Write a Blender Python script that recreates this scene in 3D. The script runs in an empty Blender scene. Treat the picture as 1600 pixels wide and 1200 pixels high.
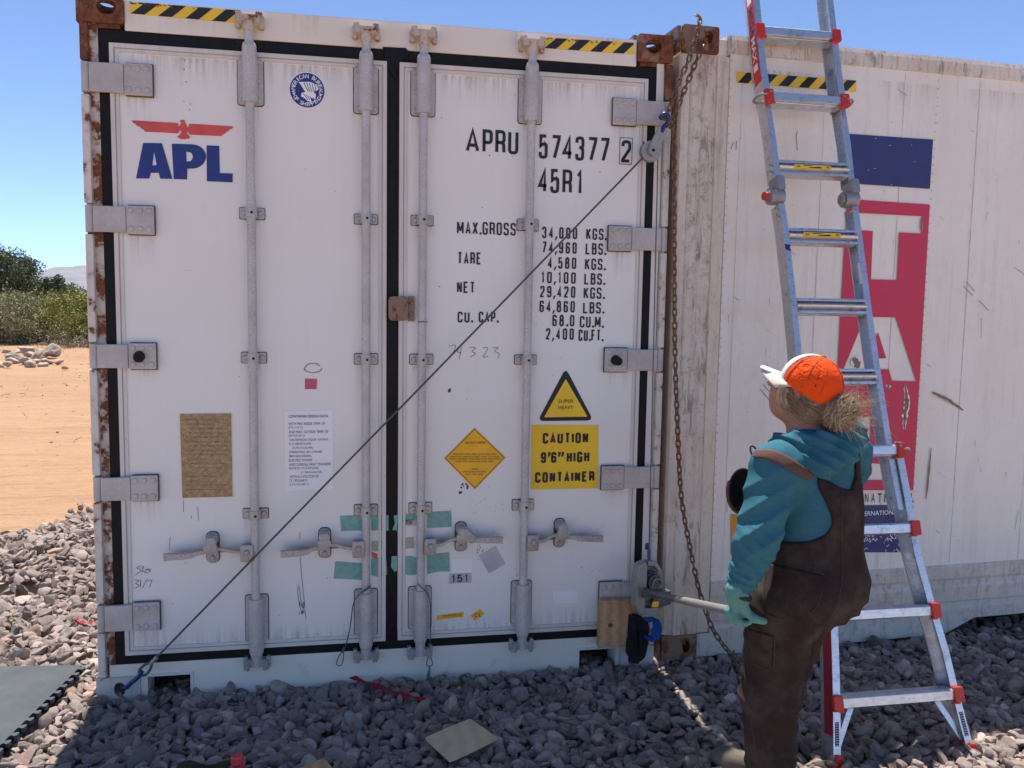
import bpy, bmesh, math, random
import numpy as np
from mathutils import Vector, Matrix, Quaternion, noise
from mathutils.bvhtree import BVHTree
random.seed(7); RNG = np.random.default_rng(7)
S = bpy.context.scene
COL = S.collection
PI = math.pi

# ------------------------------------------------------------------ camera
CAM = Vector((1.03784, -3.70511, 1.70686)); YAW, PITCH, ROLL, FOC = 0.187408, -0.0932455, 0.0161826, 1333.561
cf = Vector((math.sin(YAW)*math.cos(PITCH), math.cos(YAW)*math.cos(PITCH), math.sin(PITCH)))
r0 = Vector((math.cos(YAW), -math.sin(YAW), 0)); u0 = r0.cross(cf)
cr = r0*math.cos(ROLL)+u0*math.sin(ROLL); cu = -r0*math.sin(ROLL)+u0*math.cos(ROLL)
cam = bpy.data.cameras.new('camera'); co = bpy.data.objects.new('camera', cam); COL.objects.link(co)
cam.sensor_fit = 'HORIZONTAL'; cam.sensor_width = 36; cam.lens = 36*FOC/1600
cam.clip_start = 0.05; cam.clip_end = 60000
m3 = Matrix((cr, cu, -cf)).transposed(); co.matrix_world = Matrix.Translation(CAM) @ m3.to_4x4()
S.camera = co
RH = r0.copy(); FH = Vector((math.sin(YAW), math.cos(YAW), 0))
# ------------------------------------------------------------------ world, sun, exposure
SUN_EL = math.radians(72); SUN_AZ = math.radians(1.5)     # azimuth from +Y towards +X
w = bpy.data.worlds.new('World'); S.world = w; w.use_nodes = True
nt = w.node_tree; bg = nt.nodes['Background']
sky = nt.nodes.new('ShaderNodeTexSky'); sky.sky_type = 'NISHITA'; sky.sun_disc = False
sky.sun_elevation = SUN_EL; sky.sun_rotation = SUN_AZ; sky.altitude = 1200; sky.air_density = 0.37; sky.dust_density = 0.0; sky.ozone_density = 3.5
wb = nt.nodes.new('ShaderNodeMix'); wb.data_type = 'RGBA'; wb.blend_type = 'MULTIPLY'; wb.inputs[0].default_value = 1; wb.inputs[7].default_value = (1.0, 1.0, .97, 1)   # camera white balance
nt.links.new(sky.outputs[0], wb.inputs[6]); nt.links.new(wb.outputs[2], bg.inputs[0]); bg.inputs[1].default_value = 0.12
sl = bpy.data.lights.new('sun', 'SUN'); sl.energy = 3.0; sl.angle = math.radians(0.5); sl.color = (1, .95, .88)
so = bpy.data.objects.new('sun', sl); COL.objects.link(so)
sd = Vector((math.sin(SUN_AZ)*math.cos(SUN_EL), math.cos(SUN_AZ)*math.cos(SUN_EL), math.sin(SUN_EL)))
so.rotation_euler = sd.to_track_quat('Z', 'Y').to_euler(); so.location = (0, 4, 12)
S.view_settings.view_transform = 'Standard'; S.view_settings.look = 'None'
S.view_settings.exposure = 1.45; S.view_settings.gamma = 1.0; S.view_settings.use_curve_mapping = False

# ------------------------------------------------------------------ photo geometry helpers
def ray(px, py): return cf + cr*((px-800)/FOC) - cu*((py-600)/FOC)
def onY(px, py, y=0.0): d = ray(px, py); return CAM + d*((y-CAM.y)/d.y)
def onZ(px, py, z=0.0): d = ray(px, py); return CAM + d*((z-CAM.z)/d.z)
def PP(px, py, D): return CAM + ray(px, py)*D
class Plane:
    def __init__(s, O, u, wv=(0, 0, 1)):
        s.O = Vector(O); s.u = Vector(u).normalized(); s.w = Vector(wv).normalized(); s.n = s.u.cross(s.w).normalized()   # n faces the camera side
    def st(s, px, py, h=0.0):
        d = ray(px, py); t = ((s.O+s.n*h-CAM).dot(s.n))/d.dot(s.n); q = CAM+d*t-s.O
        return (q.dot(s.u), q.dot(s.w))
    def pt(s, a, b, h=0.0): return s.O+s.u*a+s.w*b+s.n*h
FRONT = Plane((0, 0, 0), (1, 0, 0))
A2 = math.radians(3.5)
SIDE = Plane((2.480, 0.0, 0.0), (math.cos(A2), math.sin(A2), 0))
LAD = Plane((0, -0.965, 0.0), (1, 0, 0), (0, 0.92, 2.95))

# ------------------------------------------------------------------ mesh helpers
def BM(): return bmesh.new()
def face(bm, vs):
    try: return bm.faces.new(vs)
    except ValueError: return None
def prism(bm, P, loop, h0, h1, bev=0.0):
    """extrude a polygon given in plane coordinates from height h0 to h1 in front of the plane"""
    area = sum(loop[i-1][0]*loop[i][1]-loop[i][0]*loop[i-1][1] for i in range(len(loop)))
    if area < 0: loop = loop[::-1]
    a = [bm.verts.new(P.pt(x, z, h0)) for x, z in loop]; b = [bm.verts.new(P.pt(x, z, h1)) for x, z in loop]
    fs = [face(bm, b), face(bm, a[::-1])]
    n = len(loop)
    for i in range(n): fs.append(face(bm, [a[i], a[(i+1) % n], b[(i+1) % n], b[i]]))
    if bev > 0:
        es = set(e for f in fs if f for e in f.edges)
        bmesh.ops.bevel(bm, geom=list(es), offset=bev, segments=2, affect='EDGES', profile=.6)
def rect(x0, x1, z0, z1): return [(x0, z0), (x1, z0), (x1, z1), (x0, z1)]
def rrect(x0, x1, z0, z1, r, n=4):
    o = []
    for cx, cz, a0 in ((x1-r, z1-r, 0), (x0+r, z1-r, 90), (x0+r, z0+r, 180), (x1-r, z0+r, 270)):
        for k in range(n+1):
            a = math.radians(a0+90*k/n); o.append((cx+r*math.cos(a), cz+r*math.sin(a)))
    return o
def circ(cx, cz, rx, rz=None, n=20, a0=0): 
    rz = rz or rx
    return [(cx+rx*math.cos(2*PI*k/n+a0), cz+rz*math.sin(2*PI*k/n+a0)) for k in range(n)]
def pxloop(P, pts, h=0.0): return [P.st(x, y, h) for x, y in pts]
def pxrect(P, x0, y0, x1, y1, h=0.0):
    """photo rectangle -> upright plane rectangle through its mid edges"""
    xm, ym = (x0+x1)/2, (y0+y1)/2
    return (P.st(x0, ym, h)[0], P.st(x1, ym, h)[0], P.st(xm, y1, h)[1], P.st(xm, y0, h)[1])
def box(bm, x0, x1, y0, y1, z0, z1, bev=0.0): prism(bm, FRONT, rect(x0, x1, z0, z1), -y1, -y0, bev)
def perp(d):
    d = Vector(d).normalized(); a = Vector((0, 0, 1)) if abs(d.z) < .9 else Vector((1, 0, 0))
    x = d.cross(a).normalized(); return x, d.cross(x).normalized()
def cyl(bm, p, q, r0_, r1_=None, n=14, caps=True):
    p = Vector(p); q = Vector(q); r1_ = r0_ if r1_ is None else r1_; x, y = perp(q-p)
    a = []; b = []
    for k in range(n):
        c = x*math.cos(2*PI*k/n)+y*math.sin(2*PI*k/n)
        a.append(bm.verts.new(p+c*r0_)); b.append(bm.verts.new(q+c*r1_))
    for k in range(n): face(bm, [a[k], a[(k+1) % n], b[(k+1) % n], b[k]][::-1])
    if caps: face(bm, a); face(bm, b[::-1])
def tube(bm, pts, r, n=8, closed=False, radii=None):
    pts = [Vector(p) for p in pts]; N = len(pts); rings = []
    t = (pts[1]-pts[0]).normalized(); x, _ = perp(t)
    for i, p in enumerate(pts):
        if closed: t2 = (pts[(i+1) % N]-pts[i-1]).normalized()
        else: t2 = (pts[min(i+1, N-1)]-pts[max(i-1, 0)]).normalized()
        if t2.length == 0: t2 = t
        x = (x-t2*x.dot(t2)).normalized(); y = t2.cross(x); t = t2
        rr = radii[i] if radii else r
        rings.append([bm.verts.new(p+(x*math.cos(2*PI*k/n)+y*math.sin(2*PI*k/n))*rr) for k in range(n)])
    for i in range(N if closed else N-1):
        a, b = rings[i], rings[(i+1) % N]
        for k in range(n): face(bm, [a[k], a[(k+1) % n], b[(k+1) % n], b[k]])
    if not closed: face(bm, rings[0][::-1]); face(bm, rings[-1])
def dome(bm, P, s, t, h, r, hh=None, n=10):
    """rounded bolt head"""
    hh = hh or r*.6
    l1 = circ(s, t, r, n=n); l2 = circ(s, t, r*.75, n=n)
    a = [bm.verts.new(P.pt(x, z, h)) for x, z in l1]; b = [bm.verts.new(P.pt(x, z, h+hh*.6)) for x, z in l1]
    c = [bm.verts.new(P.pt(x, z, h+hh)) for x, z in l2]
    for k in range(n):
        j = (k+1) % n; face(bm, [a[k], a[j], b[j], b[k]]); face(bm, [b[k], b[j], c[j], c[k]])
    face(bm, c)
def smooth_path(pts, k=6):
    """Catmull-Rom"""
    pts = [Vector(p) for p in pts]; o = []
    for i in range(len(pts)-1):
        a, b, c, d = pts[max(i-1, 0)], pts[i], pts[i+1], pts[min(i+2, len(pts)-1)]
        for j in range(k):
            t = j/k; o.append(.5*((2*b)+(c-a)*t+(2*a-5*b+4*c-d)*t*t+(3*b-a-3*c+d)*t**3))
    o.append(pts[-1]); return o
ORG = {}
def tag(o, label=None, cat=None, group=None, kind=None):
    if label: o['label'] = label
    if cat: o['category'] = cat
    if group: o['group'] = group
    if kind: o['kind'] = kind
    return o
def thing(name, loc, label, cat, group=None):
    o = bpy.data.objects.new(name, None); COL.objects.link(o); o.location = loc; o.empty_display_size = .1
    ORG[o.name] = Vector(loc); return tag(o, label, cat, group)
def ob(name, bm, mat, parent=None, smooth=False, label=None, loc=None, angle=40):
    me = bpy.data.meshes.new(name)
    if isinstance(bm, bmesh.types.BMesh):
        bmesh.ops.recalc_face_normals(bm, faces=bm.faces); bm.to_mesh(me); bm.free()
    else:
        me = bm; me.name = name
    base = ORG[parent.name] if parent else Vector(loc or (0, 0, 0))
    me.transform(Matrix.Translation(-base))
    if smooth:
        me.polygons.foreach_set('use_smooth', [True]*len(me.polygons))
        try: me.set_sharp_from_angle(angle=math.radians(angle))
        except Exception: pass
    me.materials.append(mat)
    o = bpy.data.objects.new(name, me); COL.objects.link(o)
    if parent: o.parent = parent; ORG[o.name] = base
    else: o.location = base; ORG[o.name] = base
    if label: o['label'] = label
    return o
def np_mesh(name, V, F):
    """V (n,3), F (m,k) constant face size"""
    me = bpy.data.meshes.new(name); V = np.asarray(V, np.float32); F = np.asarray(F, np.int32); m, k = F.shape
    me.vertices.add(len(V)); me.vertices.foreach_set('co', V.ravel())
    me.loops.add(m*k); me.loops.foreach_set('vertex_index', F.ravel())
    me.polygons.add(m); me.polygons.foreach_set('loop_start', np.arange(0, m*k, k, dtype=np.int32))
    me.update(calc_edges=True); me.validate(); return me
# text and filled outlines -----------------------------------------------------------------
def text_local(s, off=0.0, space=1.0, res=3):
    cu_ = bpy.data.curves.new('t', 'FONT'); cu_.body = s; cu_.offset = off; cu_.space_character = space; cu_.resolution_u = res
    o = bpy.data.objects.new('t', cu_); COL.objects.link(o)
    dg = bpy.context.evaluated_depsgraph_get(); me = bpy.data.meshes.new_from_object(o.evaluated_get(dg))
    bpy.data.objects.remove(o); bpy.data.curves.remove(cu_); return me
def text_to(bm, P, s, r, h, off=0.0, space=1.0, rot=0.0, shear=0.0):
    """letters fitted in the plane rectangle r=(x0,x1,z0,z1); rot turns them about its centre"""
    me = text_local(s, off, space); vs = [v.co.copy() for v in me.vertices]
    if not vs: return
    x0 = min(v.x for v in vs); x1 = max(v.x for v in vs); y0 = min(v.y for v in vs); y1 = max(v.y for v in vs)
    cx, cz = (r[0]+r[1])/2, (r[2]+r[3])/2
    out = []
    for v in vs:
        a = r[0]+(v.x-x0)/(x1-x0)*(r[1]-r[0]); b = r[2]+(v.y-y0)/(y1-y0)*(r[3]-r[2]); a += shear*(b-cz)
        if rot:
            c_, s_ = math.cos(rot), math.sin(rot); a, b = cx+(a-cx)*c_-(b-cz)*s_, cz+(a-cx)*s_+(b-cz)*c_
        out.append(bm.verts.new(P.pt(a, b, h)))
    for p in me.polygons: face(bm, [out[i] for i in p.vertices])
    bpy.data.meshes.remove(me)
def fill_to(bm, P, loops, h):
    cu_ = bpy.data.curves.new('f', 'CURVE'); cu_.dimensions = '2D'; cu_.fill_mode = 'BOTH'
    for lp in loops:
        sp = cu_.splines.new('POLY'); sp.points.add(len(lp)-1); sp.use_cyclic_u = True
        for q, (x, z) in zip(sp.points, lp): q.co = (x, z, 0, 1)
    o = bpy.data.objects.new('f', cu_); COL.objects.link(o)
    dg = bpy.context.evaluated_depsgraph_get(); me = bpy.data.meshes.new_from_object(o.evaluated_get(dg))
    out = [bm.verts.new(P.pt(v.co.x, v.co.y, h)) for v in me.vertices]
    for p in me.polygons: face(bm, [out[i] for i in p.vertices])
    bpy.data.objects.remove(o); bpy.data.curves.remove(cu_); bpy.data.meshes.remove(me)
def stroke_to(bm, P, pts, wd, h):
    """thin pen stroke along plane points"""
    for i in range(len(pts)-1):
        a = Vector(pts[i]); b = Vector(pts[i+1]); d = (b-a)
        if d.length < 1e-6: continue
        n = Vector((-d.y, d.x)).normalized()*wd/2; e = d.normalized()*wd*.3
        face(bm, [bm.verts.new(P.pt(q.x, q.y, h)) for q in (a-n-e, b-n+e, b+n+e, a+n-e)])

# condensed block lettering drawn as strokes ------------------------------------------------
GLY = {
 'O': [[(0,0,1),(1,0,1),(1,1,1),(0,1,1),'c']], 'U': [[(0,1,0),(0,0,1),(1,0,1),(1,1,0)]], 'A': [[(0,0,0),(.5,1,0),(1,0,0)],[(.17,.27,0),(.83,.27,0)]],
 'P': [[(0,0,0),(0,1,0),(1,1,1),(1,.44,1),(0,.44,0)]], 'R': [[(0,0,0),(0,1,0),(1,1,1),(1,.47,1),(0,.47,0)],[(.5,.47,0),(.95,.47,1),(1,0,0)]],
 '5': [[(.95,1,0),(.08,1,0),(.04,.53,0),(.3,.62,1),(1,.62,1),(1,0,1),(0,0,1),(0,.24,0)]], '7': [[(0,1,0),(1,1,0),(.95,.85,0),(.33,0,0)]], '4': [[(.76,0,0),(.76,1,0),(0,.26,0),(1.05,.26,0)]],
 '3': [[(0,.77,0),(0,1,1),(1,1,1),(1,.54,1),(.4,.54,0)],[(.5,.54,0),(1,.54,1),(1,0,1),(0,0,1),(0,.24,0)]], '2': [[(0,.76,0),(0,1,1),(1,1,1),(1,.62,0),(0,.06,0),(0,0,0),(1,0,0)]],
 '1': [[(.0,.80,0),(.75,1,0),(.75,0,0)]], '6': [[(1,.77,0),(1,1,1),(0,1,1),(0,0,1),(1,0,1),(1,.56,1),(.1,.56,0)]], '9': [[(0,.23,0),(0,0,1),(1,0,1),(1,1,1),(0,1,1),(0,.44,1),(.9,.44,0)]],
 '8': [[(.06,1,1),(.94,1,1),(.94,.53,1),(.06,.53,1),'c'],[(0,.53,1),(1,.53,1),(1,0,1),(0,0,1),'c']], 'M': [[(0,0,0),(0,1,0)],[(0,1,0),(.5,.2,0)],[(.5,.2,0),(1,1,0)],[(1,1,0),(1,0,0)]], 'X': [[(0,0,0),(1,1,0)],[(0,1,0),(1,0,0)]],
 'G': [[(1,.75,0),(1,1,1),(0,1,1),(0,0,1),(1,0,1),(1,.45,0),(.55,.45,0)]], 'C': [[(1,.72,0),(1,1,1),(0,1,1),(0,0,1),(1,0,1),(1,.28,0)]], 'S': [[(1,.76,0),(1,1,1),(0,1,1),(0,.54,1),(1,.48,1),(1,0,1),(0,0,1),(0,.24,0)]],
 'T': [[(0,1,0),(1,1,0)],[(.5,1,0),(.5,0,0)]], 'E': [[(1,1,0),(0,1,0),(0,0,0),(1,0,0)],[(0,.53,0),(.8,.53,0)]], 'F': [[(1,1,0),(0,1,0),(0,0,0)],[(0,.53,0),(.8,.53,0)]], 'N': [[(0,0,0),(0,1,0)],[(.02,.97,0),(.98,.03,0)],[(1,0,0),(1,1,0)]], 'L': [[(0,1,0),(0,0,0),(1,0,0)]],
 'K': [[(0,0,0),(0,1,0)],[(1,1,0),(0,.38,0)],[(.32,.58,0),(1,0,0)]], 'B': [[(0,.53,0),(0,1,0),(.94,1,1),(.94,.53,1),(0,.53,0)],[(0,.53,0),(0,0,0),(1,0,1),(1,.53,1),(.2,.53,0)]], 'I': [[(.5,0,0),(.5,1,0)]],
 'H': [[(0,0,0),(0,1,0)],[(1,0,0),(1,1,0)],[(0,.52,0),(1,.52,0)]]}
GLY['0'] = GLY['O']; GLY['D'] = [[(0,0,0),(0,1,0),(1,1,1),(1,0,1),'c']]
def ribbon(bm, P, pts, wd, h, closed):
    n = len(pts); L = []
    for i in range(n):
        p = Vector(pts[i]); a = Vector(pts[i-1]) if (closed or i > 0) else None; b = Vector(pts[(i+1) % n]) if (closed or i < n-1) else None
        d1 = (p-a).normalized() if a is not None else None; d2 = (b-p).normalized() if b is not None else None
        d1 = d1 or d2; d2 = d2 or d1; m = (d1+d2)
        m = m.normalized() if m.length > 1e-4 else d1; nr = Vector((-m.y, m.x)); k = min(1/max(m.dot(d1), .35), 2.0)
        L.append((bm.verts.new(P.pt(*(p+nr*wd/2*k), h)), bm.verts.new(P.pt(*(p-nr*wd/2*k), h))))
    for i in range(n if closed else n-1):
        a, b = L[i], L[(i+1) % n]; face(bm, [a[0], a[1], b[1], b[0]])
def glyph(bm, P, ch, x0, x1, z0, z1, wd, h, hv=0.0):
    x0 += wd/2; x1 -= wd/2; z0 += wd/2; z1 -= wd/2; W, H = x1-x0, z1-z0
    for gi, path in enumerate(GLY[ch]):
        closed = path[-1] == 'c'; q = [(x0+a*W, z0+b*H, f) for a, b, f in (path[:-1] if closed else path)]; out = []
        for i, (x, z, f) in enumerate(q):
            if not f: out.append((x, z)); continue
            p = Vector((x, z)); a = Vector(q[i-1][:2]); b = Vector(q[(i+1) % len(q)][:2]); r = min(.48*W, (a-p).length*.5 if q[i-1][2] else (a-p).length*.98, (b-p).length*.5 if q[(i+1) % len(q)][2] else (b-p).length*.98)
            A = p+(a-p).normalized()*r; B = p+(b-p).normalized()*r
            for k in range(6): t = k/5; v = A*(1-t)**2+p*2*t*(1-t)*1.0+B*t*t; v = v.lerp(p, .10*4*t*(1-t)); out.append((v.x, v.y))
        ribbon(bm, P, out, wd, h+gi*.00012, closed)
def block_text(bm, P, s, r, wd, h=.0022, gap=.32):
    """r=(x0,x1,z0,z1); every letter condensed to fill the width"""
    ws = {'1': .62, '.': .22, ',': .22, 'M': 1.25, 'I': .3, ' ': .45, '’': .25, '”': .5}
    tot = sum(ws.get(c, 1) for c in s)+gap*(len(s)-1); k = (r[1]-r[0])/tot; x = r[0]
    for c in s:
        w_ = ws.get(c, 1)*k
        if c in '.,': prism(bm, P, [(x, r[2]), (x+wd*1.15, r[2]), (x+wd*1.15, r[2]+wd*1.3), (x, r[2]+wd*1.3)] if c == '.' else [(x-wd*.4, r[2]-wd), (x+wd*.2, r[2]-wd), (x+wd*1.15, r[2]+wd*1.2), (x, r[2]+wd*1.2)], h-.001, h)
        elif c in '’”':
            for j in range(1 if c == '’' else 2): xx = x+j*wd*1.5; prism(bm, P, [(xx, r[3]-wd*2.2), (xx+wd*.5, r[3]-wd*2.2), (xx+wd*1.1, r[3]-wd), (xx+wd*1.1, r[3]), (xx, r[3])], h-.001, h)
        elif c != ' ': glyph(bm, P, c, x, x+w_, r[2], r[3], wd, h)
        x += w_+gap*k
def px_block(bm, s, x0, y0, x1, y1, wd, P=None, h=.0022, gap=.32):
    P = P or FRONT; block_text(bm, P, s, pxrect(P, x0, y0, x1, y1, h), wd, h, gap)

# ------------------------------------------------------------------ materials
class NT:
    def __init__(s, name):
        s.m = bpy.data.materials.new(name); s.m.use_nodes = True; s.t = s.m.node_tree; s.b = s.t.nodes['Principled BSDF']; s.tc = None
    def n(s, t, **k):
        o = s.t.nodes.new(t)
        for a, v in k.items(): setattr(o, a, v)
        return o
    def l(s, a, b): s.t.links.new(a, b)
    def coord(s, scale=(1, 1, 1), src='Object'):
        if s.tc is None: s.tc = s.n('ShaderNodeTexCoord')
        mp = s.n('ShaderNodeMapping'); s.l(s.tc.outputs[src], mp.inputs[0]); mp.inputs['Scale'].default_value = scale; return mp.outputs[0]
    def noise(s, scale, detail=4, rough=.55, vec=None, dist=0.0):
        o = s.n('ShaderNodeTexNoise'); o.inputs['Scale'].default_value = scale; o.inputs['Detail'].default_value = detail; o.inputs['Roughness'].default_value = rough
        o.inputs['Distortion'].default_value = dist
        s.l(vec if vec is not None else s.coord(), o.inputs['Vector']); return o.outputs['Fac']
    def ramp(s, x, a, b, va=0.0, vb=1.0):
        o = s.n('ShaderNodeMapRange'); o.inputs[1].default_value = a; o.inputs[2].default_value = b; o.inputs[3].default_value = va; o.inputs[4].default_value = vb
        s.l(x, o.inputs[0]); return o.outputs[0]
    def math(s, op, a, b):
        o = s.n('ShaderNodeMath', operation=op)
        for i, v in enumerate((a, b)):
            if isinstance(v, (int, float)): o.inputs[i].default_value = v
            else: s.l(v, o.inputs[i])
        return o.outputs[0]
    def mix(s, f, a, b, mode='MIX'):
        o = s.n('ShaderNodeMix', data_type='RGBA', blend_type=mode)
        for i, v in ((0, f), (6, a), (7, b)):
            if isinstance(v, (int, float)): o.inputs[i].default_value = v
            elif isinstance(v, tuple): o.inputs[i].default_value = (*v, 1) if len(v) == 3 else v
            else: s.l(v, o.inputs[i])
        return o.outputs[2]
    def bump(s, hgt, st, dist=.01):
        o = s.n('ShaderNodeBump'); o.inputs['Strength'].default_value = st; o.inputs['Distance'].default_value = dist; s.l(hgt, o.inputs['Height']); s.l(o.outputs[0], s.b.inputs['Normal'])
    def done(s, col, rough=.5, metal=0.0, spec=.5):
        for nm, v in (('Base Color', col), ('Roughness', rough), ('Metallic', metal), ('Specular IOR Level', spec)):
            i = s.b.inputs[nm]
            if isinstance(v, (int, float)): i.default_value = v
            elif isinstance(v, tuple): i.default_value = (*v, 1)
            else: s.l(v, i)
        return s.m
def plain(name, col, rough=.6, metal=0.0, var=.12, scale=14, bump=.0, spec=.5, bscale=120):
    t = NT(name); n = t.noise(scale, 5)
    c = t.mix(t.ramp(n, .3, .7), tuple(x*(1-var) for x in col), tuple(min(x*(1+var), 1) for x in col))
    if bump: t.bump(t.noise(bscale, 3), bump, .004)
    return t.done(c, rough, metal, spec)
def painted(name, base, rust=0.0, dirt=.15, dirtcol=(.30, .24, .18), streak=.0, rough=.45, rscale=14, scratch=0.0, bump=.05, warm=0.0, rustdrip=0.0, warmcol=(.60, .42, .24)):
    t = NT(name); c = base
    n1 = t.noise(2.2, 6, .6)
    c = t.mix(t.math('MULTIPLY', t.ramp(n1, .35, .75), .5*dirt), base, dirtcol)
    if warm: c = t.mix(t.math('MULTIPLY', t.ramp(t.noise(1.7, 5, .6, t.coord((1.5, 1.5, .35))), .38, .72), warm), c, warmcol)
    sp = t.noise(90, 3, .6); c = t.mix(t.math('MULTIPLY', t.ramp(sp, .66, .74), dirt), c, tuple(x*.5 for x in dirtcol))
    if streak:
        s1 = t.noise(1.0, 7, .65, t.coord((34, 34, 1.1))); s2 = t.noise(1.5, 3)
        c = t.mix(t.math('MULTIPLY', t.math('MULTIPLY', t.ramp(s1, .52, .75), t.ramp(s2, .35, .65)), streak), c, tuple(x*.55 for x in dirtcol))
    if scratch:
        s3 = t.noise(1.0, 8, .7, t.coord((38, 38, 7)), .9); c = t.mix(t.math('MULTIPLY', t.ramp(s3, .54, .62), scratch), c, (.12, .085, .065))
        s4 = t.noise(20, 10, .8); s5 = t.noise(1.6, 4); c = t.mix(t.math('MULTIPLY', t.math('MULTIPLY', t.ramp(s4, .52, .60), t.ramp(s5, .38, .6)), scratch), c, (.14, .09, .06))
    hgt = t.noise(160, 3)
    if rust:
        rn = t.noise(rscale, 10, .68); f = t.ramp(rn, .72-.42*rust, .78-.42*rust)
        f0 = t.ramp(rn, .62-.42*rust, .78-.42*rust); c = t.mix(t.math('MULTIPLY', f0, .45), c, (.36, .20, .10))
        rc = t.mix(t.ramp(t.noise(45, 6, .7), .35, .65), (.27, .085, .028), (.075, .034, .02)); c = t.mix(f, c, rc)
        if rustdrip:
            dn = t.noise(1.0, 6, .6, t.coord((22, 22, .8))); c = t.mix(t.math('MULTIPLY', t.ramp(dn, .5, .72), rustdrip), c, (.34, .17, .07))
        rg = t.ramp(f, 0, 1, rough, .9); t.bump(t.math('ADD', t.math('MULTIPLY', f, .8), t.math('MULTIPLY', hgt, .5)), .25, .004)
        return t.done(c, rg)
    t.bump(hgt, bump, .003)
    return t.done(c, rough)
def galv(name, base=(.42, .42, .42), rough=.5, metal=.35, rust=0.0, gs=150, con=.16, stain=.4):
    t = NT(name)
    a = t.ramp(t.noise(gs, 3, .6), .36, .66); c = t.mix(a, tuple(x*(1-con) for x in base), tuple(x*(1+con*.5) for x in base))
    c = t.mix(t.math('MULTIPLY', t.ramp(t.noise(9, 7, .65), .42, .7), stain), c, (.30, .25, .20))
    if rust:
        c = t.mix(t.ramp(t.noise(38, 8, .7), .68-.3*rust, .76-.3*rust), c, (.17, .075, .035))
    t.bump(t.noise(240, 2), .12, .002); return t.done(c, rough, metal)
def aluminium(name, base=(.72, .73, .75), rough=.32):
    t = NT(name); c = t.mix(t.ramp(t.noise(3, 4, .6, t.coord((8, 8, 60))), .35, .7), base, tuple(x*.82 for x in base))
    c = t.mix(t.math('MULTIPLY', t.ramp(t.noise(22, 8, .75), .54, .66), .65), c, (.30, .25, .20))
    r = t.ramp(t.noise(40, 4), .3, .7, rough*.8, rough*1.4); return t.done(c, r, .85)
def fabric(name, col, var=.2, scale=9, weave=420, rough=.9, dust=None, bump=.35, fold=1.2, thread=.35):
    t = NT(name); c = t.mix(t.ramp(t.noise(scale, 6, .6), .3, .7), tuple(x*(1-var) for x in col), tuple(x*(1+var) for x in col))
    c = t.mix(t.math('MULTIPLY', t.ramp(t.noise(1.0, 3, .6, t.coord((60, 60, 300))), .4, .65), thread), c, tuple(x*.6 for x in col))
    if dust: c = t.mix(t.math('MULTIPLY', t.ramp(t.noise(7, 7, .65), .48, .74), .5), c, dust)
    t.bump(t.math('ADD', t.noise(weave, 2), t.math('MULTIPLY', t.noise(35, 4), fold)), bump, .004)
    m = t.done(c, rough, 0, .15); return m

WHITE = painted('door_white_paint', (.84, .825, .77), dirt=.10, streak=.07)
FRAME = painted('frame_cream_paint', (.76, .73, .66), rust=.10, dirt=.25, streak=.16, rscale=9)
HEADP = painted('header_cream_paint', (.85, .785, .67), rust=.05, dirt=.12, streak=.12, rscale=7, warm=.08)
RUSTY = painted('rusty_post_paint', (.62, .58, .50), rust=.60, dirt=.4, rscale=11, rustdrip=.3)
POSTP = painted('post_edge_paint', (.72, .68, .60), rust=.34, dirt=.4, rscale=16, streak=.3)
RUST = painted('bare_rust', (.22, .10, .06), rust=.75, dirt=.5, rscale=8)
CASTW = painted('white_casting_paint', (.62, .60, .57), rust=.16, dirt=.5, rscale=13, scratch=.2)
TRIM = painted('trim_aluminium_paint', (.72, .685, .62), dirt=.5, streak=.35)
GASK = plain('black_rubber_gasket', (.007, .007, .008), .6, var=.5, scale=30, bump=.2, spec=.25)
HANDM = galv('handle_forged_steel', (.42, .415, .41), .45, .4, rust=.06, con=.3)
OUTLINE = plain('dark_outline', (.10, .080, .065), .9, var=.4, scale=50)  # thin dark plate added behind each fitting to outline its edge
GALV = galv('galvanised_steel', (.57, .55, .53), metal=.12); GALVR = galv('worn_hinge_steel', (.54, .51, .48), rust=.05, metal=.1, con=.08, stain=.5); BAR = galv('galvanised_bar', (.60, .58, .56), .5, .12, gs=210, con=.30)
KEEP = painted('cam_keeper_paint', (.62, .52, .42), rust=.38, dirt=.4, rscale=22)
KEEPG = galv('cam_keeper_steel', (.52, .50, .47), rust=.15)
PLATE = painted('rusty_plate', (.20, .13, .09), rust=.45, dirt=.5, rscale=40)
WHITE2 = painted('side_panel_paint', (.90, .86, .77), dirt=.2, streak=.22, scratch=.06, warm=.18)
RAIL2 = painted('top_rail_paint', (.80, .74, .64), dirt=.6, streak=.3, scratch=.55, warm=.5)
POST2 = painted('scratched_post_paint', (.80, .735, .63), dirt=.6, dirtcol=(.26, .17, .10), streak=.12, scratch=.6, warm=.8, rust=.20, rscale=9, warmcol=(.62, .43, .26), rustdrip=.35)
STRIP2 = painted('cream_post_strip_paint', (.82, .75, .63), dirt=.4, streak=.25, scratch=.2, warm=.7, rust=.10)
LOWR2 = painted('bottom_rail_paint', (.72, .67, .60), dirt=.8, streak=.35, scratch=.35, warm=.3)
CAST2 = painted('corner_casting_brown', (.20, .13, .085), rust=.55, dirt=.6, rscale=9)
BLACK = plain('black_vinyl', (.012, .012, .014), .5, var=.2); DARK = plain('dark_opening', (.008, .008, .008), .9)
NAVY = plain('navy_vinyl', (.012, .032, .20), .45, var=.18, scale=20); NAVY2 = plain('navy_faded_paint', (.022, .035, .155), .5, var=.15)
REDV = plain('faded_red_vinyl', (.66, .085, .065), .5, var=.22, scale=8); CRIM = painted('crimson_paint', (.62, .022, .080), dirt=.12, dirtcol=(.3, .15, .12), streak=.12)
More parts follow.
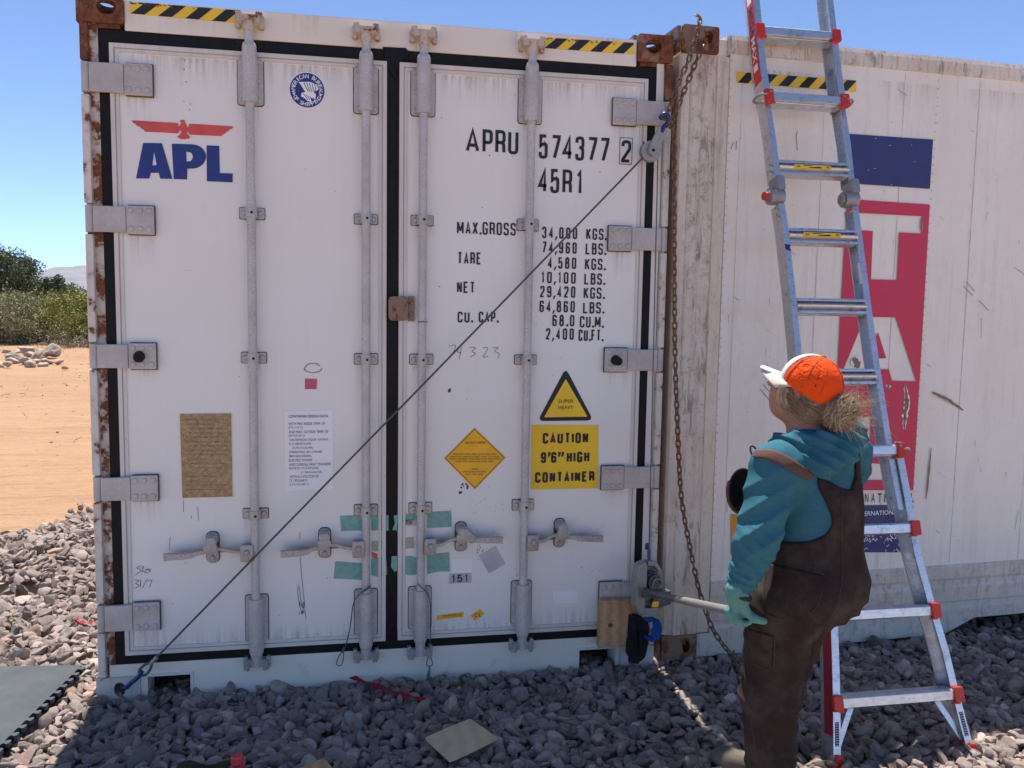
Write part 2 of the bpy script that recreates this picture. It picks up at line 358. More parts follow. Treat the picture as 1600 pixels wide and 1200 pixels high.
YEL = plain('yellow_vinyl', (.92, .60, .025), .45, var=.08, scale=5); YELD = plain('deep_yellow_vinyl', (.92, .47, .008), .45, var=.08)
PAPER = plain('white_label', (.90, .88, .88), .5, var=.02); GREYL = plain('grey_label', (.50, .49, .50), .6, var=.15); PINKL = plain('pink_label', (.56, .09, .17), .5)
TEAL_T = plain('teal_adhesive_tape', (.20, .42, .36), .6, var=.18, scale=40, bump=.1); TAN_T = plain('tan_adhesive_residue', (.46, .42, .34), .7, var=.15, scale=60)
def plate_mat():
    t = NT('corroded_brass_plate'); c = t.mix(t.ramp(t.noise(60, 8, .7), .35, .65), (.30, .19, .08), (.52, .37, .20))
    c = t.mix(t.math('MULTIPLY', t.ramp(t.noise(1, 4, .6, t.coord((60, 60, 420))), .5, .62), .5), c, (.20, .12, .05))
    c = t.mix(t.ramp(t.noise(9, 8, .75), .66, .70), c, (.75, .64, .45)); t.bump(t.noise(200, 3), .2, .003); return t.done(c, .55, .1)
BRASS = plate_mat()
INK = plain('grey_ink', (.13, .13, .16), .7); INKB = plain('black_ink', (.03, .03, .03), .7)
STEEL = plain('steel_wire', (.10, .10, .11), .45, .5, var=.3, scale=200); SHEAVE = galv('zinc_plated_steel', (.36, .34, .32), .45, .45, rust=.05)
CHAINM = painted('rusty_chain', (.11, .062, .042), rust=.5, dirt=.4, rscale=60); BLUE = plain('blue_painted_steel', (.010, .030, .125), .35, 0, var=.25, scale=60)
WINCHM = galv('cast_alloy', (.34, .34, .32), .45, .4); LEVER = plain('grey_steel_bar', (.12, .125, .12), .4, .3, var=.2); PIPE = galv('steel_pipe', (.36, .35, .31), .4, .4)
ALU = aluminium('ladder_aluminium'); ALUW = aluminium('ladder_web_aluminium', (.56, .55, .53), .5); LRED = plain('ladder_red_plastic', (.60, .035, .015), .4, var=.12); DRED = plain('dark_red_plastic', (.30, .02, .018), .5)
LBLUE = plain('grey_hinge_paint', (.30, .31, .32), .45, .3, var=.12)
def wood(name, a, b, sc=(1, 1, 1)):
    t = NT(name); wv = t.n('ShaderNodeTexWave'); t.l(t.coord(sc), wv.inputs[0]); wv.inputs['Scale'].default_value = 6; wv.inputs['Distortion'].default_value = 3.5; wv.inputs['Detail'].default_value = 2; wv.inputs['Detail Scale'].default_value = .8
    c = t.mix(wv.outputs['Fac'], a, b); c = t.mix(t.math('MULTIPLY', t.ramp(t.noise(9, 6), .45, .7), .3), c, tuple(x*.6 for x in a)); t.bump(t.noise(90, 4), .2, .003); return t.done(c, .75)
WOOD = wood('pine_wood', (.44, .24, .11), (.56, .34, .18), (1, 1, 7)); PLY = wood('weathered_plywood', (.56, .43, .25), (.63, .49, .30), (.8, 2.2, 1))
STRAP = plain('black_webbing', (.006, .006, .007), .9, var=.3); BSTRAP = plain('blue_webbing', (.012, .07, .30), .7, var=.2, bump=.2); RSTRAP = plain('red_webbing', (.55, .03, .05), .7, var=.2, bump=.3)
def mat_rubber():
    t = NT('grey_mat_rubber'); c = t.mix(t.ramp(t.noise(6, 6, .6), .35, .7), (.055, .062, .064), (.085, .092, .092))
    wv = t.n('ShaderNodeTexWave', wave_type='BANDS'); t.l(t.coord((1, .35, 1)), wv.inputs[0]); wv.inputs['Scale'].default_value = 55
    t.bump(wv.outputs['Fac'], .5, .003); return t.done(c, .6)
RUBBER = mat_rubber(); RUBD = plain('black_mat_rubber', (.018, .018, .019), .8)
# ground
def dirt_mat():
    t = NT('desert_dirt'); a = t.noise(.35, 7, .65); b = t.noise(9, 8, .7)
    c = t.mix(t.ramp(a, .3, .7), (.385, .230, .136), (.455, .288, .174)); c = t.mix(t.math('MULTIPLY', t.ramp(b, .5, .72), .45), c, (.27, .15, .08))
    c = t.mix(t.math('MULTIPLY', t.ramp(t.noise(1, 6, .65, t.coord((.5, 5, 1)), .9), .52, .68), .55), c, (.27, .165, .10)); c = t.mix(t.math('MULTIPLY', t.ramp(t.noise(22, 5, .75), .60, .68), .6), c, (.22, .14, .09))
    c = t.mix(t.math('MULTIPLY', t.ramp(t.noise(45, 3, .7), .60, .70), .6), c, (.54, .41, .30)); c = t.mix(t.math('MULTIPLY', t.ramp(t.noise(1, 7, .7, t.coord((.25, 1.6, 1)), 1.2), .5, .66), .5), c, (.33, .20, .12))
    t.bump(t.math('ADD', t.noise(5, 8, .7), t.math('MULTIPLY', t.noise(1, 5, .65, t.coord((.6, 6, 1)), .8), 1.0)), .6, .12); return t.done(c, .95, 0, .1)
DIRT = dirt_mat(); BED = plain('gravel_bed', (.42, .345, .275), .95, var=.45, scale=30, bump=.5, bscale=40, spec=.1)
def stone_mat():
    t = NT('crushed_stone'); at = t.n('ShaderNodeAttribute', attribute_name='tone'); c = t.mix(t.ramp(t.noise(60, 5, .65), .3, .7), (.68, .68, .68), (1, 1, 1))
    c = t.mix(1.0, at.outputs['Color'], c, 'MULTIPLY'); c = t.mix(t.math('MULTIPLY', t.ramp(t.noise(240, 3, .7), .60, .72), .3), c, (.52, .48, .45)); t.bump(t.noise(110, 5, .65), .45, .006); return t.done(c, .88, 0, .25)
STONE = stone_mat()
ROCK = plain('tan_rock', (.40, .31, .24), .9, var=.35, scale=5, bump=.6, bscale=12); HAZE = 5e-5; HILL = plain('far_mountain_rock', (.22, .18, .16), .95, var=.35, scale=.004)
BARK = plain('grey_bark', (.13, .10, .08), .9, var=.3, bump=.5, bscale=20); TWIG = plain('dry_twigs', (.22, .18, .13), .9, var=.3)
def leafmat(name, a, b):
    t = NT(name); at = t.n('ShaderNodeAttribute', attribute_name='tone'); c = t.mix(at.outputs['Fac'], a, b); m = t.done(c, .65, 0, .2)
    t.b.inputs['Transmission Weight'].default_value = 0; return m
LEAF_D = leafmat('dark_needles', (.040, .058, .028), (.135, .165, .075)); LEAF_Y = leafmat('yellow_green_leaves', (.17, .18, .045), (.40, .37, .11)); LEAF_M = leafmat('dusty_leaves', (.17, .165, .085), (.36, .33, .18))
# person
SKIN = plain('skin', (.42, .21, .14), .55, var=.08); HOOD = fabric('teal_jersey', (.040, .150, .195), var=.15); OVER = fabric('brown_duck_canvas', (.034, .0235, .021), dust=(.125, .103, .09)); STRAPB = fabric('brown_strap_canvas', (.13, .072, .052)); SEAM = plain('brown_seam_thread', (.055, .034, .027), .9)
ORANGE = fabric('blaze_orange_cloth', (.85, .085, .008), var=.06, rough=.75, bump=.02, fold=0, thread=0, weave=900); CAPW = fabric('off_white_cap_cloth', (.58, .55, .50), var=.08, fold=0, bump=.02, thread=0, weave=900); GLOVE = fabric('teal_glove_knit', (.11, .27, .245), fold=.4, thread=.2); GLOVEW = plain('glove_grey_leather', (.42, .40, .37), .8)
HAIRM = NT('blonde_hair'); _a = HAIRM.n('ShaderNodeAttribute', attribute_name='tone'); HAIRM = HAIRM.done(HAIRM.mix(_a.outputs['Fac'], (.20, .13, .07), (.74, .60, .40)), .5)
HAIRC = plain('blonde_hair_mass', (.22, .145, .08), .6, var=.45, scale=60, bump=.8, bscale=90); BOOT = plain('tan_boot_leather', (.15, .12, .09), .8, var=.3, bump=.3); BUCK = plain('dark_metal', (.04, .04, .04), .4, .6)

# ================================================================== front container
CW, CH = 2.438, 2.896
def holed(bm, P, outer, hole, h0, h1):
    fill_to(bm, P, [outer, hole], h1); fill_to(bm, P, [outer, hole], h0)
    for lp in (outer, hole):
        n = len(lp); a = [bm.verts.new(P.pt(x, z, h0)) for x, z in lp]; b = [bm.verts.new(P.pt(x, z, h1)) for x, z in lp]
        for i in range(n): face(bm, [a[i], a[(i+1) % n], b[(i+1) % n], b[i]])
def ring(bm, P, o, i, h0, h1):
    holed(bm, P, rect(*o), rect(*i), h0, h1)
def casting(name, org, u, nrm_sign, hole, hrx, hrz, mat, parent, W_=.162, D_=.178, H_=.118, proud=.012, rot=0, face_hole=True, lab=None):
    """hollow ISO corner: front, outer side and top/bottom plates each with its oval hole"""
    bm = BM(); O = Vector(org); U = Vector(u); Z = Vector((0, 0, 1)); P = Plane(O, U); N = P.n; th = .016
    s0 = 0 if nrm_sign > 0 else -W_
    r_ = rrect(s0, s0+W_, 0, H_, .012)
    if rot:
        ca, sa = math.cos(rot), math.sin(rot); hl = [(hole[0]+a*ca-b*sa, hole[1]+a*sa+b*ca) for a, b in circ(0, 0, hrx, hrz, 24)]
    else: hl = circ(hole[0], hole[1], hrx, hrz, 24)
    holed(bm, P, r_, hl, proud-th, proud)
    e = .003
    for s in ((s0, s0+th), (s0+W_-th, s0+W_)):      # sides
        Q = Plane(P.pt(s[0], 0, 0), -N); holed(bm, Q, rect(-proud+th+e, D_-proud, e, H_-e), circ((D_)/2, H_/2, .042, .028, 16), -th, 0)
    for z in (0, H_-th):
        Q = Plane(P.pt(0, z, 0), U, -N); holed(bm, Q, rect(s0+th+e, s0+W_-th-e, -proud+th+e, D_-proud), circ(s0+W_/2, D_/2-.01, .030, .05, 16), -th, 0)
    prism(bm, P, rect(s0+th+e, s0+W_-th-e, th+e, H_-th-e), -D_, -D_+.02)
    return ob(name, bm, mat, parent, label=lab)

c1 = thing('shipping_container', (CW/2, 0, 0), 'white reefer container with closed cargo doors, locking bars and black lettering, on the left', 'shipping container', 'refrigerated shipping containers')
bm = BM()        # body behind the door frame
box(bm, .02, CW-.02, .162, 12.19, .16, 2.80); ob('body', bm, WHITE, c1)
bm = BM(); box(bm, .004, CW-.004, .17, 12.0, 2.802, 2.868, .01); ob('roof', bm, WHITE, c1)
bm = BM()
for sx in (.0, CW-.06): box(bm, sx, sx+.06, .17, 12.0, .02, .158)
ob('bottom_rail', bm, POSTP, c1)
bm = BM(); prism(bm, FRONT, rect(.163, 2.275, 2.756, 2.872), -.15, 0, .006); header = ob('header', bm, HEADP, c1)
p1 = pxrect(FRONT, 231, 1058, 298, 1090); p2 = pxrect(FRONT, 905, 1018, 961, 1043)
bm = BM()
prism(bm, FRONT, [(.163, .006), (p1[0], .006), (p1[0], .112), (p1[1], .112), (p1[1], .006), (p2[0], .006), (p2[0], .112), (p2[1], .112), (p2[1], .006), (2.275, .006), (2.275, .119), (2.40, .119), (2.40, .170), (.040, .170), (.040, .119), (.163, .119)], -.12, 0)
sill = ob('sill', bm, HEADP, c1)
for p in (p1, p2):
    bm = BM(); box(bm, p[0]-.012, p[1]+.012, -.006, .10, .1125, .124); box(bm, p[1]+.0005, p[1]+.012, -.006, .1, .0065, .1122); ob('fork_pocket', bm, FRAME, sill)
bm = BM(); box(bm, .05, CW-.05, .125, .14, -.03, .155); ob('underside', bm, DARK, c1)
# posts
HZL = [pxrect(FRONT, 140, a, 260, b, .015)[2:] for a, b in ((100, 148), (322, 365), (537, 576), (744, 782), (943, 985))]
HZR = [pxrect(FRONT, 945, a, 1035, b, .015)[2:] for a, b in ((156, 196), (355, 392), (545, 580), (728, 763), (908, 940))]
bm = BM(); prism(bm, FRONT, rect(.030, .0635, .172, 2.776), -.15, -.002); prism(bm, FRONT, rect(.002, .0295, .1195, 2.776), -.15, -.012)
lp = ob('corner_post', bm, RUSTY, c1, label='left corner post with heavy rust patches')
bm = BM(); prism(bm, FRONT, rect(2.371, 2.404, .172, 2.776), -.15, -.002); prism(bm, FRONT, rect(2.4045, CW-.002, .1195, 2.776), -.15, -.012)
rp = ob('corner_post', bm, FRAME, c1)
def flanges(x0, x1, HZ, par, m, mtop):
    zs = [2.776]+[z for h in HZ for z in (h[1], h[0])]+[.12]
    for i in range(0, len(zs), 2):
        bm = BM(); prism(bm, FRONT, rect(x0, x1, zs[i+1]+.006, zs[i]-.006), -.0115, .022, .005); ob('post_flange', bm, mtop if i == 0 else m, par)
flanges(.001, .031, HZL, lp, POSTP, RUST); flanges(2.409, 2.437, HZR, rp, POSTP, RUST)
bm = BM(); box(bm, CW+.001, CW+.012, .02, .16, .4, 2.776); ob('post_side', bm, RUST, rp)
# castings
casting('corner_casting', (0, 0, 2.778), (1, 0, 0), 1, (.100, .062), .036, .030, RUST, c1, lab='rust brown upper left corner casting')
casting('corner_casting', (CW, 0, 2.778), (1, 0, 0), -1, (-.088, .068), .036, .030, RUST, c1, lab='rust brown upper right corner casting')
hs = FRONT.st(188, 1076); casting('corner_casting', (0, 0, .001), (1, 0, 0), 1, (hs[0], hs[1]), .023, .032, CASTW, c1)
casting('corner_casting', (CW, 0, .001), (1, 0, 0), -1, (-.10, .06), .025, .034, CASTW, c1)
# gaskets
bm = BM()
for r in ((.064, .1035, .1705, 2.7555), (2.3315, 2.3705, .1705, 2.7555), (.1036, 2.3314, 2.706, 2.7555), (.1036, 2.3314, .1705, .2105), (1.190, 1.238, .2106, 2.7059)):
    prism(bm, FRONT, rect(*r), -.06, -.003)
def pxpoly(bm, pts, h0, h1): prism(bm, FRONT, pxloop(FRONT, pts, h1), h0, h1)
pxpoly(bm, [(598, 73), (634, 75), (641, 84), (622, 100), (618, 125), (606, 105), (601, 88)], -.0028, .005)
pxpoly(bm, [(605, 985), (622, 985), (626, 1001), (641, 1000), (630, 1012), (606, 1014), (600, 1005)], -.0028, .005)
ob('door_gasket', bm, GASK, c1)
TEAR = BM()

def bolt_xy(r, nx, nz, m=.017): return [(r[0]+m+(r[1]-r[0]-2*m)*i/max(nx-1, 1), r[2]+m+(r[3]-r[2]-2*m)*j/max(nz-1, 1)) for i in range(nx) for j in range(nz)]
def make_door(x0, x1, hinges, side):
    z0, z1 = .211, 2.7055
    bm = BM(); prism(bm, FRONT, rect(x0+.001, x1-.001, z0, z1), -.07, 0); d = ob('cargo_door', bm, WHITE, c1, label=('left' if side < 0 else 'right')+' cargo door leaf')
    bm = BM()
    ring(bm, FRONT, (x0+.002, x1-.002, z0+.001, z1-.001), (x0+.018, x1-.018, z0+.018, z1-.018), .0005, .010)
    ring(bm, FRONT, (x0+.022, x1-.022, z0+.022, z1-.022), (x0+.034, x1-.034, z0+.034, z1-.034), .0005, .006)
    ob('door_trim', bm, TRIM, d)
    for k, (za, zb) in enumerate(hinges):
        yy = (100, 340, 555, 760, 960)[k]
        if side < 0:
            xa = FRONT.st(yy*.014+236, yy, .02)[0]; r = (.0345, xa, za, zb); kn = (.004, .034)
        else:
            xa = FRONT.st((958, 951, 945, 940, 937)[k], (176, 375, 562, 745, 920)[k], .02)[0]; r = (xa, 2.404, za, zb); kn = (2.4045, 2.436)
        bm = BM(); th = .012
        bo = (r[1]-.105, r[1]) if side < 0 else (r[0], r[0]+.105)
        prism(bm, FRONT, rect(bo[0], bo[1], za-.002, zb+.002), .011, .026, .003)
        ot = (r[0], bo[0]-.0005) if side < 0 else (bo[1]+.0005, r[1])
        prism(bm, FRONT, rect(ot[0], ot[1], za+.003, zb-.003), .011, .030, .003)
        cyl(bm, FRONT.pt((kn[0]+kn[1])/2, za+.002, .012), FRONT.pt((kn[0]+kn[1])/2, zb-.002, .012), .017, n=16)
        for (s, t) in bolt_xy((bo[0], bo[1], za, zb), 3, 2, .018): dome(bm, FRONT, s, t, .026, .0115, .006, 12)
        h = ob('hinge', bm, GALVR, d); bm = BM(); prism(bm, FRONT, rrect(bo[0]+(.004 if side < 0 else -.004), bo[1]+.004, za-.006, zb+.006, .004), .0102, .0125); ob('outline_plate', bm, OUTLINE, d)
        if k == 2:
            bm = BM(); s = bo[0]+.042 if side < 0 else bo[0]+.048
            cyl(bm, FRONT.pt(s, (za+zb)/2, .0265), FRONT.pt(s+.004, (za+zb)/2-.004, .062), .023, .019, 16); ob('rubber_stop', bm, GASK, h)
    return d
dl = make_door(.104, 1.189, HZL, -1); dr = make_door(1.2385, 2.331, HZR, 1)

# locking bars ------------------------------------------------------------------
BARY = .040
BARS = [   # px of bar at top / bottom, top plate, bottom plate, guides, cam top, cam bottom, sleeve bottom
 (dl, (388, 110), (402, 970), (369, 90, 409, 164), (383, 930, 418, 1003), ((372, 325, 411, 342), (377, 551, 416, 567), (379, 795, 418, 810)), (388, 30), (402, 1036)),
 (dl, (571, 130), (573, 960), (552, 103, 590, 177), (555, 921, 590, 992), ((556, 335, 592, 350), (556, 553, 592, 569), (556, 789, 592, 805)), (572, 48), (573, 1024)),
 (dr, (662, 130), (657, 960), (643, 108, 680, 181), (641, 917, 676, 983), ((645, 337, 679, 352), (644, 554, 680, 569), (643, 786, 678, 802)), (661, 53), (657, 1019)),
 (dr, (831, 150), (817, 940), (812, 120, 848, 193), (802, 908, 833, 974), ((811, 343, 844, 360), (806, 555, 840, 569), (803, 781, 836, 797)), (832, 68), (817, 1008))]
for d, tp, bt, pt_, pb, gs, ct, cb_ in BARS:
    x = (FRONT.st(*tp, BARY)[0]+FRONT.st(*bt, BARY)[0])/2
    bm = BM(); zt = FRONT.st(ct[0], ct[1]+16, BARY)[1]; zb = FRONT.st(cb_[0], cb_[1]-10, BARY)[1]
    cyl(bm, (x, -BARY, zb), (x, -BARY, zt), .0178, n=20)
    bar = ob('locking_bar', bm, BAR, d, smooth=True)
    for q, top in ((pt_, 1), (pb, 0)):
        r = pxrect(FRONT, *q, .01); hw = (r[1]-r[0])/2; bm = BM()
        z0, z1 = r[2], r[3]
        prism(bm, FRONT, rrect(x-hw, x+hw, z0, z1, .012), .0005, .009)
        prism(bm, FRONT, rrect(x-hw+.006, x+hw-.006, z0+.004, z1-.004, .01), .009, .0125)
        za, zb_ = (z0+.004, z1+.035) if top else (z0-.035, z1-.004)
        cyl(bm, (x, -BARY, za), (x, -BARY, zb_), .0285, n=24); box(bm, x-.030, x+.030, -BARY, -.011, za+.008, min(zb_-.006, z1-.004))
        cyl(bm, (x, -BARY, zb_-.001 if top else za+.001), (x, -BARY, zb_+.014 if top else za-.014), .0285, .0235, 24)
        for i in (-1, 1):
            for t in (z0+.018, (z0+z1)/2, z1-.018): dome(bm, FRONT, x+i*(hw-.013), t, .0126, .0095, .006, 10)
        br = ob('bearing_bracket', bm, GALV, bar, smooth=True, angle=35); bm = BM(); prism(bm, FRONT, rrect(x-hw-.0035, x+hw+.0035, z0-.0035, z1+.0035, .014), .0002, .0022); ob('outline_plate', bm, OUTLINE, bar)
    for q in gs:
        r = pxrect(FRONT, *q, .01); hw = (r[1]-r[0])/2; z0, z1 = r[2], r[3]; bm = BM()
        for i in (-1, 1):
            prism(bm, FRONT, rrect(x+i*hw if i < 0 else x+.020, x-.020 if i < 0 else x+hw, z0, z1, .006), .0005, .009)
            dome(bm, FRONT, x+i*(hw-.016), (z0+z1)/2, .009, .011, .008, 10)
            box(bm, x-.023 if i < 0 else x+.015, x-.015 if i < 0 else x+.023, -.045, -.0095, z0+.001, z1-.001)
        cyl(bm, (x, -BARY, z0), (x, -BARY, z1), .0225, n=20)
        bm2 = BM(); cyl(bm2, (x+.004, -BARY-.020, (z0+z1)/2), (x+.004, -BARY-.0245, (z0+z1)/2), .0055, n=10)
        g = ob('bar_guide', bm, KEEPG, bar, smooth=True); bm3 = BM(); prism(bm3, FRONT, rrect(x-hw-.003, x+hw+.003, z0-.003, z1+.003, .007), .0002, .0022); ob('outline_plate', bm3, OUTLINE, bar); ob('rivet', bm2, DARK, bar)
    for q, top in ((ct, 1), (cb_, 0)):
        cx, cz = FRONT.st(*q, .04); bm = BM(); s = 1 if top else -1
        # cam on the bar end: neck, crossbar and two hooked lugs
        cyl(bm, (x, -BARY, cz-s*.045), (x, -BARY, cz+s*.012), .021, .024, 16)
        prism(bm, FRONT, rrect(x-.040, x+.040, cz-.014, cz+.016, .010), .030, .056, .003)
        for i in (-1, 1):
            cyl(bm, (x+i*.033, -.060, cz-s*.018), (x+i*.037, -.052, cz+s*.024), .012, .010, 10)
            prism(bm, FRONT, [(x+i*.026, cz+s*.004), (x+i*.050, cz+s*.012), (x+i*.052, cz+s*.030), (x+i*.038, cz+s*.022)], .02, .05, .002)
        ob('cam', bm, KEEP if top else KEEPG, bar, smooth=True, angle=35)
        bm = BM()
        for i in (-1, 1):
            prism(bm, FRONT, rrect(x+i*.046-.010, x+i*.046+.010, cz-.030, cz+.022, .006), .0005, .030, .003)
            dome(bm, FRONT, x+i*.044, cz+s*.002, .0305, .009, .014, 10)
        ob('cam_keeper', bm, KEEP if top else KEEPG, header if top else sill, smooth=True, angle=35)
# handles
HND = [(dl, 0, (386, 862), (330, 860), (257, 869), 1), (dl, 1, (560, 856), (507, 853), (439, 864), 1), (dr, 2, (672, 852), (722, 843), (784, 842), -1), (dr, 3, (832, 846), (878, 837), (940, 840), -1)]
for d, bi, piv, hub, end, sg in HND:
    a = Vector((*FRONT.st(*piv, .05), 0)); h = Vector((*FRONT.st(*hub, .05), 0)); e = Vector((*FRONT.st(*end, .05), 0)); bm = BM()
    V3 = lambda s, t, hh: FRONT.pt(s, t, hh)
    prism(bm, FRONT, rrect(a.x-.026, a.x+.026, a.y-.040, a.y+.032, .008), .030, .040, .002); prism(bm, FRONT, rrect(a.x-.026, a.x+.026, a.y-.040, a.y+.032, .008), .058, .067, .002)
    dome(bm, FRONT, a.x, a.y, .067, .013, .01, 12)
    dx = -sg
    path = smooth_path([V3(a.x, a.y, .049), V3(a.x+dx*.05, a.y+.002, .049), V3(h.x-dx*.04, h.y+.004, .050), V3(h.x, h.y-.002, .055), V3(h.x+dx*.05, (h.y*.6+e.y*.4), .060), V3(e.x-dx*.10, e.y+.003, .064), V3(e.x, e.y, .066)], 5)
    n = len(path); prof = []
    for i, p in enumerate(path):
        t = i/(n-1); hw = .020-.004*math.sin(t*PI); dz = .0065+.008*max(0, (t-.55)/.45)
        prof.append((p, hw, dz))
    rings = []
    for p, hw, dz in prof:
        rings.append([bm.verts.new(p+Vector((0, y_, z_))) for y_, z_ in ((-hw*.55, -dz), (hw*.55, -dz), (hw*.55, dz), (-hw*.55, dz))])
    for i in range(n-1):
        for k in range(4): face(bm, [rings[i][k], rings[i][(k+1) % 4], rings[i+1][(k+1) % 4], rings[i+1][k]])
    face(bm, rings[0]); face(bm, rings[-1])
    hd = ob('door_handle', bm, HANDM, d, smooth=True, angle=30)
    bm = BM()
    prism(bm, FRONT, rrect(h.x-.024, h.x+.024, h.y+.010, h.y+.066, .020), .0025, .012, .002); prism(bm, FRONT, rrect(h.x-.024, h.x+.024, h.y-.064, h.y-.012, .018), .0005, .012, .002)
    dome(bm, FRONT, h.x, h.y+.042, .012, .013, .012, 12); dome(bm, FRONT, h.x, h.y-.044, .012, .011, .009, 12)
    prism(bm, FRONT, [(h.x-.026, h.y+.03), (h.x+.026, h.y+.03), (h.x+.030, h.y+.012), (h.x+.012, h.y-.012), (h.x-.012, h.y-.012), (h.x-.030, h.y+.012)], .068, .080, .003)
    prism(bm, FRONT, rrect(h.x-.023, h.x+.023, h.y+.016, h.y+.060, .016), .013, .079, .004) if bi != 2 else prism(bm, FRONT, [(h.x-.02, h.y+.058), (h.x+.02, h.y+.054), (h.x+.058, h.y+.012), (h.x+.046, h.y-.014), (h.x+.018, h.y-.006), (h.x-.02, h.y+.012)], .013, .079, .006)
    ob('handle_retainer', bm, HANDM, d, smooth=True, angle=30); bm = BM(); prism(bm, FRONT, rrect(h.x-.0275, h.x+.0275, h.y-.0675, h.y+.0695, .022), .0002, .0022); ob('outline_plate', bm, OUTLINE, d)
# plate across the door gap
bm = BM(); r = pxrect(FRONT, 607, 463, 648, 501, .03)
prism(bm, FRONT, rrect(r[0], r[1]-.028, r[2], r[3], .016), .011, .034, .003); prism(bm, FRONT, rect(r[1]-.0275, r[1], r[2]-.002, r[3]+.001), .011, .024, .002)
for z in (r[2]+.03, r[3]-.03): dome(bm, FRONT, r[1]-.014, z, .024, .008, .006, 10)
ob('anti_rack_plate', bm, PLATE, dr)

# markings ---------------------------------------------------------------------------
F = FRONT
def pxquad(pts, h=.0022, th=.001):
    bm = BM(); prism(bm, F, pxloop(F, pts, h), h-th, h); return bm
def pxl(pts, sx=.25, ox=100, oy=0, h=.0022): return [F.st(ox+x*sx, oy+y*sx, h) for x, y in pts]
# eagle + letters
bm = BM()
wing_l = [(422, 752), (520, 757), (600, 762), (708, 768), (716, 777), (711, 790), (722, 787), (733, 768), (722, 757), (735, 748), (752, 749), (760, 770), (775, 797), (784, 773), (900, 779), (1060, 790), (1052, 803), (1036, 808), (1030, 818), (1014, 824), (1006, 834), (992, 840), (984, 850), (880, 846), (786, 841), (772, 822), (768, 832), (790, 858), (778, 868), (766, 866), (756, 872), (744, 868), (732, 872), (722, 864), (706, 858), (728, 836), (734, 822), (722, 812), (716, 834), (620, 828), (506, 823), (498, 810), (484, 806), (474, 793), (458, 788), (446, 774), (432, 768)]
fill_to(bm, F, [pxl(wing_l)], .0022); ob('eagle_emblem', bm, REDV, dl)
def arc(cx, cy, rx, ry, a0, a1, n=10): return [(cx+rx*math.cos(math.radians(a0+(a1-a0)*k/n)), cy-ry*math.sin(math.radians(a0+(a1-a0)*k/n))) for k in range(n+1)]
bm = BM()
Aa = [(495, 893), (612, 895), (678, 1118), (602, 1117), (592, 1080), (543, 1080), (533, 1116), (450, 1115)]; Ah = [(563, 945), (579, 1033), (552, 1033)]
Pp = [(673, 898), (800, 902)]+arc(800, 978, 88, 76, 88, -88)+[(771, 1054), (769, 1122), (686, 1119)]; Ph = [(764, 948), (790, 952)]+arc(785, 980, 20, 28, 70, -70, 6)+[(766, 1010)]
Ll = [(891, 908), (970, 912), (974, 1081), (1055, 1084), (1054, 1140), (893, 1133)]
for lp_ in ([Aa, Ah], [Pp, Ph], [Ll]): fill_to(bm, F, [pxl(q) for q in lp_], .0022)
ob('logo_lettering', bm, NAVY, dl)
# round emblem
cx, cz = F.st(480, 141, .002); R_ = .0735
bm = BM(); prism(bm, F, circ(cx, cz, R_, n=48), .001, .0022); em = ob('round_emblem', bm, PAPER, dl, label='round blue emblem with white ring')
bm = BM(); prism(bm, F, circ(cx, cz, R_*.945, n=48), .0023, .0030); ob('emblem_field', bm, NAVY, dl)
bm = BM()
def arc_text(bm, s, r, mid, span, size, flip, h, P=F):
    for k, ch in enumerate(s):
        if ch == ' ': continue
        t = k/(len(s)-1)-.5; a = mid-t*span if not flip else mid+t*span
        x, z = cx+r*math.cos(a), cz+r*math.sin(a); rt = a-PI/2 if not flip else a+PI/2
        wd = size*(.28 if ch == 'I' else .8)
        text_to(bm, P, ch, (x-wd/2, x+wd/2, z-size/2, z+size/2), h, .012, rot=rt)
arc_text(bm, 'AMERICAN BUREAU', R_*.76, PI/2, math.radians(196), .0155, False, .0034); arc_text(bm, 'OF SHIPPING', R_*.76, -PI/2, math.radians(118), .0155, True, .0034)
E1 = [(1465, 512), (1540, 512), (1580, 530), (1592, 560), (1560, 575), (1575, 590), (1570, 622), (1540, 610), (1548, 640), (1520, 630), (1505, 615), (1482, 602), (1485, 580), (1510, 575), (1498, 560), (1480, 530)]
fill_to(bm, F, [pxl(E1, h=.003)], .0034)
for a_ in (math.radians(198), math.radians(-18)): prism(bm, F, circ(cx+R_*.76*math.cos(a_), cz+R_*.76*math.sin(a_), .005, n=5), .0031, .0034)
ob('emblem_lettering', bm, PAPER, dl)
bm = BM()
for k in range(5): stroke_to(bm, F, [F.st(475+k*4.2, 129+k*.7), F.st(479+k*3.6, 139+k*.4), F.st(482+k*2.4, 143)], .0028, .0037)
for k in range(4): stroke_to(bm, F, [F.st(474+k*5, 147+k*2), F.st(478+k*4, 151+k*1.2), F.st(481+k*3, 156)], .0024, .0037)
ob('emblem_feathers', bm, NAVY, dl)
# large black lettering
def px_text(bm, s, x0, y0, x1, y1, off=.02, h=.0022, sk=0.0, P=F, space=1.0):
    r = pxrect(P, x0, y0, x1, y1, h); text_to(bm, P, s, r, h, off, space)
bm = BM(); SW = .0135
for s, x0, x1 in (('A', 728, 749), ('P', 754, 770), ('R', 774, 790), ('U', 794, 810)):
    dy = (x0-729)*.05; px_block(bm, s, x0, 201+dy, x1, 238+dy, SW)
for s, x0, x1 in (('5', 842, 856), ('7', 861, 876), ('4', 879, 895), ('3', 899, 913), ('7', 918, 933), ('7', 937, 952)):
    dy = (x0-842)*.055; px_block(bm, s, x0, 210+dy, x1, 248+dy, SW)
px_block(bm, '2', 971, 219, 986, 254, SW)
for s, x0, x1 in (('4', 841, 856), ('5', 860, 874), ('R', 879, 894), ('1', 901, 910)):
    dy = (x0-841)*.05; px_block(bm, s, x0, 263+dy, x1, 301+dy, SW)
nb = ob('container_number', bm, BLACK, dr)
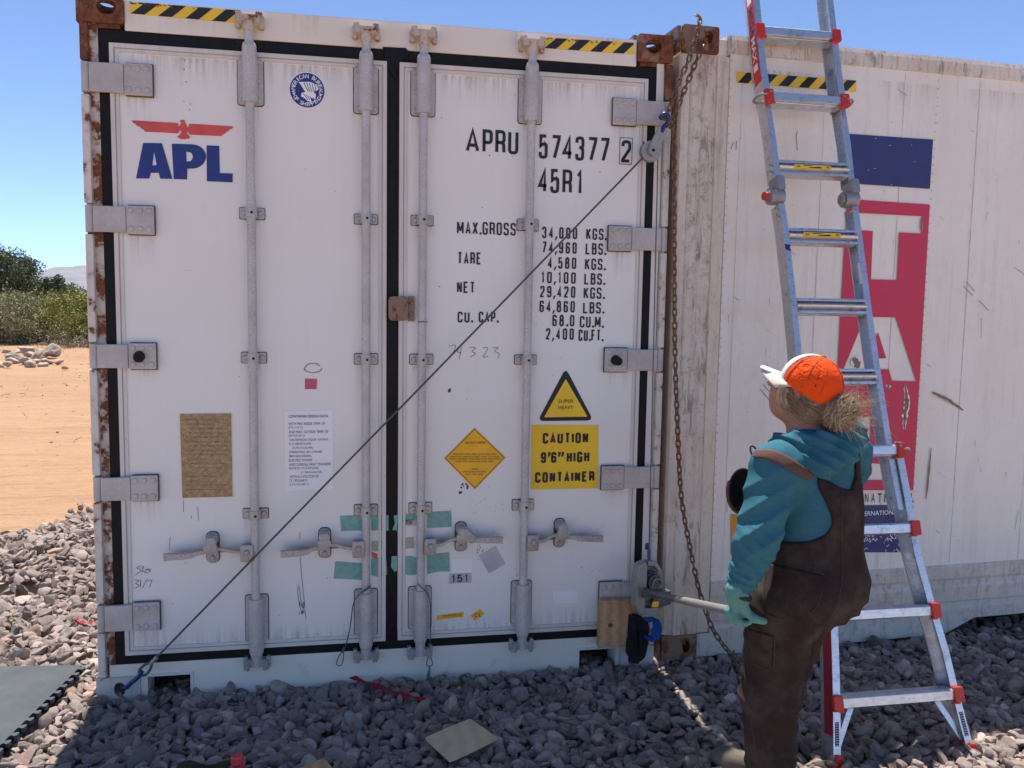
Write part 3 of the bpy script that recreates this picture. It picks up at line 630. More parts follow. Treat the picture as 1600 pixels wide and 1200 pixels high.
bm = BM(); r = pxrect(F, 968, 215, 988, 257, .0022); ring(bm, F, r, (r[0]+.0022, r[1]-.0022, r[2]+.0022, r[3]-.0022), .001, .0022); ob('check_digit_box', bm, BLACK, dr)
bm = BM(); SW = .0075
px_block(bm, 'MAX.GROSS', 714, 347, 806, 367, SW); px_block(bm, 'TARE', 715, 394, 752, 413, SW); px_block(bm, 'NET', 714, 440, 742, 458, SW); px_block(bm, 'CU.', 715, 487, 738, 504, SW); px_block(bm, 'CAP.', 748, 487, 778, 504, SW)
for k, (num, n0, unit, y0) in enumerate((('34,000', 847, 'KGS.', 355), ('74,960', 847, 'LBS.', 378), ('4,580', 856, 'KGS.', 402), ('10,100', 846, 'LBS.', 425), ('29,420', 844, 'KGS.', 447), ('64,860', 843, 'LBS.', 470), ('68.0', 863, 'CU.M.', 492), ('2,400', 853, 'CU.FT.', 513))):
    e0 = 902-k*.75; px_block(bm, num, n0, y0, e0, y0+18, SW, gap=.55); u0_ = (916, 915, 914, 913, 912, 911, 906, 904)[k]; u1_ = 947-k*.75
    px_block(bm, unit, u0_, y0+2, u1_, y0+20, SW)
ob('weight_lettering', bm, BLACK, dr)
# yellow signs
bm = pxquad([(831, 664), (935, 664), (934, 763), (830, 765)]); sg_ = ob('caution_label', bm, YEL, dr)
bm = BM(); px_block(bm, 'CAUTION', 848, 676, 919, 693, .0105, F, .0034, .3); px_block(bm, '9’6” HIGH', 845, 706, 921, 723, .0105, F, .0034, .3); px_block(bm, 'CONTAINER', 836, 737, 929, 753.5, .0105, F, .0034, .3); ob('caution_lettering', bm, BLACK, dr)
def rounded_tri(pts, r=5, n=5):
    o = []; m = len(pts)
    for i in range(m):
        p = Vector((*pts[i], 0)); a = (Vector((*pts[i-1], 0))-p).normalized(); b = (Vector((*pts[(i+1) % m], 0))-p).normalized()
        A, B = p+a*r*1.5, p+b*r*1.5
        for k in range(n+1):
            t = k/n; q = A*(1-t)**2+p*2*t*(1-t)+B*t*t; o.append((q.x, q.y))
    return o
bm = pxquad(rounded_tri([(884, 575), (927, 657), (840, 658)], 7)); ob('warning_triangle', bm, BLACK, dr)
bm = pxquad(rounded_tri([(884, 592), (918, 651), (850, 652)], 1), .0030); ob('triangle_field', bm, YEL, dr)
bm = BM(); px_text(bm, 'SUPER', 872.5, 624, 896, 629.5, .01, .0034); px_text(bm, 'HEAVY', 872.5, 634, 896, 639.5, .01, .0034); ob('triangle_lettering', bm, BLACK, dr)
D4 = [(741.5, 668), (790.5, 715), (742, 765), (693.5, 716)]
bm = pxquad(D4); ob('diamond_label', bm, YELD, dr)
bm = BM()
def scl(p, k, c=(742, 716.5)): return [(c[0]+(x-c[0])*k, c[1]+(y-c[1])*k) for x, y in p]
fo, fi = pxloop(F, scl(D4, .955), .003), pxloop(F, scl(D4, .930), .003); holed(bm, F, fo, fi, .0024, .0031)
px_text(bm, 'AIRTIGHT REEFER', 726, 690, 759, 693.5, 0, .0034)
for y, a, b in ((709.5, 707, 777), (713.5, 704, 781), (717, 703, 783), (721, 711, 773), (733, 737, 747), (737, 723, 761), (741, 728, 756)):
    n_ = max(2, int((b-a)/9)); x = a
    for k in range(n_):
        wd = (b-a)/n_*.85; px_text(bm, ''.join(random.choice('NERAOTIS') for _ in range(5)), x, y-1.2, x+wd, y+1.2, 0, .0034); x += (b-a)/n_
ob('diamond_lettering', bm, INKB, dr)
# white data label
bm = pxquad([(444, 642), (520, 641), (521, 765), (446, 767)]); ob('data_label', bm, PAPER, dl)
bm = BM(); px_text(bm, 'CONTAINER DESIGN DATA', 451, 648.2, 513, 652.4, .012, .0034)
for k, (s, x0, x1) in enumerate((('WITH MIN. INSIDE TEMP. OF', 450.5, 508), ('0°F(-17.8°C)', 451, 473), ('AND MAX. OUTSIDE TEMP. OF', 451, 513), ('100°F(37.8°C)', 451, 476), ('THE REFRIGN. EQUIP. RATING', 451.5, 513), ('IS 21,000 BTU/HR', 451.5, 486), ('(5,292 KCAL/HR)', 457, 489), ('OPERATING ON 3 PHASE,', 451.5, 504), ('380V,460V,50/60Hz,', 451.5, 487), ('ELECTRIC POWER', 451.5, 488), ('AND OVERALL HEAT TRANSFER', 451.8, 517), ('RATE IS 7,714 BTU/HR', 452, 498), ('(1,948 KCAL/HR)', 471, 503), ('WITH A U FACTOR OF', 452, 498), ('77.1 BTU/HR°F', 452, 480), ('(35 KCAL/HR°C)', 452, 483))):
    y = 660.2+k*6.35; px_text(bm, s, x0, y-.3, x1, y+3.8, .0, .0034)
ob('data_lettering', bm, INKB, dl)
# corroded plate
bm = BM(); prism(bm, F, pxloop(F, [(281, 647), (361, 646), (363, 776), (285, 778)], .004), .0005, .0045)
for x, y in ((284, 650), (358, 650), (285, 681), (359, 681), (286, 728), (360, 726), (288, 775), (361, 773)): s, t = F.st(x, y, .004); dome(bm, F, s, t, .0045, .006, .004, 8)
ob('data_plate', bm, BRASS, dl)
bm = BM()
for k in range(17):
    y = 656+k*6.8; x = 290+random.choice((0, 0, 6)); 
    while x < 354 and random.random() > .06:
        wd = random.uniform(3, 11); s0, t0 = F.st(x, y, .0047); s1, t1 = F.st(min(x+wd, 356), y, .0047); hh = random.choice((.0022, .0028, .0016)); prism(bm, F, [(s0, t0-hh), (s1, t1-hh), (s1, t1+hh), (s0, t0+hh)], .0046, .00495); x += wd+random.uniform(1, 4)
ob('plate_print', bm, plain('faded_plate_print', (.25, .165, .085), .7, var=.4, scale=80), dl)
bm = pxquad([(476.5, 591.5), (495.5, 592), (494.5, 608), (476.5, 608)]); ob('pink_sticker', bm, PINKL, dl)
bm = BM(); o_ = [F.st(489+13*math.cos(a)*(1+.1*math.sin(3*a)), 575+7.3*math.sin(a)) for a in [2*PI*k/28 for k in range(27)]]; stroke_to(bm, F, o_, .004, .0018); ob('sticker_residue', bm, TAN_T, dl)
# hazard tapes
def hazard(name, P, quad, n, par, offs=0.0, h=.0022, lead=0, slope=.9):
    """quad TL,TR,BR,BL px; yellow strip with slanted black bars"""
    q = pxloop(P, quad, h); bm = BM(); prism(bm, P, q, h-.001, h); t = ob(name, bm, YEL, par)
    TL, TR, BR, BL = [Vector((*v, 0)) for v in q]; bm = BM(); st = 1.0/n; hgt = (TL-BL).length; wd = (TR-TL).length
    sh = slope*hgt/wd
    for k in range(-1, n+1):
        a = (k+offs)*st; b = a+st*.5
        pts = []
        for (u_, top) in ((a+sh, 1), (b+sh, 1), (b, 0), (a, 0)): pts.append((u_, top))
        # clip to 0..1 along u
        def clip(poly, lim, keep):
            o = []
            for i in range(len(poly)):
                p, r = poly[i-1], poly[i]; pi, ri = keep(p[0]), keep(r[0])
                if pi != ri: tt = (lim-p[0])/(r[0]-p[0]); o.append((lim, p[1]+(r[1]-p[1])*tt))
                if ri: o.append(r)
            return o
        pts = clip(pts, 0.0, lambda v: v >= 0); 
        if pts: pts = clip(pts, 1.0, lambda v: v <= 1)
        if len(pts) < 3: continue
        lp_ = []
        for u_, v in pts: p = (BL.lerp(BR, u_)).lerp(TL.lerp(TR, u_), v); lp_.append((p.x, p.y))
        prism(bm, P, lp_, h+.0004, h+.0012)
    ob('hazard_stripes', bm, BLACK, par); return t
hazard('hazard_tape', F, [(203, 2.5), (371.5, 16), (371.5, 36), (203, 21)], 4, header, .03, slope=1.2)
hazard('hazard_tape', F, [(849, 58.5), (990, 67), (990, 85), (849, 75)], 4, header, .05, slope=1.2)
# peeled specks on the tape edges and header top
bm = BM()
for k in range(46):
    x = random.choice([random.uniform(203, 371), random.uniform(849, 988), random.uniform(200, 260)]); y = (2.5+(x-203)*.08 if x < 400 else 58.5+(x-849)*.06)+abs(random.gauss(0, 1.6))+.5
    s, t = F.st(x, y, .004); prism(bm, F, [(s+random.uniform(.3, 1)*.006*math.cos(a+random.random()*.6)*random.choice((1, 1.8)), t+random.uniform(.3, 1)*.0045*math.sin(a)) for a in (0, 1.2, 2.4, 3.6, 4.9)], .0036, .0042)
ob('paint_chips', bm, RUST, header)
# tapes and small stickers
for pts, m, nm in (([(531, 806), (566, 805), (567, 829), (533, 830)], TEAL_T, 'teal_tape'), ([(580, 805), (607, 805), (607, 829), (580, 829)], TEAL_T, 'teal_tape'), ([(668, 800), (705, 798), (706, 823), (668, 825)], TEAL_T, 'teal_tape'), ([(625, 804), (652, 802), (652, 812), (640, 813), (627, 816)], TEAL_T, 'teal_tape'),
    ([(524, 877), (566, 880), (567, 906), (521, 904)], TEAL_T, 'teal_tape'), ([(580, 873), (596, 870), (604, 876), (605, 898), (592, 902), (580, 898)], TEAL_T, 'teal_tape'), ([(629, 871), (640, 868), (652, 872), (653, 897), (642, 899), (628, 896)], TEAL_T, 'teal_tape'), ([(667, 866), (702, 863), (703, 893), (686, 893), (668, 897)], TEAL_T, 'teal_tape'),
    ([(581, 846), (598, 844), (598, 858), (588, 862), (581, 860)], TAN_T, 'tan_tape'), ([(628, 841), (646, 839), (647, 856), (628, 858)], TAN_T, 'tan_tape'), ([(581, 862), (590, 866), (589, 873), (581, 871)], REDV, 'red_tape'),
    ([(705, 873), (738, 872), (738, 895), (706, 895)], PAPER, 'white_sticker'), ([(702, 897), (737, 895), (737, 910), (702, 912)], GREYL, 'number_sticker'), ([(774, 853), (790, 881), (764, 896), (748, 868)], GREYL, 'peeling_sticker'),
    ([(683, 962), (724, 956), (724, 964), (688, 968), (683, 969)], YELD, 'yellow_strip_sticker'), ([(735, 962), (750, 952), (757, 959), (742, 970)], YELD, 'small_yellow_sticker'), ([(864, 923), (902, 922), (903, 942), (864, 943)], PAPER, 'blank_white_label'), ([(700.5, 608), (704.5, 607), (704, 613), (700, 613)], plain('dark_green_dot', (.01, .05, .03), .5), 'green_sticker'), ([(630, 812), (650, 812), (651, 821), (630, 822)], GREYL, 'torn_seal_sticker')):
    ob(nm, pxquad(pts), m, dl if pts[0][0] < 615 else dr)
for pts in ([(615, 806), (622, 804), (623, 812), (620, 820), (621, 829), (613, 828), (617, 818)], [(612, 869), (621, 869), (621, 890), (617, 894), (611, 886)]): ob('teal_tape', pxquad(pts, .004), TEAL_T, c1)
bm = BM(); px_block(bm, '151', 706, 898, 731, 909.5, .006, F, .0034, .5); px_text(bm, 'C L', 741, 958, 752, 964, .01, .0034); px_text(bm, 'NO HOOK SEAL TAG', 692, 960, 721, 963.2, 0, .0034)
for k in range(6): s, t = F.st(634+k*1.9, 816.5, .003); prism(bm, F, rect(s-.0012, s+.0012, t-.008, t+.008), .0026, .0034)
ob('sticker_lettering', bm, INKB, dr)
# rust and dirt runs below the fittings
def stain_mat():
    t = NT('rust_run_stain'); tc = t.n('ShaderNodeTexCoord'); uv = t.n('ShaderNodeUVMap'); sp = t.n('ShaderNodeSeparateXYZ'); t.l(uv.outputs[0], sp.inputs[0])
    nz = t.noise(1.0, 7, .65, t.coord((55, 55, 2.5))); n2 = t.noise(40, 5, .6)
    ex = t.math('SUBTRACT', 1.0, t.math('MULTIPLY', t.math('ABSOLUTE', t.math('SUBTRACT', sp.outputs[0], .5), 0), 2.0)); f = t.math('MULTIPLY', t.math('MULTIPLY', t.ramp(nz, .42, .70), t.math('POWER', sp.outputs[1], 1.4)), t.math('POWER', ex, .5))
    f = t.math('MULTIPLY', f, t.ramp(n2, .3, .6, .5, 1.0)); t.l(t.math('MULTIPLY', f, .42), t.b.inputs['Alpha']); return t.done(t.mix(t.ramp(n2, .35, .65), (.26, .13, .06), (.36, .27, .19)), .8)
STAIN = stain_mat()
def stains(P, rects, par, h):
    V = []; Fq = []
    for k, (x0, x1, z0, z1) in enumerate(rects): V += [P.pt(x0, z0, h), P.pt(x1, z0, h), P.pt(x1, z1, h), P.pt(x0, z1, h)]; Fq.append((4*k, 4*k+1, 4*k+2, 4*k+3))
    me = np_mesh('rust_runs', [tuple(v) for v in V], Fq); uvl = me.uv_layers.new(name='u'); uvl.data.foreach_set('uv', np.tile(np.array([0, 0, 1, 0, 1, 1, 0, 1], np.float32), len(rects))); ob('rust_runs', me, STAIN, par)
for d, hz_, xs_ in ((dl, HZL, (.155, .265)), (dr, HZR, (2.168, 2.28))):
    rs = [(xs_[0]-.004, xs_[1]+.004, a-random.uniform(.05, .16), a) for a, b in hz_]
    for bd, tp, bt, pt_, pb, gs, ct, cb_ in BARS:
        if bd is not d: continue
        for q in (pt_, pb)+gs:
            r = pxrect(F, *q, .01); rs.append((r[0]-.006, r[1]+.006, r[2]-random.uniform(.04, .22), r[2]+.005))
    x0, x1 = (.14, 1.155) if d is dl else (1.275, 2.295)
    rs += [(x0, x1, 2.52, 2.668), (x0, x0+.5, 2.60, 2.668), (x1-.4, x1, 2.6, 2.668)]; stains(F, rs, d, .0011)
stains(F, [(F.st(x, y)[0]-.07, F.st(x, y)[0]+.07, F.st(x, y)[1]-.10, F.st(x, y)[1]+.01) for x, y in ((388, 44), (572, 62), (661, 66), (832, 82))]+[(x, x+random.uniform(.06, .25), 2.757, 2.868) for x in (.17, .3, .8, 1.7, 2.05)], header, .0011)
def stain_flip(P, rects, par, h): stains(P, [(a, b, d_, c) for a, b, c, d_ in rects], par, h)
stain_flip(F, [(.14, .9, .245, .33), (.6, 1.15, .245, .31), (1.275, 1.9, .245, .32), (1.7, 2.29, .245, .34)], dl, .0012)
def blue_fade_mat():  # dark blue, strongest along each handle and fading upwards
    t = NT('dark_blue_fade'); uv = t.n('ShaderNodeUVMap'); sp = t.n('ShaderNodeSeparateXYZ'); t.l(uv.outputs[0], sp.inputs[0]); n2 = t.noise(28, 5, .6)
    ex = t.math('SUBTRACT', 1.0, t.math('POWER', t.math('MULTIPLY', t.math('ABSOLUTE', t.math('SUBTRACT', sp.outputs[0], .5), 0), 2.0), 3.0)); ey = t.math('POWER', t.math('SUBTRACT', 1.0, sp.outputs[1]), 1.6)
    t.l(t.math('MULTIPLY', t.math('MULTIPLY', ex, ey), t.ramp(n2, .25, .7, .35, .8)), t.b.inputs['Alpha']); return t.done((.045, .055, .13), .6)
BLUEFADE = blue_fade_mat()
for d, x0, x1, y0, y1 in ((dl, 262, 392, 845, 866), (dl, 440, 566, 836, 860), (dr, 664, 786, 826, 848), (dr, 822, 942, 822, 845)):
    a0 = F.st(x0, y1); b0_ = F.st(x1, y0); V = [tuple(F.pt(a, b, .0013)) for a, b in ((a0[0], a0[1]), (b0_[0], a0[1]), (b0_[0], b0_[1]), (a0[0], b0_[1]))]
    me = np_mesh('blue_fade_patch', V, [(0, 1, 2, 3)]); me.uv_layers.new(name='u').data.foreach_set('uv', np.array([0, 0, 1, 0, 1, 1, 0, 1], np.float32)); ob('blue_fade_patch', me, BLUEFADE, d)
# handwriting, drips, scuffs
bm = BM()
def pen(pts, wd=.0022, bmx=None, P=F, h=.0016): stroke_to(bmx or bm, P, [P.st(x, y, h) for x, y in pts], wd, h)
def sc(pts, ox, oy, k): return [(ox+x*k, oy+y*k) for x, y in pts]
def penc(pts, ox=400, oy=400, wd=.0022): pen(smooth_px(sc(pts, ox, oy, .25)), wd)
def smooth_px(pts): return [(v.x, v.y) for v in smooth_path([(x, y, 0) for x, y in pts], 4)]
for p in ([(1205, 565), (1245, 558), (1235, 600), (1212, 625)], [(1268, 575), (1260, 600), (1285, 605)], [(1285, 570), (1270, 645)], [(1335, 570), (1372, 575), (1350, 595), (1372, 610), (1340, 632)], [(1420, 575), (1445, 572), (1440, 600), (1418, 632), (1450, 628)], [(1480, 575), (1515, 572), (1490, 595), (1520, 610), (1510, 640)]): penc(p)
ob('handwriting', bm, INK, dr)
bm = BM()
for p in ([(480, 1135), (455, 1150), (480, 1165), (445, 1195)], [(478, 1150), (498, 1140), (485, 1175), (500, 1165)], [(520, 1150), (505, 1180), (540, 1170), (520, 1160), (545, 1158)]): pen(smooth_px(sc(p, 100, 600, .25)), .0022)
for p in ([(632, 318), (650, 322), (636, 335), (652, 345), (632, 358)], [(660, 318), (657, 352)], [(690, 312), (668, 356)], [(690, 325), (712, 320), (700, 352)]): pen(smooth_px(sc(p, 0, 800, .3333)), .0022)
for p in ([(205, 200), (208, 228), (214, 300), (222, 380), (230, 450)], [(206, 95), (205, 125)], [(198, 340), (196, 380), (206, 440), (214, 470)], [(204, 350), (210, 420)], [(228, 455), (234, 498)], [(222, 380), (226, 430), (218, 468)]): pen(smooth_px(sc(p, 400, 800, .3333)), .0022)
for k in range(16): x, y = random.uniform(467, 475), random.uniform(940, 957); pen([(x, y), (x+random.uniform(-1, 1), y+random.uniform(2, 5))], .0025)
for p in ([(835, 770), (842, 855)], [(798, 822), (795, 842)], [(664, 955), (656, 1035)], [(748, 720), (746, 800)]): pen(sc(p, 100, 600, .25), .0018)
ob('scratches', bm, INK, dl)
bm = BM()
def specks(n, x0, x1, y0, y1, r0_=.0008, r1_=.0025):
    for _ in range(n):
        s, t = F.st(random.uniform(x0, x1), random.uniform(y0, y1), .001); r = random.uniform(r0_, r1_); prism(bm, F, [(s+r*random.uniform(.6, 1.3)*math.cos(a), t+r*random.uniform(.6, 1.6)*math.sin(a)) for a in (0, 1, 2.1, 3, 4.2, 5.2)], .0008, .0014)
specks(40, 740, 790, 780, 850, .0006, .0018); specks(25, 880, 960, 805, 900, .0008, .002); specks(10, 715, 735, 755, 775, .002, .006); specks(8, 728, 738, 744, 762, .002, .005); specks(30, 660, 960, 100, 980); specks(14, 745, 760, 850, 875, .001, .003)
ob('specks', bm, INKB, dr)
bm = BM(); specks(45, 200, 590, 100, 980, .0006, .002); specks(10, 286, 300, 85, 175, .001, .003); ob('specks', bm, INKB, dl)
bm = BM(); x = FRONT.st(661, 503, .06)[0]; z = FRONT.st(661, 503, .06)[1]; tube(bm, [(x+.0195*math.cos(a), -BARY+.0195*math.sin(a), z) for a in [2*PI*k/16 for k in range(16)]], .002, 6, True); ob('cable_tie', bm, BLACK, dr)
if False: pass

# ================================================================== second container
T = SIDE; H2 = 2.953; Z2 = .035
c2 = thing('shipping_container', (2.58, 0.1, Z2), 'dirty cream container behind the ladder, its long side painted with a red and navy sign', 'shipping container', 'refrigerated shipping containers')
L2 = 12.19
def pxs(x, y, h=0): return T.st(x, y, h)
bm = BM()
# body: solid behind the side skin, its near end parallel to the other container
a = T.pt(.02, 0, -.05); b_ = T.pt(L2, 0, -.05); D2_ = 2.40
v = [Vector((a.x, a.y, 0)), Vector((b_.x, b_.y, 0)), Vector((b_.x, b_.y+D2_, 0)), Vector((a.x, a.y+D2_, 0))]
lo = [bm.verts.new((p.x, p.y, .30)) for p in v]; hi = [bm.verts.new((p.x, p.y, H2-.035)) for p in v]
face(bm, lo[::-1]); face(bm, hi)
for i in range(4): face(bm, [lo[i], lo[(i+1) % 4], hi[(i+1) % 4], hi[i]])
ob('body', bm, WHITE2, c2)
# corner post: chamfered strip, scratched face, inner strip
bm = BM(); pts = [(.0, -.17), (.0, -.03), (.012, -.008), (.052, .0)]
def hprof(bm, prof, z0, z1):
    """vertical extrusion of a profile (s,h) along the side plane"""
    lo = [bm.verts.new(T.pt(s, z0, h)) for s, h in prof]; hi = [bm.verts.new(T.pt(s, z1, h)) for s, h in prof]; n = len(prof)
    for i in range(n): face(bm, [lo[i], lo[(i+1) % n], hi[(i+1) % n], hi[i]])
    face(bm, lo[::-1]); face(bm, hi)
hprof(bm, [(.004, -.17), (.004, -.025), (.014, -.010), (.050, -.004), (.050, -.17)], .155, H2-.122); ob('post_strip', bm, STRIP2, c2)
bm = BM(); hprof(bm, [(.0505, -.17), (.0505, -.002), (.058, .004), (.172, .004), (.179, -.002), (.179, -.17)], .155, H2-.122); ob('corner_post', bm, POST2, c2, label='scratched brown and cream corner post')
bm = BM(); hprof(bm, [(.1795, -.17), (.1795, -.012), (.186, -.006), (.240, -.006), (.247, -.012), (.247, -.17)], .155, H2-.122); ob('post_strip', bm, STRIP2, c2)
casting('corner_casting', T.pt(.001, H2-.120, 0), T.u, 1, (.128, .072), .020, .028, CAST2, c2, W_=.178, D_=.162, H_=.120, proud=.008, lab='brown upper corner casting with chain through its hole')
casting('corner_casting', T.pt(.001, Z2, 0), T.u, 1, (.125, .062), .021, .033, CAST2, c2, W_=.178, D_=.162, H_=.118, proud=.008)
# top rail
bm = BM()
def sprof(bm, prof, s0, s1):
    """horizontal extrusion of a profile (h,z) along the side"""
    A = [bm.verts.new(T.pt(s0, z, h)) for h, z in prof]; B = [bm.verts.new(T.pt(s1, z, h)) for h, z in prof]; n = len(prof)
    for i in range(n): face(bm, [A[i], A[(i+1) % n], B[(i+1) % n], B[i]])
    face(bm, A); face(bm, B[::-1])
zr = pxs(1400, 108)[1]
sprof(bm, [(-.006, zr), (-.002, zr+.004), (-.002, H2-.045), (-.012, H2-.022), (-.05, H2-.012), (-.30, H2-.012), (-.30, H2-.034), (-.051, zr)], .2475, L2-.18); ob('top_rail', bm, RAIL2, c2)
bm = BM(); A = [T.pt(.18, H2-.018, -.30), T.pt(L2-.1, H2-.018, -.30)]; B = [A[1]+Vector((0, 2.1, .0)), A[0]+Vector((0, 2.1, 0))]
lo = [bm.verts.new(p-Vector((0, 0, .02))) for p in A+B]; hi = [bm.verts.new(p) for p in A+B]; face(bm, hi); face(bm, lo[::-1])
for i in range(4): face(bm, [lo[i], lo[(i+1) % 4], hi[(i+1) % 4], hi[i]])
ob('roof', bm, WHITE2, c2)
# side skin, slightly wavy, with rivet seams
z_lo = pxs(1400, 889)[1]; bm = BM(); nx, nz = 240, 26
def wav(s, z): return -.011+.0025*noise.noise(Vector((s*1.1, z*.9, 3)))+.0012*noise.noise(Vector((s*3.5, z*2.2, 8)))+.0010*math.exp(-((s*2.4) % 1-.5)**2*900)
grid = [[bm.verts.new(T.pt(.2475+(L2-.43)*i/nx, z_lo+(zr-z_lo)*j/nz, wav(.2475+(L2-.43)*i/nx, z_lo+(zr-z_lo)*j/nz))) for j in range(nz+1)] for i in range(nx+1)]
for i in range(nx):
    for j in range(nz): face(bm, [grid[i][j], grid[i+1][j], grid[i+1][j+1], grid[i][j+1]])
skin = ob('side_panel', bm, WHITE2, c2, smooth=True)
bm = BM()
for s in [.31+.43*k for k in range(27)]:
    prism(bm, T, rect(s-.0012, s+.0012, z_lo+.01, zr-.01), -.010, -.0083)
ob('panel_seams', bm, plain('panel_seam_sealant', (.70, .64, .57), .7, var=.3), skin)  # faint tan lines along the panel joints
bm = BM()
for sx in (pxs(1458, 300)[0], pxs(1140, 300)[0]-.01):
    for k in range(60): dome(bm, T, sx+random.gauss(0, .0008), z_lo+.03+(zr-z_lo-.06)*k/59, -.009, .0038, .0022, 6)
ob('rivets', bm, STRIP2, skin)
# lower rail: kick rib, groove, rib, bottom flange with tunnel
def zz(y): return pxs(1400, y)[1]
bm = BM(); sprof(bm, [(-.05, zz(889)), (-.006, zz(889)), (-.001, zz(891)), (-.001, zz(910)), (-.006, zz(914)), (-.006, zz(921)), (-.001, zz(925)), (-.001, zz(946)), (-.007, zz(950)), (-.007, zz(955)), (.003, zz(958)), (.003, zz(964)), (-.05, zz(964))], .2480, L2-.18)
ob('bottom_rail', bm, LOWR2, c2)
bm = BM(); tx0 = pxs(1476, 1000)[0]; tx1 = pxs(1522, 984)[0]
prof = [(.1805, Z2+.0), (tx0, Z2+.0), (tx1, Z2+.075), (tx1+2.6, Z2+.075), (tx1+2.72, Z2), (L2-.18, Z2), (L2-.18, zz(964)-.001), (.1805, zz(964)-.001)]
prism(bm, T, prof, -.05, -.004); ob('bottom_flange', bm, LOWR2, c2)
bm = BM(); a = T.pt(.26, 0, -.3); 
box(bm, a.x, a.x+11.5, .75, 2.2, .10, .29); ob('underside', bm, DARK, c2)
# markings on the side
hazard('hazard_tape', T, [(1150, 112), (1338, 126), (1338, 143), (1152, 129)], 6, skin, .02, h=-.0050, slope=1.1)
def q2(pts, h=-.0052, th=.001): bm = BM(); prism(bm, T, [pxs(x, y, h) for x, y in pts], h-th, h); return bm
ob('navy_block', q2([(1325, 209), (1458, 218), (1453, 295), (1322, 286)]), NAVY2, skin)
bm = BM(); h = -.0052
RO = [(1324, 311), (1453, 319.5), (1427, 766), (1298, 766)]
Tt = [(1331, 332), (1442, 338), (1440.5, 365), (1405.5, 363), (1402, 437.5), (1361, 436.5), (1364, 361), (1329, 359)]
Al = [(1352, 495), (1400, 496), (1432, 596), (1394, 595), (1389, 577), (1350, 577), (1345, 594), (1311, 594)]
Ai = [(1372, 519), (1385, 560), (1354, 560)]
Ee = [(1315, 651), (1361, 651), (1359, 724), (1412, 726), (1411, 750), (1311, 750)]
lps = [[pxs(x, y, h) for x, y in q] for q in (RO, Tt, Al, Ee)]
fill_to(bm, T, lps, h); fill_to(bm, T, [[pxs(x, y, h) for x, y in Ai]], h)
red = ob('red_block', bm, CRIM, skin, label='crimson block with cut-out white letters')
bm = BM(); [px_text(bm, ch, 1300.5+k*10.2, 771, 1300.5+k*10.2+(5.6 if ch != 'I' else 1.6), 785, .004, -.0048, P=T) for k, ch in enumerate('INTERNATIONAL')]; ob('sign_lettering', bm, BLACK, skin)
ob('navy_block', q2([(1298, 790), (1427, 789), (1422, 863), (1296, 863)]), NAVY2, skin)
bm = BM(); px_text(bm, 'INTERNATIONAL', 1336, 798, 1406, 805, .006, -.0044, P=T); ob('sign_lettering', bm, PAPER, skin)
bm = BM()
for k in range(80):
    x, y = random.uniform(1300, 1420), random.choice((random.uniform(828, 860), random.uniform(832, 846))); dx = random.choice((-1, 1))*random.uniform(1, 5)
    stroke_to(bm, T, [pxs(x, y, -.0044), pxs(x+dx, y+random.uniform(1, 6), -.0044)], random.uniform(.0015, .004), -.0044)
for k in range(9): x, y = random.uniform(1350, 1450), random.uniform(212, 292); stroke_to(bm, T, [pxs(x, y, -.0044), pxs(x+random.uniform(1, 4), y+random.uniform(-.5, .5), -.0044)], .0015, -.0044)
ob('paint_flakes', bm, PAPER, skin)
ob('orange_label', q2([(1142, 803), (1190, 804), (1188, 866), (1142, 866)]), plain('orange_label', (.72, .30, .01), .5), skin)
stains(T, [(.054, .176, 2.02, H2-.124), (.054, .12, 1.5, 2.4), (.1, .176, 1.75, 2.5)], c2, .0048); stains(T, [(.186, .238, 1.9, H2-.124)], c2, -.0052); stains(T, [(.26, .75, H2-.30, H2-.16), (1.0, 1.35, H2-.34, H2-.16), (1.5, 2.0, H2-.28, H2-.16)], skin, -.0056)
# scars of bare rust with pale rims
def scar(pts, wd, rim):
    P2 = smooth_path([(x, y, 0) for x, y in pts], 6); n = len(P2)
    for bmx, k, h in ((rim, 1.0, -.0040), (scars, .62, -.0034)):
        L = []; R_ = []
        for i, p in enumerate(P2):
            t = i/(n-1); d = (P2[min(i+1, n-1)]-P2[max(i-1, 0)]).normalized(); nn = Vector((-d.y, d.x, 0)); w_ = wd*k*(math.sin(PI*min(max(t, .06), .94))**.5)
            L.append(p+nn*w_*random.uniform(.5, 1.2)); R_.append(p-nn*w_*random.uniform(.5, 1.2))
        for i in range(n-1): 
            vs = [bmx.verts.new(T.pt(*pxs(q.x, q.y, h), h)) for q in (L[i], L[i+1], R_[i+1], R_[i])]; face(bmx, vs)
scars = BM(); rims = BM()
scar([(1414, 600), (1417, 625), (1414, 650), (1413, 671)], 5, rims); scar([(1333, 560), (1338, 566), (1341, 575)], 10, rims); scar([(1389, 601), (1387, 606)], 4, rims); scar([(1338, 602), (1341, 625)], 2, rims)
r2 = BM(); scar([(1457, 613), (1480, 624), (1505, 641)], 3.2, r2); scar([(1441, 340), (1440, 362)], 2, r2); scar([(1455, 700), (1451, 745), (1447, 780)], 1.6, r2)
ob('paint_scar', rims, PAPER, skin); ob('paint_scar', r2, plain('worn_primer', (.45, .35, .27), .8), skin); ob('rust_scar', scars, PLATE, skin)
bm = BM()
for k in range(80):
    x, y = random.uniform(1130, 1600), random.uniform(130, 880); ln = random.choice((3, 6, 12, 30))*random.random(); a = random.choice((PI/2, PI/2, PI/2+.2, .6, .75))
    stroke_to(bm, T, [pxs(x, y, -.0060), pxs(x+ln*math.cos(a), y+ln*math.sin(a), -.0060)], random.uniform(.0008, .0022), -.0060)
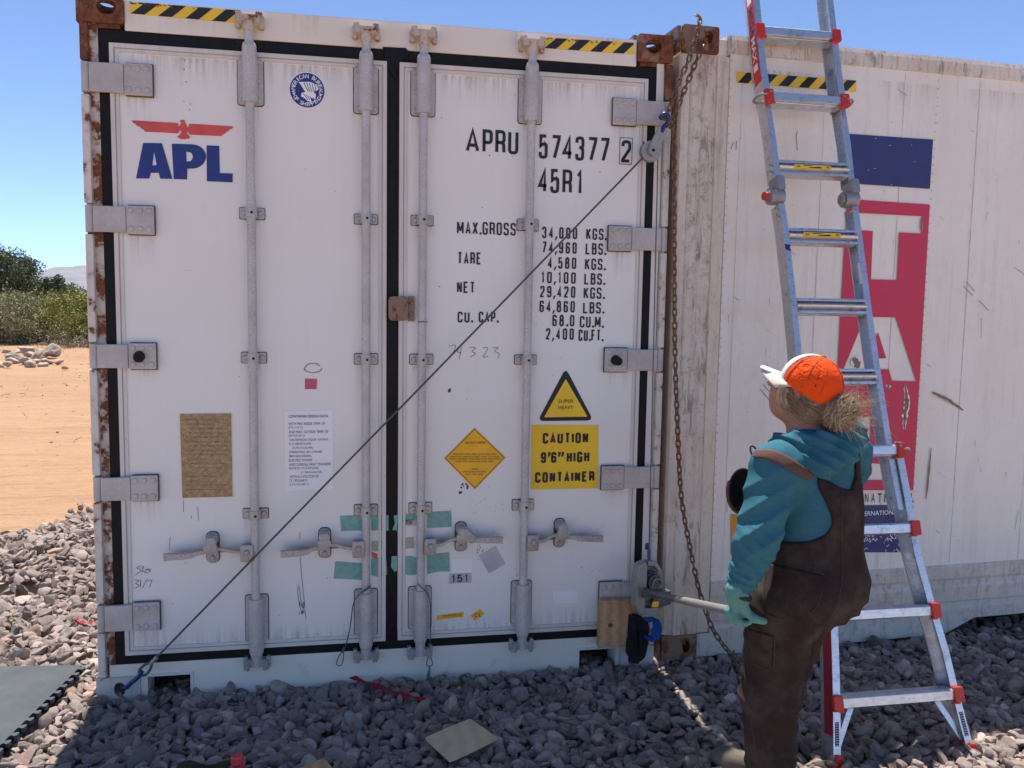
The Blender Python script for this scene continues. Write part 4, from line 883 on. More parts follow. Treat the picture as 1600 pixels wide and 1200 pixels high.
for p in ([(1246, 205), (1244, 212), (1246, 235)], [(1151, 220), (1150, 234)], [(1146, 222), (1142, 233)], [(1510, 440), (1523, 455)], [(1506, 447), (1520, 462)], [(1530, 470), (1545, 485)], [(1192, 600), (1205, 615)], [(1188, 608), (1202, 625)]): stroke_to(bm, T, [pxs(*q, -.006) for q in p], .003, -.0060)
ob('scratches', bm, plain('grey_scuffs', (.20, .17, .15), .8), skin)

# ================================================================== ground
HOLE = onZ(18, 935)
def gravel_edge(x, y): return x+1.34-(y-2.6)*.385+.18*noise.noise(Vector((x*1.1, y*1.1, 2)))+.08*noise.noise(Vector((x*4, y*4, 5)))
def gz(x, y): return .012*noise.noise(Vector((x*1.3, y*1.3, 1)))+.05*math.exp(-((x+1.05)**2+(y-2.0)**2)*1.6)
bm = BM()
xs = np.concatenate([-np.geomspace(13000, 16, 14), np.linspace(-14, 14, 57), np.geomspace(16, 13000, 14)]); ys = np.concatenate([-np.geomspace(600, 8, 8), np.linspace(-6, 40, 93), np.geomspace(42, 12900, 16)])
V = []; 
for y in ys:
    for x in xs:
        z = -.075+(.03*noise.noise(Vector((x*.7, y*.7, 4)))+.018*noise.noise(Vector((x*2, y*2.6, 9))) if abs(x) < 15 and -7 < y < 41 else 0)
        if abs(x) < 15 and y > 3: z += .02
        if (x-HOLE.x)**2+(y-HOLE.y)**2 < .5: z += .03
        V.append((x, y, z))
nx_ = len(xs); FQ = [(j*nx_+i, j*nx_+i+1, (j+1)*nx_+i+1, (j+1)*nx_+i) for j in range(len(ys)-1) for i in range(nx_-1)]
me = np_mesh('ground', V, FQ); me.polygons.foreach_set('use_smooth', [True]*len(me.polygons)); tag(ob('ground', me, DIRT), kind='structure')
# bed under the stones
V = []; n1, n2 = 130, 150; FQ = []
gx = np.linspace(-3.6, 9, n1); gy = np.linspace(-2.3, 4.6, n2)
for y in gy:
    for x in gx:
        e = gravel_edge(x, y); V.append((x, y, (-.022+gz(x, y)-.14*max(0, 1.6-((x-HOLE.x)/.18)**2-((y-HOLE.y)/.16)**2)) if e > 0 else -.022-.4*min(-e, 1)))
FQ = [(j*n1+i, j*n1+i+1, (j+1)*n1+i+1, (j+1)*n1+i) for j in range(n2-1) for i in range(n1-1)]
me = np_mesh('gravel_bed', V, FQ); me.polygons.foreach_set('use_smooth', [True]*len(me.polygons)); tag(ob('gravel_bed', me, BED), kind='structure')
# stones
def stone_proto(sub, sharp=64.0):
    b = bmesh.new(); bmesh.ops.create_icosphere(b, subdivisions=sub, radius=1); P_ = np.array([v.co for v in b.verts]); F_ = np.array([[v.index for v in f.verts] for f in b.faces]); b.free()
    P_ /= np.linalg.norm(P_, axis=1)[:, None]; n = RNG.integers(8, 12); N = RNG.normal(size=(n, 3)); N /= np.linalg.norm(N, axis=1)[:, None]; d = RNG.uniform(.52, .98, n)
    dots = P_@N.T; r = np.where(dots > .05, d[None, :]/np.maximum(dots, .05), 9.)
    P_ = P_; k = sharp; r = -np.log(np.exp(-k*np.minimum(r, 3)).sum(1)+math.exp(-k*1.25))/k
    X = P_*r[:, None]; X += .035*np.sin(X@RNG.normal(size=(3, 3))*4+RNG.uniform(0, 6, 3)); return X, F_
def rotm(n):
    q = RNG.normal(size=(n, 4)); q /= np.linalg.norm(q, axis=1)[:, None]; a, b, c, d = q.T
    return np.stack([np.stack([1-2*(c*c+d*d), 2*(b*c-a*d), 2*(b*d+a*c)], 1), np.stack([2*(b*c+a*d), 1-2*(b*b+d*d), 2*(c*d-a*b)], 1), np.stack([2*(b*d-a*c), 2*(c*d+a*b), 1-2*(b*b+c*c)], 1)], 1)
def stones_at(pts, size, sub, nproto=14):
    protos = [stone_proto(sub) for _ in range(nproto)]; Vs = []; Fs = []; Cs = []; off = 0
    which = RNG.integers(0, nproto, len(pts)); n = len(pts)
    sc_ = np.stack([RNG.uniform(.9, 1.45, n), RNG.uniform(.75, 1.05, n), RNG.uniform(.42, .8, n)], 1)*size[:, None]/2
    Rm = rotm(n); yawm = None
    # stones lie rather flat: blend random orientation toward yaw-only
    a = RNG.uniform(0, 2*PI, n); tilt = RNG.normal(0, .6, n); tilt2 = RNG.normal(0, .6, n); ca, sa, ct, st_, c2_, s2_ = np.cos(a), np.sin(a), np.cos(tilt), np.sin(tilt), np.cos(tilt2), np.sin(tilt2); z = np.zeros(n); o = np.ones(n)
    Rz = np.stack([np.stack([ca, -sa, z], 1), np.stack([sa, ca, z], 1), np.stack([z, z, o], 1)], 1); Rx = np.stack([np.stack([o, z, z], 1), np.stack([z, ct, -st_], 1), np.stack([z, st_, ct], 1)], 1); Ry = np.stack([np.stack([c2_, z, s2_], 1), np.stack([z, o, z], 1), np.stack([-s2_, z, c2_], 1)], 1)
    M_ = Rx@Ry@Rz
    base = np.array([.31, .252, .222]); tone = np.clip(RNG.lognormal(0, .22, n), .6, 1.8)[:, None]*base[None, :]
    warm = RNG.random(n) < .09; tone[warm] *= np.array([1.14, 1.0, .90]); pale = RNG.random(n) < .05; tone[pale] *= 1.45; pur = RNG.random(n) < .15; tone[pur] *= np.array([1.03, .96, 1.0])
    for w_ in range(nproto):
        idx = np.where(which == w_)[0]
        if len(idx) == 0: continue
        P_, F_ = protos[w_]; X = (P_[None, :, :]*sc_[idx][:, None, :]); X = np.einsum('nij,nvj->nvi', M_[idx], X)+pts[idx][:, None, :]
        Vs.append(X.reshape(-1, 3)); nv = len(P_); Fs.append((F_[None]+(np.arange(len(idx))*nv)[:, None, None]+off).reshape(-1, 3)); off += nv*len(idx)
        Cs.append(np.repeat(tone[idx], nv, axis=0))
    return np.concatenate(Vs), np.concatenate(Fs), np.concatenate(Cs)
def scatter(x0, x1, y0, y1, sp, keep):
    X, Y = np.meshgrid(np.arange(x0, x1, sp), np.arange(y0, y1, sp)); p = np.stack([X.ravel(), Y.ravel()], 1); p += RNG.uniform(-.5, .5, p.shape)*sp
    return p[np.array([keep(x, y) for x, y in p])] if keep else p
def keep_common(x, y):
    e = gravel_edge(x, y)
    if e < 0: return RNG.random() < .10*math.exp(e*6)
    if (x-HOLE.x)**2/.18**2+(y-HOLE.y)**2/.16**2 < 1 and RNG.random() < .93: return False
    return e > .12 or RNG.random() < .6
near = scatter(-1.6, 4.9, -1.55, .16, .029, lambda x, y: keep_common(x, y) and not (y > .06 and -.0 < x < 2.44 and not (.15 < x < .42 or 2.0 < x < 2.25)) and (y > -1.2 or RNG.random() < .8))
mid = scatter(-2.2, -.0, .16, 1.5, .032, keep_common); far_ = scatter(-3.0, -.0, 1.5, 4.4, .036, keep_common)
und = scatter(3.9, 6.5, .16, 1.0, .05, None)
def mk(p, lo, hi, zlo, zhi):
    s = RNG.uniform(lo, hi, len(p))*np.where(RNG.random(len(p)) < .10, 1.45, 1); z = RNG.uniform(zlo, zhi, len(p))+np.array([gz(x, y) for x, y in p]); return np.column_stack([p, z]), s
A_ = [stones_at(*mk(near, .032, .064, -.016, .026), 3), stones_at(*mk(mid, .036, .070, -.016, .030), 3), stones_at(*mk(np.concatenate([far_, und]), .038, .072, -.016, .034), 2)]
offs = 0; VV = []; FF = []; CC = []
for v_, f_, c_ in A_: VV.append(v_); FF.append(f_+offs); CC.append(c_); offs += len(v_)
VV = np.concatenate(VV); FF = np.concatenate(FF); CC = np.concatenate(CC)
me = np_mesh('gravel', VV, FF); me.polygons.foreach_set('use_smooth', np.ones(len(FF), bool)); me.set_sharp_from_angle(angle=math.radians(34))
at = me.color_attributes.new('tone', 'FLOAT_COLOR', 'POINT'); at.data.foreach_set('color', np.column_stack([CC, np.ones(len(CC))]).astype(np.float32).ravel())
tag(ob('gravel', me, STONE), kind='stuff')

# ================================================================== chain, pulley, cable, winch
def link_loop(bm, c, ax, side, L=.046, Wd=.026, r=.0042):
    """one oval link: c centre, ax long axis, side = in-plane short axis"""
    ax = ax.normalized(); side = (side-ax*side.dot(ax)).normalized(); R_ = Wd/2-r; hl = L/2-Wd/2; pts = []
    for k in range(6): a = -PI/2+PI*k/5; pts.append(c+ax*(hl+R_*math.cos(a))+side*R_*math.sin(a))
    for k in range(6): a = PI/2+PI*k/5; pts.append(c+ax*(-hl+R_*math.cos(a))+side*R_*math.sin(a))
    tube(bm, pts, r, 6, True)
def run_chain(bm, pts, pitch=.0300, k0=0):
    P_ = smooth_path(pts, 12); seg = [0]
    for i in range(len(P_)-1): seg.append(seg[-1]+(P_[i+1]-P_[i]).length)
    def at(s):
        for i in range(len(seg)-1):
            if seg[i+1] >= s: t = (s-seg[i])/max(seg[i+1]-seg[i], 1e-9); return P_[i].lerp(P_[i+1], t)
        return P_[-1]
    n = int(seg[-1]/pitch)
    for k in range(n):
        s = (k+.5)*pitch; c = at(s); d = at(min(s+.01, seg[-1]))-at(max(s-.01, 0)); x = Vector((1, .35, 0)); y = d.cross(x).normalized(); x = y.cross(d).normalized()
        a = (.25 if k % 2 == 0 else PI/2+.25)+random.gauss(0, .12); link_loop(bm, c, d, x*math.cos(a)+y*math.sin(a))
bm = BM()
run_chain(bm, [T.pt(*pxs(1094, 27), -.03)+Vector((0, 0, .02)), onY(1093, 36, -.03), onY(1078, 88, -.05), onY(1059, 132, -.06), onY(1048, 165, -.065), onY(1036, 185, -.07), onY(1034, 176, -.078)])
run_chain(bm, [T.pt(*pxs(1106, 56), -.02), onY(1098, 72, -.03), onY(1080, 115, -.05), onY(1062, 160, -.065), onY(1054, 182, -.07), onY(1044, 202, -.075)])
run_chain(bm, [onY(1046, 190, -.085), onY(1052, 204, -.07), onY(1053.5, 225, -.055), onY(1053.5, 400, -.05), onY(1055, 560, -.05), onY(1060, 700, -.055), onY(1065, 780, -.06), onY(1077, 850, -.08), onY(1092, 920, -.12), onY(1110, 975, -.18), onY(1128, 1005, -.24), onY(1142, 1022, -.30), onY(1158, 1040, -.40), onY(1180, 1060, -.48)], k0=1)
tag(ob('chain', bm, CHAINM, smooth=True), 'rusty steel chain looped through the brown upper corner casting and hanging down past the post', 'chain')
# snatch block
pc = onY(1018, 236, -.105); pl = thing('pulley_block', pc, 'small grey steel pulley block on a blue hook below the chain', 'pulley')
dirp = (onY(1034, 203, -.105)-pc).normalized()
bm = BM(); cyl(bm, pc+Vector((0, .012, 0)), pc+Vector((0, -.002, 0)), .045, n=32); cyl(bm, pc+Vector((0, .004, 0)), pc+Vector((0, .0045, 0)), .03, n=8)
ob('cheek_plate', bm, SHEAVE, pl, smooth=True)
bm = BM(); cyl(bm, pc+Vector((0, .034, 0)), pc+Vector((0, .024, 0)), .045, n=32); sh = bm; cyl(sh, pc+Vector((0, .0235, 0)), pc+Vector((0, .0125, 0)), .036, n=28); ob('sheave', sh, SHEAVE, pl, smooth=True)
bm = BM(); pp_ = Vector((dirp.z, 0, -dirp.x)); q = pc+dirp*.098
vs = []
for y_ in (-.018, -.003):
    lp_ = [pc+pp_*.022-dirp*.004, pc+pp_*.022+dirp*.01, q+pp_*.021, q-pp_*.021, pc-pp_*.022+dirp*.01, pc-pp_*.022-dirp*.004, pc-pp_*.012-dirp*.021, pc+pp_*.012-dirp*.021]
    vs.append([bm.verts.new(p+Vector((0, y_, 0))) for p in lp_])
face(bm, vs[0]); face(bm, vs[1][::-1])
for i in range(8): face(bm, [vs[0][i], vs[0][(i+1) % 8], vs[1][(i+1) % 8], vs[1][i]])
ob('strap_plate', bm, SHEAVE, pl)
bm = BM(); cyl(bm, pc+Vector((0, -.018, 0)), pc+Vector((0, -.024, 0)), .019, n=20); ob('axle_cap', bm, SHEAVE, pl, smooth=True)
bm = BM(); cyl(bm, pc+Vector((0, -.0241, 0)), pc+Vector((0, -.0255, 0)), .007, n=12); ob('axle_bolt', bm, DARK, pl)
bm = BM(); h0 = q-dirp*.012+Vector((0, -.012, 0)); tip = onY(1043, 180, -.125); tube(bm, smooth_path([h0, h0+dirp*.03, (h0+tip)/2+pp_*.010, tip-dirp*.015+pp_*.012, tip, tip-pp_*.016-dirp*.004, tip-pp_*.024-dirp*.026], 6), .010, 10, radii=None); ob('hook', bm, BLUE, pl, smooth=True)
# cable
e0 = onY(1004, 247, -.09); e1 = onY(243, 1029, -.075); bm = BM()
tube(bm, [onY(1018, 222, -.085)+Vector((-.036, 0, 0)), e0, e0.lerp(e1, .5)+Vector((0, 0, -.004)), e1], .0042, 8)
e2 = onY(226, 1047, -.075); hk = onY(190, 1078, -.035)
cb = thing('steel_cable', e1, 'thin grey steel cable running diagonally across both cargo doors down to the lower left corner', 'cable')
ob('wire_rope', bm, STEEL, cb, smooth=True)
bm = BM(); cyl(bm, e1-(e2-e1)*.15, e1+(e2-e1)*.45, .0085, n=12); ob('swage_sleeve', bm, SHEAVE, cb, smooth=True)
bm = BM(); d = (e2-e1).normalized(); sx_ = Vector((d.z, 0, -d.x)); c_ = e1.lerp(e2, .9); tube(bm, smooth_path([e1+d*.02, c_-d*.012+sx_*.014, c_+d*.018+sx_*.016, c_+d*.034, c_+d*.018-sx_*.016, c_-d*.012-sx_*.014, e1+d*.02], 6), .0055, 8); ob('thimble', bm, STEEL, cb, smooth=True)
bm = BM(); a = c_+d*.030; tube(bm, smooth_path([a-d*.014+sx_*.004, a+d*.02, a.lerp(hk, .5)+Vector((0, -.012, 0)), hk+Vector((.022, -.006, .012)), hk+Vector((.002, .010, .004)), hk+Vector((-.006, .030, -.006)), hk+Vector((-.002, .045, .008))], 7), .009, 10)
ob('hook', bm, BLUE, cb, smooth=True)
# return line to the winch
bm = BM(); tube(bm, [pc+Vector((.036, .018, .0)), onY(1014, 858, -.12)], .0026, 6)
tag(ob('hoist_cable', bm, STEEL, smooth=True), 'thin taut vertical cable between the pulley block and the hand winch', 'cable')
# hand winch
wc = onY(1016, 918, -.13); wn = thing('hand_winch', wc, 'grey cast hand winch with yellow sticker and long lever, hanging at the right door post', 'winch')
WP = Plane((wc.x, wc.y, wc.z), (1, .25, 0))
def wpx(x, y, h=0): return WP.st(x, y, h)
def wq(pts, h0, h1, bev=0.0): bm = BM(); prism(bm, WP, [wpx(x, y, h1) for x, y in pts], h0, h1, bev); return bm
ob('back_frame', wq([(1004, 878), (1026, 877), (1035, 892), (1036, 945), (1026, 962), (1002, 962), (995, 950), (996, 895)], -.035, -.020, .004), WINCHM, wn)
ob('front_frame', wq([(999, 884), (1010, 878), (1012, 890), (1009, 905), (1008, 958), (1000, 961), (994, 948), (995, 900)], -.0195, .028, .006), WINCHM, wn)
ob('housing_rim', wq([(1013, 877), (1026, 878), (1034, 892), (1030, 893), (1024, 884), (1013, 884)], -.0195, .02, .003), WINCHM, wn)
ob('base_lug', wq([(1002, 951), (1030, 950), (1029, 963), (1004, 965)], -.0195, .018, .004), WINCHM, wn)
bm = BM(); s, t = wpx(1020, 908); cyl(bm, WP.pt(s, t, -.0195), WP.pt(s, t, .018), .034, n=24)
for k in range(14): a = 2*PI*k/14; cyl(bm, WP.pt(s+.034*math.cos(a), t+.034*math.sin(a), .001), WP.pt(s+.041*math.cos(a+.12), t+.041*math.sin(a+.12), .001), .006, .003, 6)
ob('ratchet_wheel', bm, LEVER, wn, smooth=True, angle=30)
bm = BM(); 
for k in range(5): s2, t2 = wpx(1020, 893+k*4); cyl(bm, WP.pt(s2-.024, t2, -.002), WP.pt(s2+.024, t2-.004, -.002), .0048, n=8)
ob('cable_drum', bm, STEEL, wn, smooth=True)
bm = BM(); s, t = wpx(1022, 912); tube(bm, smooth_path([WP.pt(s-.026, t, .025), WP.pt(s-.012, t+.030, .028), WP.pt(s+.018, t+.022, .028), WP.pt(s+.034, t-.020, .026), WP.pt(s+.03, t-.04, .02)], 5), .0035, 6); ob('spring_wire', bm, SHEAVE, wn, smooth=True)
ob('pawl_plate', wq([(1022, 926), (1049, 923), (1049, 944), (1030, 950), (1021, 946)], -.012, .022, .004), LEVER, wn)
bm = wq([(1030, 929), (1044, 927), (1044, 934), (1031, 937)], .0221, .0235); prism(bm, WP, [wpx(x, y, .0235) for x, y in ((1020, 940), (1030, 940), (1028, 949), (1018, 949))], .0221, .0235); ob('yellow_sticker', bm, YEL, wn)
bm = BM(); tube(bm, smooth_path([WP.pt(*wpx(1015, 884), 0), onY(1014, 872, -.125), onY(1013.5, 858, -.12), onY(1011, 850, -.12), onY(1010, 858, -.118)], 6), .0075, 8); ob('hook', bm, BLUE, wn, smooth=True)
HANDC = PP(1158, 958, 2.60); lv0 = WP.pt(*wpx(1003, 921), .045); lv1 = lv0.lerp(HANDC, .42); lv2 = HANDC+(HANDC-lv0).normalized()*.025
bm = BM(); cyl(bm, WP.pt(*wpx(1001, 925), -.02), WP.pt(*wpx(1001, 925), .062), .017, n=16); ld = (lv1-lv0).normalized(); up_ = ld.cross(Vector((1, 0, 0))).normalized()
tube(bm, [lv0-ld*.035, lv0+ld*.05, lv0+ld*.1, lv1], .014, 10, radii=[.021, .019, .0155, .0135]); ob('lever', bm, LEVER, wn, smooth=True)
bm = BM(); cyl(bm, lv1-ld*.01, lv2, .0145, n=16); ob('lever_pipe', bm, PIPE, wn, smooth=True)
# pine block, straps
bm = BM(); r = pxrect(FRONT, 934, 935, 994, 1009, .05)
prism(bm, FRONT, [(r[0], r[2]+.004), (r[1]-.01, r[2]), (r[1], r[3]-.003), (r[0]+.003, r[3])], .0365, .075, .003)
tag(ob('wood_block', bm, WOOD), 'short pine block with a knot wedged over the lowest right hinge', 'wood block')
bm = BM(); s, t = F.st(954, 977, .0755); prism(bm, F, circ(s, t, .012, .010, 12), .0752, .0760); ob('knot', bm, plain('dark_knot', (.14, .06, .025), .8), bpy.data.objects['wood_block'])
bm = BM()
bl = [(983, 961), (1000, 960), (1012, 965), (1014, 985), (1012, 1008), (1008, 1028), (1001, 1030), (997, 1038), (988, 1036), (986, 1029), (978, 1020), (979, 1004), (984, 985)]
lp_ = [F.st(x, y, .09) for x, y in bl]; prism(bm, F, lp_, .0765, .094, .006)
for k, (x, y, x2, y2) in enumerate(((986, 962, 1010, 972), (988, 968, 992, 1005), (1000, 985, 1003, 1022))): tube(bm, [F.pt(*F.st(x, y, .096), .096), F.pt(*F.st((x+x2)/2, (y+y2)/2, .1), .104), F.pt(*F.st(x2, y2, .096), .096)], .011, 8)
tag(ob('strap_bundle', bm, STRAP, smooth=True), 'black bundled strap hanging below the hand winch in front of the lower right corner', 'strap')
bm = BM(); pts = smooth_path([onY(1008, 970, -.11), onY(1020, 966, -.13), onY(1026, 976, -.14), onY(1024, 992, -.13), onY(1014, 999, -.11), onY(1007, 992, -.10)], 6)
for i in range(len(pts)-1):
    a, b = pts[i], pts[i+1]; o_ = Vector((.012, -.024, 0)); face(bm, [bm.verts.new(p) for p in (a-o_, b-o_, b+o_, a+o_)])
bmesh.ops.remove_doubles(bm, verts=bm.verts, dist=1e-5); bmesh.ops.solidify(bm, geom=bm.faces, thickness=.006)
tag(ob('webbing_loop', bm, BSTRAP), 'bright blue webbing loop beside the black bundled strap', 'strap')
# wire loops on the bars
def wire(name, pts, eye, lab):
    bm = BM(); tube(bm, smooth_path(pts, 8), .0024, 6); a, b = eye; d = (b-a); n_ = Vector((d.z, 0, -d.x)).normalized()
    tube(bm, smooth_path([a, a+d*.35+n_*.010, a+d*.85+n_*.012, b, a+d*.85-n_*.012, a+d*.35-n_*.010, a], 6), .0022, 6); cyl(bm, a-d*.25, a+d*.12, .0052, n=8)
    return tag(ob(name, bm, STEEL, smooth=True), lab, 'wire loop', 'wire loops hanging from the locking bars')
wire('wire_loop', [onY(566, 924, -.075), onY(579, 915, -.07), onY(574, 921, -.078), onY(560, 930, -.07), onY(552, 945, -.05), onY(547, 980, -.03), onY(540, 1010, -.02), onY(536, 1017, -.02)], (onY(536, 1017, -.02), onY(529, 1040, -.03)), 'thin dark wire loop ending in an eye, hung on the second locking bar')
wire('wire_loop', [onY(652, 912, -.07), onY(662, 921, -.075), onY(669, 930, -.06), onY(673, 950, -.05), onY(672.5, 990, -.045), onY(671, 1026, -.05)], (onY(671, 1026, -.05), onY(671, 1041, -.06)), 'thin dark wire loop hung on the third locking bar above a frayed teal rope')
bm = BM()
for k in range(7): tube(bm, smooth_path([onY(671+random.uniform(-1, 1), 1040, -.06), onY(669.5+random.uniform(-2, 2), 1055, -.065), onY(669+random.uniform(-3, 3), 1066, -.07), onY(672+random.uniform(-2, 3), 1078+random.uniform(-5, 4), -.08)], 4), .0032, 5)
tag(ob('frayed_rope', bm, plain('faded_teal_rope', (.12, .20, .22), .9, var=.4, scale=60), smooth=True), 'short frayed teal rope end hanging below the door sill', 'rope')
# things lying on the stones
def ribbon3(name, pts, wd, m, lab, cat, th=.003):
    bm = BM(); P_ = smooth_path(pts, 6); n = len(P_); L = []
    for i, p in enumerate(P_):
        d = (P_[min(i+1, n-1)]-P_[max(i-1, 0)]).normalized(); s_ = d.cross(Vector((0, 0, 1))).normalized(); s_ = (s_+Vector((0, 0, .35*math.sin(i*.9)))).normalized()*wd/2; L.append((bm.verts.new(p-s_), bm.verts.new(p+s_)))
    for i in range(n-1): face(bm, [L[i][0], L[i][1], L[i+1][1], L[i+1][0]])
    bmesh.ops.solidify(bm, geom=bm.faces, thickness=th); return tag(ob(name, bm, m), lab, cat)
ribbon3('webbing_strap', [onZ(540, 1050, .05), onZ(556, 1060, .055), onZ(590, 1072, .052), onZ(625, 1084, .055), onZ(650, 1090, .052), onZ(671, 1096, .046)], .026, RSTRAP, 'faded red webbing strap end coming out from under the door sill', 'strap')
ribbon3('webbing_strap', [onZ(160, 975, .06), onZ(148, 972, .055), onZ(136, 974, .05), onZ(124, 970, .06), onZ(117, 966, .05)], .022, RSTRAP, 'crumpled red strap on the sunlit stones beside the left corner post', 'strap')
def board(name, px, z, th, m, lab, cat, sag=.0):
    Pn = [onZ(x, y, z) for x, y in px]; bm = BM(); n = 8
    g = []
    for i in range(n+1):
        row = []
        for j in range(n+1):
            u_, v_ = i/n, j/n; p = Pn[0].lerp(Pn[1], u_).lerp(Pn[3].lerp(Pn[2], u_), v_); row.append(p+Vector((0, 0, sag*math.sin(u_*3)*math.cos(v_*2.5))))
        g.append(row)
    up = [[bm.verts.new(p) for p in r_] for r_ in g]; dn = [[bm.verts.new(p-Vector((0, 0, th))) for p in r_] for r_ in g]
    for i in range(n):
        for j in range(n): face(bm, [up[i][j], up[i+1][j], up[i+1][j+1], up[i][j+1]]); face(bm, [dn[i][j], dn[i][j+1], dn[i+1][j+1], dn[i+1][j]])
    for i in range(n):
        for a in (0, n): face(bm, [up[i][a], up[i+1][a], dn[i+1][a], dn[i][a]]); face(bm, [up[a][i], up[a][i+1], dn[a][i+1], dn[a][i]])
    return tag(ob(name, bm, m), lab, cat)
board('plywood_scrap', [(665, 1152), (735, 1123), (777, 1152), (703, 1187)], .072, .011, PLY, 'olive tan plywood rectangle lying on the shaded stones', 'plywood', .003)
board('plywood_scrap', [(452, 1208), (506, 1184), (524, 1205), (470, 1240)], .066, .010, WOOD, 'light wood scrap cut by the lower edge of the photo', 'plywood', .002)
bm = BM(); bc = onZ(318, 1209, .062); g = 12
rows = [[bm.verts.new(bc+RH*(.22*(i/g-.5))+FH*(.13*(j/g-.5))+Vector((0, 0, .018*noise.noise(Vector((i*.35, j*.45, 2)))+.012*math.sin(i*.8)))) for j in range(g+1)] for i in range(g+1)]
for i in range(g):
    for j in range(g): face(bm, [rows[i][j], rows[i+1][j], rows[i+1][j+1], rows[i][j+1]])
bmesh.ops.solidify(bm, geom=bm.faces, thickness=.006); tag(ob('canvas_rag', bm, fabric('khaki_canvas', (.13, .115, .075)), smooth=True), 'crumpled khaki rag at the lower edge beside the red capped bottle', 'rag')
b0 = onZ(370.5, 1188, .092); bt_ = thing('bottle', (b0.x, b0.y, 0), 'small bottle with a ridged red cap at the lower edge of the photo', 'bottle')
def lathe(bm, c, prof, n=24, ax=Vector((0, 0, 1))):
    x, y = perp(ax); R_ = []
    for r, z in prof: R_.append([bm.verts.new(c+ax*z+(x*math.cos(2*PI*k/n)+y*math.sin(2*PI*k/n))*r) for k in range(n)])
    for i in range(len(R_)-1):
        for k in range(n): face(bm, [R_[i][k], R_[i][(k+1) % n], R_[i+1][(k+1) % n], R_[i+1][k]])
    face(bm, R_[0][::-1]); face(bm, R_[-1])
base = Vector((b0.x, b0.y, .036)); bm = BM(); lathe(bm, base, [(.030, -.05), (.033, -.045), (.033, .015), (.027, .032), (.016, .042), (.016, .05)]); ob('bottle_body', bm, plain('red_bottle_plastic', (.45, .03, .03), .35), bt_, smooth=True)
bm = BM(); lathe(bm, base, [(.0175, .046), (.0215, .047), (.0215, .070), (.0195, .074), (.0188, .0735)])
for k in range(26): a = 2*PI*k/26; cyl(bm, base+Vector((.0215*math.cos(a), .0215*math.sin(a), .049)), base+Vector((.0215*math.cos(a), .0215*math.sin(a), .069)), .0013, n=5)
for k in range(30): a = random.random()*6.28; r = .016*math.sqrt(random.random()); cyl(bm, base+Vector((r*math.cos(a), r*math.sin(a), .0732)), base+Vector((r*math.cos(a), r*math.sin(a), .0745)), .0014, n=5)
ob('bottle_cap', bm, plain('faded_red_cap_plastic', (.62, .06, .06), .5, var=.2, scale=90), bt_)
# rubber mat with interlocking edge
mz = .078
mA, mB, mC = onZ(134, 1039, mz), onZ(0, 1172, mz), onZ(0, 1046, mz)
ed = (mB-mA); eL = ed.length; ed.normalize(); inn = Vector((ed.y, -ed.x, 0)); inn = inn if inn.dot(mC-mA) > 0 else -inn
bm = BM(); loop = []; NT_ = int(eL*1.28/.058); Lm = NT_*.058
for k in range(NT_):
    s = k*.058; tl = .013; 
    for ds, o in ((.010, .016), (.016, .020), (.007, 0), (.022, 0)) : pass
    loop += [mA+ed*(s+.004)+inn*.018, mA+ed*(s+.020)+inn*.018, mA+ed*(s+.023)+inn*.012, mA+ed*(s+.017)+inn*.002, mA+ed*(s+.020)-inn*.006, mA+ed*(s+.044)-inn*.006, mA+ed*(s+.047)+inn*.002, mA+ed*(s+.041)+inn*.012, mA+ed*(s+.044)+inn*.018]
W2 = .62; loop += [mA+ed*Lm+inn*.018, mA+ed*Lm+inn*W2, mA+inn*W2, mA+inn*.018]
def sub(lp_, z0, z1, bm):
    a = [bm.verts.new((p.x, p.y, z0)) for p in lp_]; b = [bm.verts.new((p.x, p.y, z1)) for p in lp_]; n = len(lp_)
    f1 = face(bm, b); f2 = face(bm, a[::-1]); bmesh.ops.triangulate(bm, faces=[f for f in (f1, f2) if f])
    for i in range(n): face(bm, [a[i], a[(i+1) % n], b[(i+1) % n], b[i]])
sub(loop, mz-.016, mz, bm); tag(ob('rubber_mat', bm, RUBBER), 'grey ribbed rubber mat with an interlocking puzzle edge on the sunlit stones', 'mat')

# ================================================================== ladder
LP = LAD
def lst(x, y, h=0): return LP.st(x, y, h)
RAILS = {'l_in': [(1192, 110), (1199, 150), (1210, 220), (1217, 285), (1228, 350), (1242, 475), (1250, 560), (1272, 700), (1292, 830)],
         'r_in': [(1303, 50), (1308, 100), (1315, 150), (1326, 220), (1333, 285), (1342, 350), (1358, 475), (1370, 560), (1392, 700), (1411, 800)],
         'l_up': [(1176, -60), (1181, 0), (1186, 50), (1192.5, 110), (1200, 155), (1202, 165)],
         'r_up': [(1290, -60), (1296, 0), (1302, 50), (1309, 110), (1315, 150), (1317, 165)],
         'l_lo': [(1279, 690), (1291, 800), (1299, 900), (1303, 985), (1306, 1090), (1307, 1200), (1306, 1235)],
         'r_lo': [(1401, 690), (1416, 770), (1432, 862), (1456, 950), (1475, 1013), (1492, 1084), (1512, 1160), (1520, 1188)]}
RS = {k: [lst(x, y) for x, y in v] for k, v in RAILS.items()}
def railx(k, t):
    q = sorted(RS[k], key=lambda v: v[1])
    if t <= q[0][1]: a, b = q[0], q[1]
    elif t >= q[-1][1]: a, b = q[-2], q[-1]
    else:
        for a, b in zip(q, q[1:]):
            if a[1] <= t <= b[1]: break
    f = (t-a[1])/(b[1]-a[1]); return a[0]+(b[0]-a[0])*f
lad = thing('ladder', LP.pt((RS['l_lo'][-1][0]+RS['r_lo'][-1][0])/2, .02), 'tall aluminium multi-section ladder with red rung brackets leaning against the cream container', 'ladder')
